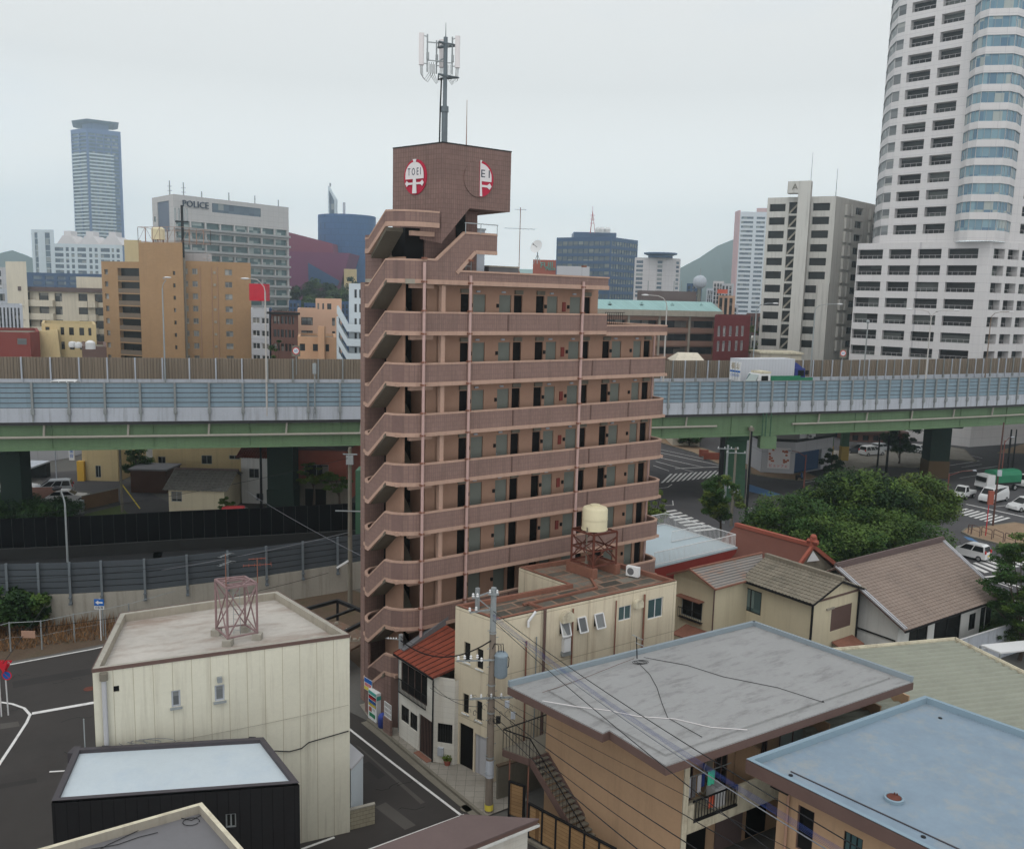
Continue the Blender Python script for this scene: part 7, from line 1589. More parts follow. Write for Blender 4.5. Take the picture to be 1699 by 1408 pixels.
p = V2(1161, 470, 330); T = thing('ball_water_tower', 'grey ball on a slim stem rising above the low town', 'water tower', (*p, 0)); zc = zofs(1161, 468, 330)
MB().lathe((*p, zc-2.6), [(0, 0), (1.3, .35), (2.3, 1.3), (2.6, 2.6), (2.3, 3.9), (1.3, 4.8), (0, 5.2)], 20).build('ball', conclight, T, True); MB().tube([(*p, 0), (*p, zc-2.4)], .7, 8).build('stem', concd, T); MB().tube([(*p, zc+2.5), (*p, zc+5)], .15, 4).build('rod', steel, T)
for i, (u0, u1, v, y, m_, lb) in enumerate(((1135, 1160, 470, 360, darkoff, 'small dark far block left of the ball water tower'), (1168, 1180, 478, 300, conclight, 'small grey far block right of the ball water tower'), (1178, 1196, 466, 340, pinkw, 'pale pink far block with balconies behind the turquoise roof'), (1192, 1212, 470, 330, greyc, 'light grey far block beside the pale twin tower'), (1188, 1216, 490, 240, peachb, 'low peach far block over the dark red block'))):
    simple('far_block', lb, 'building', [(u0, y), (u1, y)], v, m_, [tuple(x for j in range(3) for x in (u0+2+j*(u1-u0-3)/3, u0+2+(j+.6)*(u1-u0-3)/3))], [v+4+7*j for j in range(5)], 1.3, .15, group='far blocks in the gap')
c = V2(1198, 482, 239); tag(MB().box(c[0]-1.2, c[0]+1.4, c[1]-.5, c[1]+.2, zofs(1198, 487, 239), zofs(1198, 480, 239)).build('roof_sign', mat('sign_orange', C(222, 96, 70), .6)), 'small orange roof sign on the low peach far block', 'sign')
T, W_, poly, zt = simple('pale_twin_tower', 'tall pale blue white tower with rows of balconies and a pink side', 'apartment building', [(1213, 620), (1220, 600), (1246, 600), (1290, 596)], 352, tower2,
    [(), (1222, 1243), (1248, 1262)], [(0, 0)], 1, v=480) if False else (None,)*4
zt = zofs(1220, 351, 600); T, W_, poly = block('pale_twin_tower', 'tall pale blue white tower with rows of balconies and a pink side', 'apartment building', [(1214, 612), (1221, 600), (1275, 598)], zt, tower2, 25, v=480)
w = W_[1]; zs = [(zt-3.2-2.95*i-1.5, zt-3.2-2.95*i) for i in range(30)]; xs = cols_px(w, (1223, 1243, 1248, 1262), 480); H = {1: grid(w, xs, zs), 0: []}; finish(T, W_, poly, zt, tower2, H, .8); windows(T, w, H[1], g_blue, .8, cap=100)
k = MB(); W_[0].slab(k, (-.5, W_[0].L, 5, zt+1), .05, .8); k.build('pink_side', mat('pink_side', C(190, 150, 150), .8), T)
simple('twin_tower_rear', 'second pale tower part with a pink cap behind the pale twin tower', 'apartment building', [(1247, 625), (1290, 622)], 345, mat('pink_cap', C(186, 150, 150), .8), [()], [400], 1, v=480)
Yc = 186; L0 = 189; zt = zofs(1378, 327, Yc)
T, W_, poly = block('grey_apartment_tower', 'grey apartment tower with open stair slot and projecting lift shaft', 'apartment building', [(1266, 190), (1378, 184), (1470, 204)], zt, aptg, 12, v=450); w, w1 = W_
zrw = [w.px(1300, 343+22.4*i)[1] for i in range(11)]
zrow_ = [(z-1.55, z) for z in [zofs(1378, 336+23.0*i, 184) for i in range(11)]]
H0 = grid(w, cols_px(w, (1270, 1296), 450), zrow_)+grid(w, cols_px(w, (1302, 1316), 450), [(a-.5, b+.3) for a, b in zrow_])+grid(w, cols_px(w, (1341, 1369), 450), zrow_[:6])+grid(w, cols_px(w, (1331, 1356), 450), [(a, b) for a, b in zrow_[6:]])
H1 = grid(w1, cols_px(w1, (1412, 1425, 1440, 1447), 450), [(a+.0, b-.1) for a, b in zrow_])
finish(T, W_, poly, zt, aptg, {0: H0, 1: H1}, .9); windows(T, w, H0, g_void, .9, cap=60); windows(T, w1, H1, g_dark, .5, frame=steel, fw=.08, cap=90)
for a, b in zrow_:
    for us in ((1394, 1399), (1403, 1408), (1434, 1438)): x = cols_px(w1, us, 450)[0]; w1.slab(MB(), (x[0], x[1], a-.6, b+.1), .02, .5).build('duct_box', aptg, T)
    x = cols_px(w, (1303, 1315), 450)[0]; k = MB(); k.beam(w.pt(x[0], a-.4, -.2), w.pt(x[1], b-.2, -.4), .35); k.build('stair_flight', creamtrim, T)
x = cols_px(w, (1318, 1338), 450)[0]; zs_ = zofs(1328, 299, 184); w.slab(MB(), (x[0], x[1], 0, zs_), .02, 2.2).build('lift_shaft', aptg, T); w.slab(MB(), (x[0]-2.2, x[0]+1.0, zs_-2.4, zs_), .0, 2.19).build('shaft_sign', aptg, T)
pm = w.pt(x[0]-.7, zs_-1.2, 2.26); text_part(T, 'A', 1.7, pm, (w.d.x, w.d.y, 0), (0, 0, 1), concd, .05)
w.slab(MB(), (cols_px(w, (1360, 1378), 450)[0][0], w.L+.02, 0, zrow_[5][0]-.8), .02, 1.0).build('stair_shaft', aptg, T)
for u in (1341, 1418): p = w.pt(w.px(1341, 330)[0], 0, -2) if u < 1400 else w1.pt(4, 0, -2); MB().tube([(p[0], p[1], zt-1), (p[0], p[1], zofs(u, 253 if u < 1400 else 280, p[1]))], [.1, .04], 5).build('lightning_rod', steel, T)
zb = zofs(1636, 400, 157)
BT = thing('white_tower', 'large white residential tower with recessed balconies and blue bay windows', 'apartment building', (*V2(1540, 560, 160), 0)); T = BT; T['nw'] = 0
q0, q1, q2 = V2(1416, 500, 171), V2(1633, 500, 157), V2(1830, 500, 171)
w, w1 = Wall(q0, q1, 0, zb), Wall(q1, q2, 0, zb)
zc_ = [zofs(1636, 411.5+28.6*i, 157) for i in range(8)]; zr_ = [(z-1.75, z) for z in zc_]
def ux(w, us, v): return cols_px(w, us, v)
cL = ux(w, (1423, 1464, 1474, 1511, 1522, 1561, 1572, 1622), 430)
cR = [];
x = 1.2
while x < w1.L-5: cR.append((x, x+2.9)); x += 3.75
H0 = grid(w, cL, zr_); H1 = grid(w1, cR, zr_)
mb = MB(); w.face(mb, H0, 1.3); w1.face(mb, H1, 1.3); mb.quad((*q0, zb), (*q1, zb), (*q2, zb), (q2[0]*1.2, q2[1]*1.2, zb), (q0[0]*1.2+8, q0[1]*1.2, zb)); Wall((q0[0]*1.2+8, q0[1]*1.2), q0, 0, zb).face(mb)
mb.build('base_wall', whitet, T)
g_bal = glass('glass_balcony', (.022, .018, .018), (.055, .055, .055), .3, (1.1, 2.0), curtain=(.14, .15, .14), spec=.12)
windows(T, w, H0, g_bal, 1.3, cap=32, name='window'); windows(T, w1, H1, g_bal, 1.3, cap=44, name='window')
def rails(w, H, m=steel):
    k = MB()
    for a, b, c, d in H:
        w.slab(k, (a, b, c+.62, c+.67), -.12, -.07)
        n = max(3, int((b-a)/.9))
        for i in range(n+1): x = a+(b-a)*i/n; w.slab(k, (x-.02, x+.02, c, c+.62), -.11, -.08)
        n = 4
    o = k.build('balcony_railing', mat('rail_white', C(170, 165, 165), .6), T); o['kind'] = 'stuff'
rails(w, H0); rails(w1, H1)
zT = 92
up_pts = [(1449, 182), (1452, 176), (1461, 171.5), (1473, 170), (1583, 161.5), (1592, 158.5), (1606, 156.8), (1652, 156), (1668, 157.5), (1676, 160.5), (1830, 166)]
UP = [V2(u, 380, y) for u, y in up_pts]; W_ = [Wall(UP[i], UP[i+1], zb, zT) for i in range(len(UP)-1)]
zu_ = [zofs(1530, 371.5-28.2*i*(1+.0028*i), 165) for i in range(-1, 21)]
zrw = [(z-1.75, z) for z in zu_]
mb = MB(); all_ = []
for i, w_ in enumerate(W_):
    if i == 3: xs = ux(w_, (1482, 1520, 1531, 1567), 380); th = 1.3; H = grid(w_, xs, zrw); g_ = g_bal
    elif i == 9: xs = []; x = 2.2; th = 1.3; g_ = g_bal; xs = [(2.2+4.0*j, 5.0+4.0*j) for j in range(4)]; H = grid(w_, xs, [(c+.1, d+.1) for c, d in zrw])
    elif i in (0, 1, 2): th = .12; H = grid(w_, [(.0 if i else 0, w_.L)], zrw); g_ = g_grey
    else: th = .12; H = grid(w_, [(0, w_.L)], [(c+.15, d+.25) for c, d in zrw]); g_ = g_bay
    H = [h for h in H if h[2] > zb+.2 and h[3] < zT]
    w_.face(mb, H, th); all_.append((w_, H, th, g_, i))
cen = Vector(UP[3]).lerp(Vector(UP[9]), .5)+Vector((8, 25))
mb.add([(*p, zT) for p in UP]+[(UP[-1][0]*1.2, UP[-1][1]*1.2, zT), (UP[0][0]*1.2+8, UP[0][1]*1.2, zT)], [tuple(range(len(UP)+2))])
Wall((UP[0][0]*1.2+8, UP[0][1]*1.2), UP[0], zb, zT).face(mb); mb.build('tower_wall', whitet, T)
T['nw'] = 0
for w_, H, th, g_, i in all_:
    if i == 3: rails(w_, H); windows(T, w_, H, g_, th, cap=100, name='tower_window')
    elif i == 9: rails(w_, H); windows(T, w_, H, g_, th, cap=44, name='tower_window') if False else windows(T, w_, H, g_, th, cap=76, name='tower_window')
bay = MB(); n_ = 0; T['nw'] = 0
for w_, H, th, g_, i in all_:
    if i in (0, 1, 2): windows(T, w_, H, g_grey, th, cap=54, name='bay_window')
    elif i in (4, 5, 6, 7, 8): windows(T, w_, H, g_bay, th, cap=100, name='bay_window')
k = MB()
for w_, H, th, g_, i in all_:
    if i in (0, 1, 2, 4, 5, 6, 7, 8):
        for a, b, c, d in H:
            n = max(1, int(round(w_.L/1.15)))
            for j in range(n+1): x = w_.L*j/n; w_.slab(k, (max(0, x-.03), min(w_.L, x+.03), c, d), -.11, -.05)
            w_.slab(k, (0, w_.L, d-.04, d+.02), -.02, .06)
o = k.build('mullion', steel, T); o['kind'] = 'stuff'
done(T)
T = thing('low_shop', 'low cream shop roof behind the barrier at the foot of the grey apartment tower', 'building', (*V2(1300, 590, 165), 0)); a, b = V2(1262, 590, 165), V2(1330, 590, 165); MB().box(a[0], b[0], 165, 172, 0, zofs(1290, 587, 165)).build('wall', creamapt, T); MB().box(a[0]-.3, b[0]+.3, 164.6, 172, zofs(1290, 587, 165), zofs(1290, 584, 165)).build('roof', creamgut, T)
a, b = V2(1120, 600, 150), V2(1172, 600, 150); T = thing('gabled_shed', 'cream gabled roof just showing above the brown barrier', 'house', (*a, 0)); z1 = zofs(1145, 596, 150); MB().hexa([(a[0], 150, z1-.5), (b[0], 150, z1-.5), (b[0], 158, z1-.5), (a[0], 158, z1-.5)], [(a[0]+1.2, 153.5, z1+.9), (b[0]-.8, 153.5, z1+.9), (b[0]-.8, 154.5, z1+.9), (a[0]+1.2, 154.5, z1+.9)]).build('roof', creamapt, T); MB().box(a[0]+.3, b[0]-.3, 150.3, 157.7, 0, z1-.51).build('wall', creamapt, T)
rnd = random.Random(11); fm = [greyc, creamapt, conclight, peachb, brownbr, bluew, aptg, darkoff]
fcol = [('grey', 0), ('cream', 1), ('pale blue grey', 2), ('peach', 3), ('brown', 4), ('white', 5), ('stone coloured', 6), ('dark blue', 7)]
spots = [(480, 500, 498, 330), (505, 530, 503, 300), (560, 580, 500, 320), (592, 640, 505, 260), (0, 40, 505, 170), (840, 880, 470, 420), (895, 925, 468, 500), (1040, 1075, 488, 520), (1128, 1150, 486, 420), (1236, 1262, 520, 260), (1196, 1222, 505, 300), (1700, 1760, 560, 260), (-40, 0, 470, 330), (1246, 1262, 560, 205)]
names = ['seen between hall and peach block', 'right of the hall trees', 'over the peach block', 'behind the white stair block', 'behind the red building', 'hidden low behind the antenna', 'left of the dark glass office', 'right of the dark glass office', 'below the pale windowless block', 'left of the grey apartment tower', 'under the pale twin tower', 'past the right edge', 'at the left edge under the hills', 'at the foot of the grey apartment tower']
for i, (u0, u1, v, y) in enumerate(spots):
    c_ = fcol[rnd.randrange(len(fcol))]; us = []; u = u0+2
    while u < u1-4: us += [u, u+3]; u += 6
    simple('town_block', '%s town block %s' % (c_[0], names[i]), 'building', [(u0, y), (u1, y)], v, fm[c_[1]], [tuple(us)], [v+5+9*j for j in range(7)], 1.4, .15, group='low town blocks behind the expressway', cap=24)
def hills(pts, y, m, depth=250):
    A_ = [Yd(u, v, y) for u, v in pts]; n = len(A_); mb = MB(); rnd = random.Random(3)
    for p in A_: h = max(p[2], 0); mb.v += [(p[0], p[1]-h*1.6, -5), (p[0]+rnd.uniform(-8, 8), p[1]-h*.75, h*.52), (p[0], p[1], h), (p[0], p[1]+depth, -5)]
    for i in range(n-1):
        for k in range(3): mb.f.append((i*4+k, (i+1)*4+k, (i+1)*4+k+1, i*4+k+1))
    return struct(mb, 'hills', m)
hm = mat('forest_hill', (.028, .045, .02), .95, .35, .01, fine=.05)
hills([(-300, 470), (-150, 440), (-60, 425), (0, 420), (20, 415), (45, 424), (80, 440), (130, 452), (200, 460), (300, 466)], 1600, hm)
hills([(1010, 490), (1060, 484), (1100, 465), (1130, 444), (1160, 428), (1190, 408), (1215, 398), (1260, 392), (1330, 410), (1450, 440), (1700, 470), (2000, 480)], 1850, hm)
gpoly('road', asphalt2, [(1040, 640), (1950, 640), (1950, 1030), (1560, 1030), (1380, 1000), (1040, 905)], .006)
def pave(pts, m=brownpave, z=.1):
    P = ccw([G(u, v, z)[:2] for u, v in pts]); struct(MB().prism(P, .0, z), 'pavement', m); k = MB()
    for i in range(len(P)): k.beam((*P[i], z*.5+.02), (*P[(i+1) % len(P)], z*.5+.02), .18, z+.04)
    struct(k, 'kerb', concd)
pave([(1020, 712), (1110, 738), (1150, 750), (1194, 770), (1240, 778), (1240, 756), (1194, 752), (1150, 738), (1020, 696)])
pave([(1243, 768), (1246, 786), (1280, 792), (1320, 796), (1345, 795), (1356, 791), (1336, 783), (1300, 775)])
pave([(1596, 882), (1603, 876), (1631, 873), (1684, 866), (1760, 880), (1760, 935), (1700, 915), (1670, 905), (1640, 897), (1612, 890)])
pave([(1656, 751), (1664, 746), (1699, 736), (1760, 728), (1760, 752), (1700, 752)])
pave([(1345, 742), (1390, 792), (1450, 772), (1520, 775), (1560, 760), (1620, 765), (1600, 745), (1540, 735), (1430, 752)], greypave)
crossing('road_marking', (1096, 801), (1196, 791), (1112, 786), (1210, 779), 12); crossing('road_marking', (1094, 849), (1158, 884), (1120, 845), (1196, 880), 8)
crossing('road_marking', (1582, 849), (1650, 869), (1603, 843), (1682, 860), 8); crossing('road_marking', (1604, 935.5), (1672, 922), (1634, 950), (1722, 934), 7, .55)
mb = MB()
for a, b, w_ in (((1092, 750), (1196, 772), .18), ((1090, 758), (1168, 775), .18), ((1088, 765), (1152, 783), .15), ((1084, 772), (1110, 781), .15), ((1120, 777), (1196, 774), .3), ((1080, 742), (1192, 766), .15), ((1603, 836), (1699, 857), .3), ((1557, 775), (1625, 764), .15), ((1609, 755), (1630, 760), .15), ((1560, 787), (1655, 773), .15), ((1592, 793), (1665, 781), .12), ((1595, 775), (1629, 770), .12), ((1652, 840), (1690, 836), .12), ((1630, 957), (1655, 955), .3), ((1650, 962), (1700, 975), .3), ((1632, 958), (1680, 975), .15), ((1640, 985), (1700, 1000), .14), ((1665, 906), (1690, 912), .12), ((1336, 800), (1358, 796), .2), ((1244, 786), (1252, 788), .3), ((1085, 811), (1108, 808), .15), ((1108, 808), (1115, 803), .15), ((1100, 838), (1117, 838), .12), ((1117, 838), (1116, 830), .12), ((1240, 842), (1248, 843), .15), ((1239, 850), (1262, 849), .15), ((1239, 857), (1250, 856), .15)): line(mb, [a, b], w_, .012)
struct(mb, 'road_marking', paint)
for k_, pts in enumerate(([(1243, 803), (1296, 820), (1276, 823), (1243, 815)], [(1598, 889), (1612, 892), (1625, 900), (1606, 895)], [(1648, 908), (1672, 914), (1690, 922), (1665, 918)], [(1632, 984), (1660, 982), (1668, 990), (1640, 990)])): gpoly('road_marking', bluepaint, pts, .014)
for i, (a, b) in enumerate((((1606, 884), (1611, 886)), ((1612, 884), (1625, 890)), ((1628, 888), (1645, 894)), ((1648, 892), (1664, 899)), ((1667, 898), (1684, 905)))):
    p, q = G(*a, .1), G(*b, .1); T = thing('guard_rail', ('first', 'second', 'third', 'fourth', 'fifth')[i]+' brown hoop rail from the left along the paved island', 'guard rail', p, 0, 'hoop rails on the paved island')
    MB().tube([p, (*p[:2], 1.0), (*lerp(p, q, .08)[:2], 1.1), (*lerp(p, q, .92)[:2], 1.1), (*q[:2], 1.0), q], .045, 6).build('hoop', browntrim, T); MB().tube([(*p[:2], .6), (*q[:2], .6)], .03, 5).build('bar', browntrim, T)
a, b, c = G(1262, 783, .1), G(1316, 786, .1), G(1372, 776, .1)
T = thing('corner_shop', 'grey corner shop with a large food poster under the viaduct', 'shop', a, 0); sp = [a[:2], b[:2], (c[0]+1, c[1]+1), (c[0]+1, c[1]+14), (a[0]-1, a[1]+14)]
w0 = Wall(sp[0], sp[1], 0, 4.9); w1 = Wall(sp[1], sp[2], 0, 4.9); mb = MB(); w0.face(mb); w1.face(mb, [(.2, w1.L-3, .1, 3.2)], .5); [Wall(sp[i], sp[(i+1) % 5], 0, 4.9).face(mb) for i in (2, 3, 4)]; mb.build('wall', greyc, T); w1.pane(MB(), (.2, w1.L-3, .1, 3.2), -.45).build('shutter', darkoff, T)
MB().prism(inset(sp, -.4), 4.9, 5.3).build('roof', blackm, T)
po = w0.slab(MB(), (.9, w0.L-.6, .8, 3.9), .003, .06).build('poster', logow, T); k = MB(); rnd = random.Random(4)
for i in range(34):
    x, z = rnd.uniform(1, w0.L-.9), rnd.uniform(1.7, 3.7)
    if abs(x-w0.L/2-.1) < .75 and z < 3.2: continue
    w0.slab(k, (x-.16, x+.16, z-.14, z+.14), .061, .07+i*.001)
k.build('food_pictures', mat('food_red', C(170, 92, 62), .6, .3, 3), po); text_part(po, 'ビュッフェ', .55, w0.pt(w0.L/2+.1, 1.2, .07), (w0.d.x, w0.d.y, 0), (0, 0, 1), signred, .01)
x, y = sp[1]; w1.slab(MB(), (.5, 4.6, 5.4, 6.1), .3, .4).build('signboard', white, T)
ac_unit((sp[1][0]+2.5, sp[1][1]+1.0, 5.3), .2, 'white air conditioner unit on the corner shop roof under the viaduct')
p = G(1326, 796, .1); T = thing('scooter', 'dark parked scooter on the brown paving at the corner shop', 'scooter', p, .6)
Mx = MW[T.name]; t = lambda *v: tuple(Mx @ Vector(v)); k = MB()
for x in (-.6, .6): n = 12; c0 = [(x+.24*math.cos(2*math.pi*i/n), .25+.24*math.sin(2*math.pi*i/n)) for i in range(n)]; k.hexa([t(a, -.05, b) for a, b in c0], [t(a, .05, b) for a, b in c0])
k.build('wheel', rubber, T); MB().hexa([t(-.75, -.15, .4), t(.35, -.15, .25), t(.35, .15, .25), t(-.75, .15, .4)], [t(-.7, -.12, .8), t(-.1, -.12, .75), t(-.1, .12, .75), t(-.7, .12, .8)]).build('body', blackm, T); MB().hexa([t(.35, -.17, .3), t(.6, -.17, .3), t(.6, .17, .3), t(.35, .17, .3)], [t(.4, -.1, 1.0), t(.5, -.1, 1.0), t(.5, .1, 1.0), t(.4, .1, 1.0)]).beam(t(.42, -.33, 1.02), t(.42, .33, 1.02), .04).build('front_shield', darkoff, T)
for i, (u, v) in enumerate(((1168, 757), (1182, 762))):
    p = G(u, v, .1); T = thing('planter_fence', ('small', 'larger')[i]+' red brown planter fence on the far pavement left of the green pier', 'planter', p); k = MB(); w_ = .7+i*.6; k.box(p[0]-w_, p[0]+w_, p[1]-.1, p[1]+.1, .1, 1.2).box(p[0]-w_-.1, p[0]-w_, p[1]-.15, p[1]+.15, .1, 1.3).build('board', redo, T)
def cpos(lb, a, b, m, kind, **kw):
    p, q = G(*a), G(*b); yaw = math.atan2(q[1]-p[1], q[0]-p[0]); return car(lb, ((p[0]+q[0])/2, (p[1]+q[1])/2, .01), yaw, m, kind, **kw)
def cyaw(lb, u, v, deg, m, kind, **kw): return car(lb, (*G(u, v)[:2], .01), math.radians(deg), m, kind, **kw)
cyaw('white small car seen from behind at the big crossing', 1610, 925, 128, carw, 'hatch')
cyaw('white van waiting at the stop line beside the green truck', 1648, 832, 215, carw, 'van', cat='van', name='van')
cyaw('white mini truck with an open bed left of the white van', 1600, 826, 220, carw, 'cab', cat='truck', name='mini_truck')
cyaw('white hatchback cut off by the right edge near the crossing', 1700, 846, 200, carw, 'wagon'); cyaw('white van further back at the right edge', 1704, 806, 215, carw, 'wagon')
cyaw('dark car parked under the viaduct near the shop', 1424, 752, 170, card, 'wagon'); cyaw('white wagon parked right of the dark car under the viaduct', 1446, 755, 25, carw, 'wagon'); cyaw('silver car parked behind the white wagon under the viaduct', 1462, 748, 25, cars, 'sedan')
cyaw('white car parked behind the street tree under the viaduct', 1513, 750, 140, carw, 'sedan')
p = G(1655, 812); T = thing('green_truck', 'green canvas covered truck standing behind the white van', 'truck', (0, 0, 0))
MB().box(-3.0, 1.6, -1.1, 1.1, .9, 1.2).build('bed', blackm, T); k = MB(); n = 8; pr = [(-1.1, 1.2), (-1.12, 2.2), (-.9, 2.7), (-.4, 2.85), (.4, 2.85), (.9, 2.7), (1.12, 2.2), (1.1, 1.2)]
k.hexa([(-3.0, a, b) for a, b in pr], [(1.6, a, b) for a, b in pr]).build('canvas', greenm, T); MB().hexa([(1.7, -1, .6), (3.3, -1, .6), (3.3, 1, .6), (1.7, 1, .6)], [(1.7, -.95, 2.3), (3.0, -.95, 2.3), (3.0, .95, 2.3), (1.7, .95, 2.3)]).build('cab', carw, T)
MB().box(3.1, 3.3, -.8, .8, 1.35, 2.0).build('windscreen', g_void, T)
for wx in (-2, 2.4):
    for s_ in (-1, 1): wheel(T, wx, s_*.95, .42, .42, .25, s_)
place(T, (*p[:2], .01), math.radians(200))
def pole(label, a, vtop, r, m, name='utility_pole', cat='utility pole', z0=0, arms=(), group=None):
    p = G(*a, z0); zt_ = zofs(a[0], vtop, p[1]); T = thing(name, label, cat, p, 0, group); MB().tube([p, (p[0], p[1], zt_)], [r, r*.72], 8).build('pole', m, T, True)
    for dz, L_, k_ in arms:
        o = MB().beam((p[0]-L_/2, p[1]-.1, zt_-dz), (p[0]+L_/2, p[1]-.1, zt_-dz), .09).build('crossarm', steel, T); b = MB()
        for j in range(k_): x = p[0]-L_/2+.1+(L_-.2)*j/max(1, k_-1); b.lathe((x, p[1]-.1, zt_-dz+.05), [(.04, 0), (.06, .05), (.03, .1), (.06, .13), (.02, .18)], 8)
        b.build('insulator', white, o)
    return T, p, zt_
pole('left of two grey utility poles beside the green pier', (1200, 868), 738, .17, steel, arms=((.4, 2.4, 4), )); T, p, z = pole('right of two grey utility poles beside the green pier', (1213, 872), 742, .17, concd, arms=((.6, 2.2, 3), (4.6, 1.2, 2)))
MB().box(p[0]-.1, p[0]+.5, p[1]-.4, p[1]-.1, z-5.2, z-4.2).build('junction_box', conclight, T)
def side_lamp(label, a, vtop, u2, m):
    p = G(*a); z = zofs(a[0], vtop, p[1]); T = thing('street_lamp', label, 'street lamp', p, 0, 'brown street lamps at the crossing'); x2 = Yd(u2, vtop-4, p[1])[0]
    MB().tube([p, (p[0], p[1], z)], [.11, .07], 8).build('pole', m, T, True); MB().tube([(p[0], p[1], z-.3), (p[0]+(x2-p[0])*.5, p[1], z+.35), (x2, p[1], z+.5)], .045, 6).build('arm', m, T); MB().lathe((x2, p[1], z+.35), [(0, 0), (.22, .05), (.3, .14), (.15, .24), (0, .26)], 12).build('lamp_head', conclight, T, True)
bm = mat('lamp_reddish', C(122, 70, 62), .6)
side_lamp('brown street lamp with its head over the twin yellow footed piers', (1333, 815), 754, 1310, bm); side_lamp('brown street lamp before the dark pier with the brown base', (1572, 815), 785, 1617, bm); side_lamp('tall brown street lamp at the far right crossing', (1660, 800), 730, 1680, bm)
for i, (u, v, vt_, r, lb) in enumerate(((1455, 780, 725, .2, 'slim black post left of the street tree under the viaduct'), (1470, 784, 722, .25, 'thicker black post beside the street tree under the viaduct'), (1670, 790, 712, .2, 'thin black mast at the far side of the right crossing'), (1680, 776, 712, .16, 'second thin mast right of the thin black mast at the crossing'), (1237, 872, 715, .2, 'black post on the right of the green pier'))):
    pole(lb, (u, v), vt_, r*.8, blackm, 'post', 'post')
T, p, z = pole('dark red signal mast with a pedestrian signal at the paved island', (1647, 873), 700, .11, mat('signal_brown', C(86, 58, 52), .7), 'signal_mast', 'traffic signal'); MB().box(p[0]-.9, p[0]-.3, p[1]-.2, p[1]+.1, 2.6, 4.2).build('signal_box', redo, T); MB().box(p[0]-.2, p[0]+.25, p[1]-.3, p[1]-.1, 6.0, 6.7).build('round_signal', conclight, T)
pole('thin red post at the paved island left of the signal mast', (1635, 890), 838, .06, signred, 'post', 'post')
for i, (u0, u1, y, v, m_, lb) in enumerate(((1405, 1500, 160, 716, brownbr, 'long low brown roofed car park shed under the viaduct'), (1560, 1660, 168, 708, concd, 'dark grey shop row in the shade behind the right crossing'), (1665, 1800, 175, 700, greydark, 'dark shop row at the right edge under the viaduct'), (1370, 1404, 165, 712, darkoff, 'small dark kiosk block behind the corner shop'))):
    a, b = V2(u0, 730, y), V2(u1, 730, y); z = zofs(u0, v, y); w = Wall(a, b, 0, z); T = thing('shop_row', lb, 'building', (*a, 0)); H = [(1+j*(w.L-1)/5, j*(w.L-1)/5+.2+(w.L-1)/5, .2, min(z-.6, 2.6)) for j in range(5)]
    mb = MB(); w.face(mb, H, .4); [Wall(p, q, 0, z).face(mb) for p, q in ((b, (b[0], b[1]+8)), ((b[0], b[1]+8), (a[0], a[1]+8)), ((a[0], a[1]+8), a))]; mb.build('wall', m_, T); windows(T, w, H, g_dark, .35, name='shopfront'); MB().box(a[0]-.5, b[0]+.5, min(a[1], b[1])-.6, a[1]+8, z, z+.3).build('roof', browntrim, T)
def tree(label, base, H, R, crown_lo, m=0, n=60, per=120, leaf=.2, name='tree', cat='tree', group=None, seed=1, trunk=.18, m2=None, flat=1.0):
    rnd = np.random.default_rng(seed); x, y, z = base; per = int(per*1.9); leaf *= .66; n = int(n*1.25)
    T = thing(name, label, cat, base, 0, group)
    cz = z+(crown_lo+H)/2; ch = (H-crown_lo)/2
    k = MB().tube([(x, y, z), (x+.1, y, z+crown_lo*.6), (x+.05, y+.1, z+crown_lo+ch*.6)], [trunk, trunk*.75, trunk*.35], 8)
    C_ = []
    for i in range(n):
        d = rnd.normal(size=3); d /= np.linalg.norm(d); q = .35+.65*rnd.random()**.5
        p = np.array([x+d[0]*R*q, y+d[1]*R*q, cz+d[2]*ch*q*(1 if d[2] > 0 else .75)]); C_.append(p)
        if i % 5 == 0: k.tube([(x+.05, y+.1, z+crown_lo*.9+rnd.random()*ch*.5), tuple(p)], [trunk*.35, .02], 5)
    k.build('trunk', bark, T, True)
    for gi, mi in enumerate((m, m if m2 is None else m2)):
        sel = C_[gi::2]; pts = []
        for p in sel:
            rr = R*rnd.uniform(.18, .34); v = rnd.normal(size=(per, 3)); v /= np.linalg.norm(v, axis=1)[:, None]; v *= (rnd.random(per)**.45)[:, None]; v[:, 2] *= .62*flat; pts.append(p+v*rr)
        P = np.concatenate(pts); N = len(P); a = rnd.random(N)*6.283; tl = rnd.normal(size=N)*.45; l = leaf*(.6+.8*rnd.random(N))
        u = np.stack([np.cos(a), np.sin(a), tl], 1)*l[:, None]; b = np.stack([-np.sin(a), np.cos(a), rnd.normal(size=N)*.4], 1)*(l*.55)[:, None]
        V = np.stack([P-u, P+b, P+u, P-b], 1).reshape(-1, 3); F = np.arange(N*4).reshape(N, 4); mb = MB(); mb.v = V.tolist(); mb.f = F.tolist(); mb.build('crown', leafm[mi], T)
    return T
GR = 'leafy trees beside the crossing'
def tpx(u, v): p = G(u, v); return (p[0], p[1], 0)
tree('large spreading green tree above the tiled roof, middle crown of the group', (*V2(1425, 850, 86), 0), 8.3, 5.3, 2.0, 0, 120, 170, .2, group=GR, seed=2, trunk=.3, m2=3)
tree('green tree with a bare trunk showing at the right end of the group', (*V2(1512, 850, 88), 0), 7.7, 4.3, 2.4, 0, 90, 150, .2, group=GR, seed=3, trunk=.25, m2=2)
tree('dark green tree at the left end of the group near the red roof', (*V2(1318, 870, 80), 0), 6.9, 4.6, 1.2, 0, 85, 150, .19, group=GR, seed=4, trunk=.25, m2=1)
tree('green tree filling the gap low behind the ornamented gable', (*V2(1385, 880, 76), 0), 6.0, 5.0, .8, 1, 90, 150, .19, group=GR, seed=5, trunk=.25, m2=0)
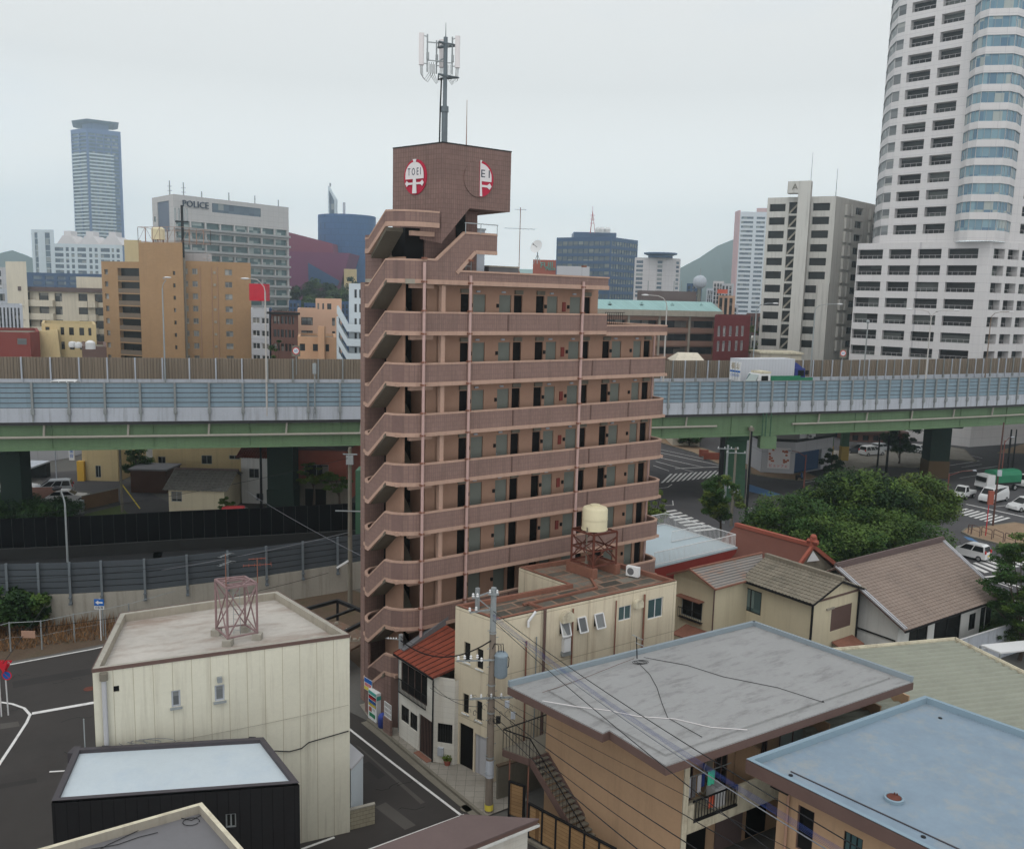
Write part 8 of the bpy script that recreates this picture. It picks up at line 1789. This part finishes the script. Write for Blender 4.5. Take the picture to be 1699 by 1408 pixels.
tree('low bright green tree in front of the large spreading one', (*V2(1470, 890, 80), 0), 6.0, 5.0, .8, 1, 90, 150, .19, group=GR, seed=6, trunk=.25, m2=0)
tree('small bushy olive green tree before the green pier', (*V2(1195, 870, 84), 0), 8.2, 2.0, 3.0, 2, 40, 120, .16, seed=7, trunk=.16, m2=1)
tree('yellow green tree peeping out right of the brown block', (*V2(1086, 850, 88), 0), 6.0, 1.2, 1.0, 2, 26, 110, .14, seed=8, trunk=.12)
tree('tree with layered green boughs at the right edge', (*V2(1706, 970, 60), 0), 9.6, 2.6, 1.2, 1, 75, 150, .15, seed=9, trunk=.16, m2=0, flat=.6)
tree('dark street tree beside two black posts under the viaduct', (*V2(1492, 760, 138), 0), 7.5, 2.8, .8, 1, 40, 110, .22, seed=10, m2=3)
tree('dark shrub tree on the pavement left of the green pier', (*V2(1142, 752, 150), 0), 3.2, 2.6, .2, 1, 30, 100, .2, seed=12, m2=3)
tree('dark shrub beside the yellow footed piers', (*V2(1380, 775, 125), 0), 4.2, 1.6, .2, 3, 24, 100, .18, seed=13)
tree('green tree in the shade by the far right corner', (*V2(1600, 745, 168), 0), 8.2, 3, 3.5, 1, 34, 90, .25, seed=14, m2=3)
tree('round green bush behind the white sheet fence', (*V2(1660, 1040, 62), 0), 2.6, 2.4, .1, 0, 34, 120, .13, seed=15, m2=1, name='bush', cat='bush')
tree('low hedge bush by the hoop rails and blue paint', (*V2(1640, 1020, 68), 0), 2.0, 2.2, .1, 1, 26, 110, .13, seed=16, name='bush', cat='bush')
tree('small green tree beside the brown brick office behind the expressway', (*V2(458, 575, 140), 0), zofs(458, 560, 140), 1.5, 8, 0, 24, 90, .2, seed=17, m2=1)
tree('yellow green tree between the dark red block and grey tower', (*V2(1247, 570, 196), 0), zofs(1247, 540, 196), 2.6, 4, 0, 30, 90, .3, seed=18, m2=2)
for i, (u, v, R_) in enumerate(((500, 470, 9), (528, 466, 10), (556, 464, 10), (584, 462, 9), (606, 468, 8), (515, 490, 9), (560, 488, 9))):
    y = 395-6*i if i < 5 else 365; tree('%s big dark green tree below the maroon hall, %s' % (('first', 'second', 'third', 'fourth', 'fifth', 'lower left', 'lower right')[i], 'counted from the left' if i < 5 else 'in front of the row'), (*V2(u, 480, y), 0), zofs(u, v, y), R_, 8, 1 if i % 2 else 3, 40, 90, .75, group='trees below the maroon hall', seed=20+i, m2=0)
tree('leafy dark shrub by the wire fence at the left edge', (*V2(12, 1050, 60), 0), 3.6, 2.0, .2, 1, 26, 90, .2, seed=30, m2=3, name='shrub', cat='shrub'); tree('leafy dark shrub on the verge right of its neighbour at the edge', (*V2(50, 1045, 60.5), 0), 3.3, 1.6, .2, 0, 22, 90, .2, seed=31, m2=3, name='shrub', cat='shrub')
tree('low hedge in front of the red carport roof behind the black wall', (*V2(70, 850, 90), 0), 2.4, 3.6, .1, 3, 50, 110, .18, seed=32, m2=1, name='hedge', cat='hedge'); tree('second stretch of hedge at the left edge behind the black wall', (*V2(22, 845, 90), 0), 3.2, 2.6, .1, 1, 40, 110, .18, seed=33, m2=3, name='hedge', cat='hedge')
tree('small round tree by the grey tiled cottage under the viaduct', (*V2(228, 790, 109), 0), 4.8, 2.2, 1.4, 0, 26, 100, .2, seed=34, m2=1); tree('small pine tree before the red brown house under the viaduct', (*V2(520, 790, 99), 0), 5.6, 2.0, 2.6, 2, 20, 100, .16, seed=35, flat=.5); tree('second pine tree right of the first before the red brown house', (*V2(562, 790, 98), 0), 4.6, 1.7, 1.8, 0, 18, 100, .16, seed=36, flat=.5)
tree('low shrub at the corner of the grey tiled cottage', (*V2(377, 825, 94), 0), 2.4, 1.1, .2, 0, 16, 80, .14, seed=37, name='shrub', cat='shrub')
gpoly('lawn', mat('lawn_green', C(84, 98, 50), .95, .25, 1), [(140, 853), (200, 838), (212, 852), (140, 862)], .02)
gpoly('road', asphalt2, [(60, 785), (160, 778), (215, 800), (290, 838), (300, 852), (200, 850), (150, 815), (75, 806)], .012)
def hbox(name, label, us, y, h, m, wins=(), roof=None, depth=8, g=g_dark, vr=780, yaw=0, rm=None):
    a, b = V2(us[0], vr, y), V2(us[1], vr, y+yaw); w = Wall(a, b, 0, h); T = thing(name, label, 'house', (*a, 0)); H = [w.r(*q) for q in wins]; mb = MB(); w.face(mb, H, .12); q = (b[0]*1.0+.3, b[1]+depth); r = (a[0]+.0, a[1]+depth)
    Wall(b, q, 0, h).face(mb); Wall(q, r, 0, h).face(mb); Wall(r, a, 0, h).face(mb); mb.build('wall', m, T); windows(T, w, H, g, .1, frame=steel, fw=.06)
    if roof == 'flat': MB().prism([(a[0]-.2, a[1]-.2), (b[0]+.2, b[1]-.2), (q[0]+.2, q[1]), (r[0]-.2, r[1])], h, h+.2).build('roof', rm or concd, T)
    elif roof:
        z = h+roof; M0, M1 = ((a[0]+r[0])/2-.5, (a[1]+r[1])/2, z), ((b[0]+q[0])/2+.5, (b[1]+q[1])/2, z)
        A_, B_, D_, E_ = (a[0]-.5, a[1]-.5, h-.1), (b[0]+.5, b[1]-.5, h-.1), (q[0]+.5, q[1]+.5, h-.1), (r[0]-.5, r[1]+.5, h-.1); k = MB(); slope(k, M0, M1, B_, A_, 14, 8, .04, .04); k.build('roof', rm or tilegr, T); k = MB(); slope(k, M1, M0, E_, D_, 14, 8, .04, .04); k.build('roof', rm or tilegr, T); MB().beam(M0, M1, .3, .3).build('ridge', brownr, T)
        for (p, r_, c) in ((a, r, M0), (b, q, M1)): MB().add([(*p, h), (*r_, h), (c[0]+(.5 if c is M0 else -.5), c[1], z-.1)], [(0, 1, 2)]).build('gable', m, T)
    return T, w
hbox('grey_warehouse', 'pale grey warehouse wall behind the parked cars at the far left', (-80, 118), 111, 8, greyc, roof='flat', rm=concd, depth=12, yaw=15); a = V2(0, 780, 132)
T = thing('garage_mouth', 'dark open garage shed below the pale grey warehouse', 'shed', (*V2(40, 800, 128), 0)); a, b = V2(5, 800, 110), V2(78, 800, 112); MB().box(a[0], b[0], 108.5, 113, 1.9, 2.1).build('roof', conclight, T); MB().box(a[0], b[0], 112, 113, 0, 1.9).build('back_wall', blackm, T)
hbox('cream_shop', 'cream flat building with a dark window and yellow corner', (137, 196), 111, 6, yellowb, [(158, 772, 168, 792)], 'flat', depth=8); p = G(136, 797); tag(MB().box(p[0]-.4, p[0]+.5, p[1]-.4, p[1]+.3, 0, 2.6).build('yellow_column', mat('bright_yellow', C(210, 160, 50), .6)), 'bright yellow corner column at the cream flat building', 'column')
p = G(121, 790); T = thing('shop_sign', 'white upright sign with blue writing beside the cream flat building', 'sign', p); MB().box(p[0]-.35, p[0]+.35, p[1]-.1, p[1]+.1, 2.2, 5).build('board', white, T)
for i, ch in enumerate('理容美容'): text_part(T, ch, .55, (p[0], p[1]-.12, 4.6-i*.62), (1, 0, 0), (0, 0, 1), signblue, .01)
hbox('yellow_flats', 'yellow two storey flats behind the grey tiled cottage', (254, 405), 112, 7.9, yellowb, [(262, 757, 275, 770), (334, 755, 352, 770), (358, 786, 378, 797), (380, 755, 398, 762)], 'flat', depth=9)
hbox('grey_tiled_cottage', 'low cottage with a grey tiled roof behind the black wall', (280, 372), 96, 2.7, creamh, [(284, 815, 302, 832)], 1.6, depth=6.5, rm=mat('grey_cottage_tile', C(122, 120, 114), .85, .25, 1.5), vr=830)
hbox('lean_to_shed', 'dark brown timber shed behind the grey tiled cottage', (216, 274), 105, 2.8, mat('dark_timber', C(78, 52, 42), .9, .2), (), 'flat', depth=4, rm=greydark)
hbox('white_red_roofed_house', 'white two storey house with a rusty red roof by the black pier', (400, 446), 101, 5.6, whitep, [(413, 777, 430, 793), (425, 818, 437, 830)], 1.2, depth=6, rm=redroof)
T, w = hbox('red_brown_house', 'red brown house above a concrete retaining wall right of the pier', (494, 575), 102, 6.4, redo, [(505, 770, 545, 790)], 'flat', depth=8, rm=brownr); w.slab(MB(), (-.3, w.L+.5, 0, 2.9), .02, 1.2).build('retaining_wall', concd, T); w.slab(MB(), (w.L*.2, w.L*.62, 0, 2.0), 1.21, 1.24).build('garage_opening', black, T)
T = thing('red_carport_roof', 'faded red sheet carport roof at the far left behind the hedge', 'carport', (*V2(55, 822, 104), 0)); a, b = V2(22, 825, 94), V2(88, 825, 94); MB().hexa([(a[0], 92, 2.0), (b[0], 92, 2.2), (b[0], 96, 2.5), (a[0], 96, 2.3)], [(a[0], 92, 2.1), (b[0], 92, 2.3), (b[0], 96, 2.6), (a[0], 96, 2.4)]).build('roof', rusttrim, T); MB().box(a[0]+.2, a[0]+.3, 92.2, 92.3, 0, 2).box(b[0]-.3, b[0]-.2, 92.2, 92.3, 0, 2.1).build('post', steel, T)
T = thing('yard_fence_wall', 'brown stained garden wall beside the lawn behind the black wall', 'wall', G(140, 845)); w = Wall(G(138, 846)[:2], G(197, 832)[:2], 0, 1.6); w.slab(MB(), (0, w.L, 0, 1.55), -.15, 0).build('wall', mat('mud_wall', C(118, 90, 64), .95, .2), T); w.slab(MB(), (0, w.L, 1.55, 1.62), -.2, .04).build('coping', concd, T)
for i, u in enumerate((121, 128, 135)): p = G(u, 853-i*.7); T = thing('storage_locker', ('left', 'middle', 'right')[i]+' one of three grey metal lockers behind the black wall', 'locker', p, 0, 'grey lockers'); MB().box(p[0]-.24, p[0]+.24, p[1]-.2, p[1]+.3, 0, 1.5).build('casing', steel, T); MB().box(p[0]-.2, p[0]+.2, p[1]-.215, p[1]-.201, .1, 1.4).build('door', greyc, T)
cyaw('white car parked in front of the dark garage at the far left', 30, 815, 10, carw, 'sedan', group='cars parked behind the black wall'); cyaw('pale car parked beside the red carport roof', 88, 818, 200, cars, 'wagon', group='cars parked behind the black wall'); cyaw('white car roof just right of the red carport roof', 112, 832, 15, carw, 'sedan', group='cars parked behind the black wall')
cyaw('bright red car half hidden by the black wall', 400, 866, 15, carr, 'wagon')
p = G(225, 846); q = (p[0]-1.0, p[1]+.6); tag(MB().tube([(q[0]-.9, q[1], 3.1), (p[0]+.5, p[1], .2)], .07, 6).build('guy_guard', yel), 'yellow slanting stay guard by the lane behind the black wall', 'stay')
pole('grey utility pole beside the lane behind the black wall', (203, 850), 690, .17, concd, arms=((.5, 1.6, 3), )); pole('black utility pole at the left of the big dark pier', (434, 850), 700, .16, blackm); pole('thin white pole rising at the parked cars on the far left', (95, 815), 690, .08, conclight, 'post', 'post'); pole('dark pole near the left picture edge under the viaduct', (18, 870), 764, .22, blackm, 'post', 'post')
p = Yd(112, 930, 67); T = thing('street_lamp', 'grey curved street lamp with a dark head rising behind the ramp barrier', 'street lamp', (p[0], p[1], 1.5)); z = zofs(104, 822, 67); x1 = Yd(94, 811, 67)[0]; x0 = Yd(106, 835, 67)[0]
MB().tube([(p[0], 67, 1.5), (x0+.08, 67, z-.6), (x0-.05, 67, z), (x1+.3, 67, z+.45)], [.09, .07, .06, .05], 8).build('pole', steel, T, True); MB().lathe((x1, 67, z+.38), [(0, 0), (.28, .06), (.36, .2), (.15, .36), (0, .4)], 14).build('lamp_head', blackm, T, True)
p = Yd(23, 860, 92); T = thing('street_lamp', 'black curved lamp at the top left under the viaduct girder', 'street lamp', (p[0], 92, 0)); z = zofs(22, 775, 92); x1 = Yd(28, 768, 92)[0]; MB().tube([(p[0], 92, 0), (p[0]-.1, 92, z-.4), (p[0]+.1, 92, z+.2), (x1, 92, z+.4)], .09, 8).build('pole', blackm, T, True); MB().lathe((x1+.2, 92, z+.2), [(0, 0), (.3, .08), (.36, .22), (0, .4)], 12).build('lamp_head', blackm, T, True)
T = thing('utility_pole', 'tall weathered concrete utility pole with a transformer on the street corner', 'utility pole', (-.66, 39.56, .05)); PX, PY = -.66, 39.56
MB().tube([(PX, PY, 0), (PX, PY, 4), (PX, PY, 9.3)], [.2, .18, .155], 12).build('pole', mat('pole_brown', C(122, 110, 98), .9, .15, .8, .5), T, True); MB().tube([(PX, PY, 9.3), (PX, PY, 11.45)], [.15, .13], 12).build('pole_top', steel, T, True)
k = MB()
for z, r in ((2.0, .205), (2.9, .2), (5.2, .19), (6.6, .185), (7.9, .18), (9.2, .17), (10.2, .16)): k.lathe((PX, PY, z), [(r, 0), (r, .08)], 12, False)
k.build('pole_band', steel, T); MB().lathe((PX, PY, .2), [(.215, 0), (.212, .3)], 12, False).build('yellow_guard', yel, T); MB().lathe((PX, PY, 1.9), [(.206, 0), (.2, .9)], 12, False).build('notice_sleeve', conclight, T)
def crossarm(T, z, L_, ang, k_, r=.05):
    d = Vector((math.cos(ang), math.sin(ang), 0)); c = Vector((PX, PY, z)); o = MB().beam(c-d*L_*.5+Vector((0, -.2, 0)), c+d*L_*.5+Vector((0, -.2, 0)), r*1.6).build('crossarm', steel, T); b = MB()
    for j in range(k_): p = c-d*(L_*.5-.08)+d*((L_-.16)*j/max(1, k_-1)); b.lathe((p.x, p.y-.2, z+.04), [(.03, 0), (.06, .04), (.03, .09), (.055, .13), (.02, .18)], 8)
    b.build('insulator', white, o)
DA = math.atan2(NX[1], NX[0])
crossarm(T, 11.2, .5, 0, 2); k = MB().beam((PX, PY, 11.3), (PX-1.0, PY-.3, 11.0), .06).beam((PX, PY, 10.3), (PX-.75, PY-.25, 11.0), .05).beam((PX, PY, 10.4), (PX-1.1, PY-.3, 10.3), .06); k.build('side_arm', steel, T)
b = MB()
for x, z in ((-.75, 11.05), (-.95, 11.05), (-1.1, 10.35), (-.8, 10.4), (-1.6, 7.95), (-1.3, 8.0), (-1.0, 8.0), (-.7, 8.05), (-.5, 7.9)): b.lathe((PX+x, PY-.28, z), [(.04, 0), (.075, .05), (.04, .1), (.065, .15), (.02, .2)], 8)
b.build('insulator', white, T); MB().beam((PX, PY-.2, 7.95), (PX-1.7, PY-.3, 7.9), .06).build('side_arm', steel, T); crossarm(T, 6.05, 2.1, .15, 5)
o = MB().lathe((PX+.42, PY-.05, 7.05), [(.24, 0), (.29, .06), (.29, 1.02), (.33, 1.04), (.33, 1.12), (.22, 1.24), (.1, 1.28), (0, 1.28)], 28).build('transformer', mat('transformer_blue', C(118, 132, 142), .5, .1, 2), T, True); k = MB()
for i in range(20): a = i*.314; k.beam((PX+.42+.30*math.cos(a), PY-.05+.30*math.sin(a), 7.12), (PX+.42+.30*math.cos(a), PY-.05+.30*math.sin(a), 8.0), .035)
k.build('cooling_fin', MATS['transformer_blue'], o); k = MB()
for i in range(3): k.tube([(PX+.3+.12*i, PY-.1, 8.3), (PX+.3+.1*i, PY-.15, 8.65+.05*i), (PX+.1, PY-.15, 8.75), (PX, PY-.18, 8.5)], .022, 5)
k.tube([(PX+.7, PY-.1, 8.2), (PX+.8, PY-.1, 8.0), (PX+.78, PY-.1, 7.6), (PX+.66, PY-.1, 7.5)], .022, 5); k.build('leads', blackm, o)
k = MB(); rnd = random.Random(9)
for i in range(26):
    z = rnd.choice((6.1, 5.6, 5.3, 4.9)); x = rnd.uniform(-1.1, 1.3); r = rnd.uniform(.06, .13); k.tube([(PX+x+r*math.cos(t/2), PY-.25+rnd.uniform(-.1, .1), z+r*1.2*math.sin(t/2)) for t in range(11)], .009, 4, False)
k.build('loose_loops', blackm, T)
for i, (x, z) in enumerate(((.35, 4.95), (1.05, 5.2), (.75, 5.75))): MB().box(PX+x-.1, PX+x+.12, PY-.35, PY-.2, z-.12, z+.2).build('junction_box', blackm if i == 0 else conclight, T)
k = MB()
for i in range(18): z = 2.2+.45*i; a = .6 if i % 2 else -2.4; k.beam((PX+.17*math.cos(a), PY+.17*math.sin(a), z), (PX+.32*math.cos(a), PY+.32*math.sin(a), z), .025)
k.build('step_bolt', steel, T)
pp = G(664, 1212, .09); T = thing('utility_pole', 'short grey service pole at the left corner of the white house', 'utility pole', pp); z = zofs(661, 1052, pp[1]); MB().tube([pp, (pp[0], pp[1], z)], .13, 10).build('pole', steel, T, True); k = MB()
for i in range(4): k.lathe((pp[0]-.25-.15*i, pp[1]-.1, z-.25), [(.03, 0), (.05, .05), (.03, .1)], 8)
k.build('insulator', white, T); MB().beam((pp[0]+.1, pp[1]-.1, z-.28), (pp[0]-.85, pp[1]-.1, z-.2), .05).build('crossarm', steel, T); P2 = (pp[0], pp[1], z)
p = G(581, 1012); T = thing('utility_pole', 'grey concrete utility pole left of the brown block by the ramp', 'utility pole', p); z3 = zofs(577, 742, p[1]); MB().tube([p, (p[0], p[1], z3)], [.2, .14], 10).build('pole', concd, T, True); P3 = (p[0], p[1], z3)
for z, L_ in ((z3-.5, 1.0), (z3-5.0, 2.2)): MB().beam((p[0]-L_*.5, p[1]-.2, z), (p[0]+L_*.6, p[1]-.2, z), .08).build('crossarm', steel, T)
MB().beam((p[0]-1.0, p[1]-.2, z3-9.6), (p[0]-.1, p[1]-.2, z3-9.0), .14).build('lamp_tube', white, T); MB().box(p[0]-.25, p[0]+.3, p[1]-.3, p[1]-.1, z3-1.3, z3-.6).build('insulator', steel, T)
p = G(601, 1000); T = thing('drain_riser', 'pale vertical riser pipe between the left pole and brown block', 'pipe', p); MB().tube([p, (p[0], p[1], zofs(600, 752, p[1]))], .12, 8).build('pipe', conclight, T, True); k = MB(); [k.lathe((p[0], p[1], z), [(.15, 0), (.15, .12)], 8) for z in (2, 4.5, 7, 9.5)]; k.build('pipe_clamp', steel, T)
p = V2(606, 880, 78); T = thing('green_pier_edge', 'green viaduct column just showing left of the brown block', 'pier', (*p, 0)); MB().box(p[0]-.9, p[0]+1.2, p[1], p[1]+2, 0, 9).build('column', green2, T)
p = Yd(792, 998, 44.2); T = thing('roof_post', 'short grey post at the left corner of the rusty flat roof', 'post', (p[0], p[1], 8.65)); MB().tube([(p[0], p[1], 8.6), (p[0], p[1], zofs(785, 975, p[1]))], .13, 10).build('post_tube', steel, T, True)
def wire(label, a, b, sag=.4, r=.014, m=None, cat='cable', n=14, group=None, count=1, gap=.0, name='cable'):
    k = MB()
    for c in range(count):
        o = (c-(count-1)/2)*gap; pts = []
        for i in range(n+1): t = i/n; p = lerp(a, b, t); pts.append((p[0]+o*.4, p[1]+o*.3, p[2]-sag*4*t*(1-t)+o*.6+(.012*math.sin(t*40+c) if count > 1 else 0)))
        k.tube(pts, r, 5, False)
    return tag(k.build(name, m or wirem), label, cat, group)
top = (PX, PY-.15, 10.15)
Eb = Yd(1460, 1450, 15.5); wire('bundle of thin blue cables running from the street pole down to the lower right', top, Eb, .35, .0036, wireb, count=6, gap=.03, name='cable_bundle')
wire('black cable strand running beside the blue bundle', (PX, PY-.15, 10.35), Yd(1500, 1450, 15.0), .3, .014); wire('black cable crossing the grey roof below the blue bundle', (PX, PY-.15, 9.9), Yd(1330, 1450, 17), .2, .014)
wire('grey cable twisted along the blue bundle', (PX, PY-.15, 10.0), Yd(1440, 1450, 15.8), .38, .016, wireg)
for i, (z, u, y, s_) in enumerate(((6.0, 1300, 17, .1), (5.6, 1215, 18.5, .2), (5.2, 1160, 19.5, .25), (4.9, 1105, 21, .2), (6.2, 1385, 16, .05))):
    wire('black service cable over the ochre wall, number %s from the top' % ('two', 'three', 'four', 'five', 'one')[i], (PX+.1, PY-.2, z), Yd(u, 1445, y), s_, (.012, .016, .013, .018, .008)[i], group='service cables over the ochre wall')
wire('thick black cable sagging from the street pole to the service pole', (PX-.1, PY-.2, 8.9), (P2[0], P2[1]-.1, P2[2]-.3), .9, .035); 
wire('thin cable from street pole to service pole above the thick one', (PX-.9, PY-.3, 8.1), (P2[0], P2[1]-.1, P2[2]-.1), .3, .01); wire('slack cable from the white house to the street pole', (PX-.6, PY-.2, 5.6), (-3.9, 44.0, 4.5), .35, .012); wire('second slack cable from the street pole to the white house', (PX-.9, PY-.2, 6.0), (-4.0, 44.0, 4.3), .3, .012)
wire('steel stay wire from the street pole over the beige wall', (PX, PY, 9.6), Yd(905, 1080, 43), .05, .008, wireg); wire('cable from the street pole along the grey roof edge', (PX+.8, PY-.2, 6.0), Yd(910, 1112, 42), .1, .014)
wire('long cable from the left pole to the far left edge over the black wall', (P3[0], P3[1]-.2, P3[2]-9.3+2.6), Yd(-30, 985, 62), .5, .02, wireg); wire('second long cable from the left pole falling to the left', (P3[0], P3[1]-.2, P3[2]-7.0), Yd(-30, 965, 60), .6, .014)
wire('cable crossing over the ramp barrier to the brown block', Yd(410, 815, 90), Yd(606, 925, 60), .2, .018, wireg); wire('dark cable high on the left under the girder', Yd(-20, 858, 88), Yd(577, 760, 66), .8, .016, wirem); wire('cable from the tower roof up to the left pole', Yd(545, 950, 60), Yd(20, 1045, 50), .5, .016)
wire('black cable slanting down to the stop sign on the left', Yd(75, 1003, 55), Yd(5, 1100, 47), .02, .02); k = MB(); c = Yd(47, 1052, 50.5); tag(k.box(c[0]-.42, c[0]+.42, c[1]-.02, c[1]+.02, c[2]-.22, c[2]+.22).build('hanging_plate', peach), 'small pink plate hanging on the slanting cable at the left', 'plate')
w_ = Wall(G(153, 1110, 9.7), G(580, 1052, 9.7), 0, 9.6); k = MB(); k.tube([w_.pt(*w_.px(u, v), .06) for u, v in ((455, 1244), (480, 1245), (500, 1240), (512, 1230), (540, 1222), (578, 1211))], .025, 5); tag(k.build('wall_cable', wirem), 'black cable fixed in a bend across the cream panel wall', 'cable')
wire('thin cable running down along the cream panel wall', w_.pt(*w_.px(200, 1242), .05), w_.pt(*w_.px(578, 1168), .05), .12, .008, creamtrim)
p = G(1057, 1092, 7.1); T = thing('broken_aerial', 'bent aerial stub with coiled cable at the far edge of the grey flat roof', 'antenna', p); MB().tube([p, (p[0]-.08, p[1], 8.25)], .03, 6).build('mast', blackm, T); k = MB().beam((p[0]-.3, p[1], 8.35), (p[0]+.25, p[1], 8.1), .03).beam((p[0]-.12, p[1], 7.95), (p[0]+.3, p[1]-.1, 7.8), .03); k.build('rods', steel, T); k = MB()
for j in range(3): k.tube([(p[0]+.3*math.cos(t/2)+.1*j, p[1]-.5+.2*math.sin(t/2), 7.11+.02*j) for t in range(13)], .015, 4, False)
k.build('cable_coil', blackm, T)
def rcable(lb, pts, m=wirem, r=.014): tag(MB().tube([G(u, v, 7.115) for u, v in pts], r, 4, False).build('roof_cable', m), lb, 'cable')
rcable('thin black cable lying down the middle of the grey flat roof', [(1060, 1100), (1078, 1118), (1090, 1140), (1098, 1165), (1108, 1190), (1165, 1222)]); rcable('black cable lying to the right across the grey flat roof', [(1068, 1090), (1140, 1103), (1200, 1122), (1290, 1140), (1368, 1165)]); rcable('brown cable lying to the left on the grey flat roof', [(1052, 1092), (1030, 1100), (980, 1120), (925, 1140), (900, 1148)], browntrim); rcable('pale hose lying across the front of the grey flat roof', [(900, 1162), (960, 1172), (1010, 1178), (1060, 1188), (1120, 1192), (1180, 1206), (1240, 1210)], logow, .02)
for i, (u, v) in enumerate(((1348, 1167), (1363, 1163), (1116, 1245))): p = G(u, v, 7.003); tag(MB().lathe(p, [(.1, 0), (.1, .05), (.03, .08)], 10).build('roof_drain', blackm), ('left of two round black drains near the front edge of the grey flat roof', 'right of two round black drains near the front edge of the grey flat roof', 'single black drain at the nearest corner of the grey flat roof')[i], 'drain')
hz = bpy.data.materials.new('haze'); hz.use_nodes = True; nt = hz.node_tree; nt.nodes.clear(); o_ = nt.nodes.new('ShaderNodeOutputMaterial'); pv = nt.nodes.new('ShaderNodeVolumePrincipled')
pv.inputs['Density'].default_value = .00052; pv.inputs['Color'].default_value = (.76, .92, 1.0, 1); pv.inputs['Anisotropy'].default_value = .8; nt.links.new(pv.outputs[0], o_.inputs['Volume'])
o = MB().box(-1700, 1900, -80, 2200, -6, 240).build('haze', hz); o['kind'] = 'stuff'
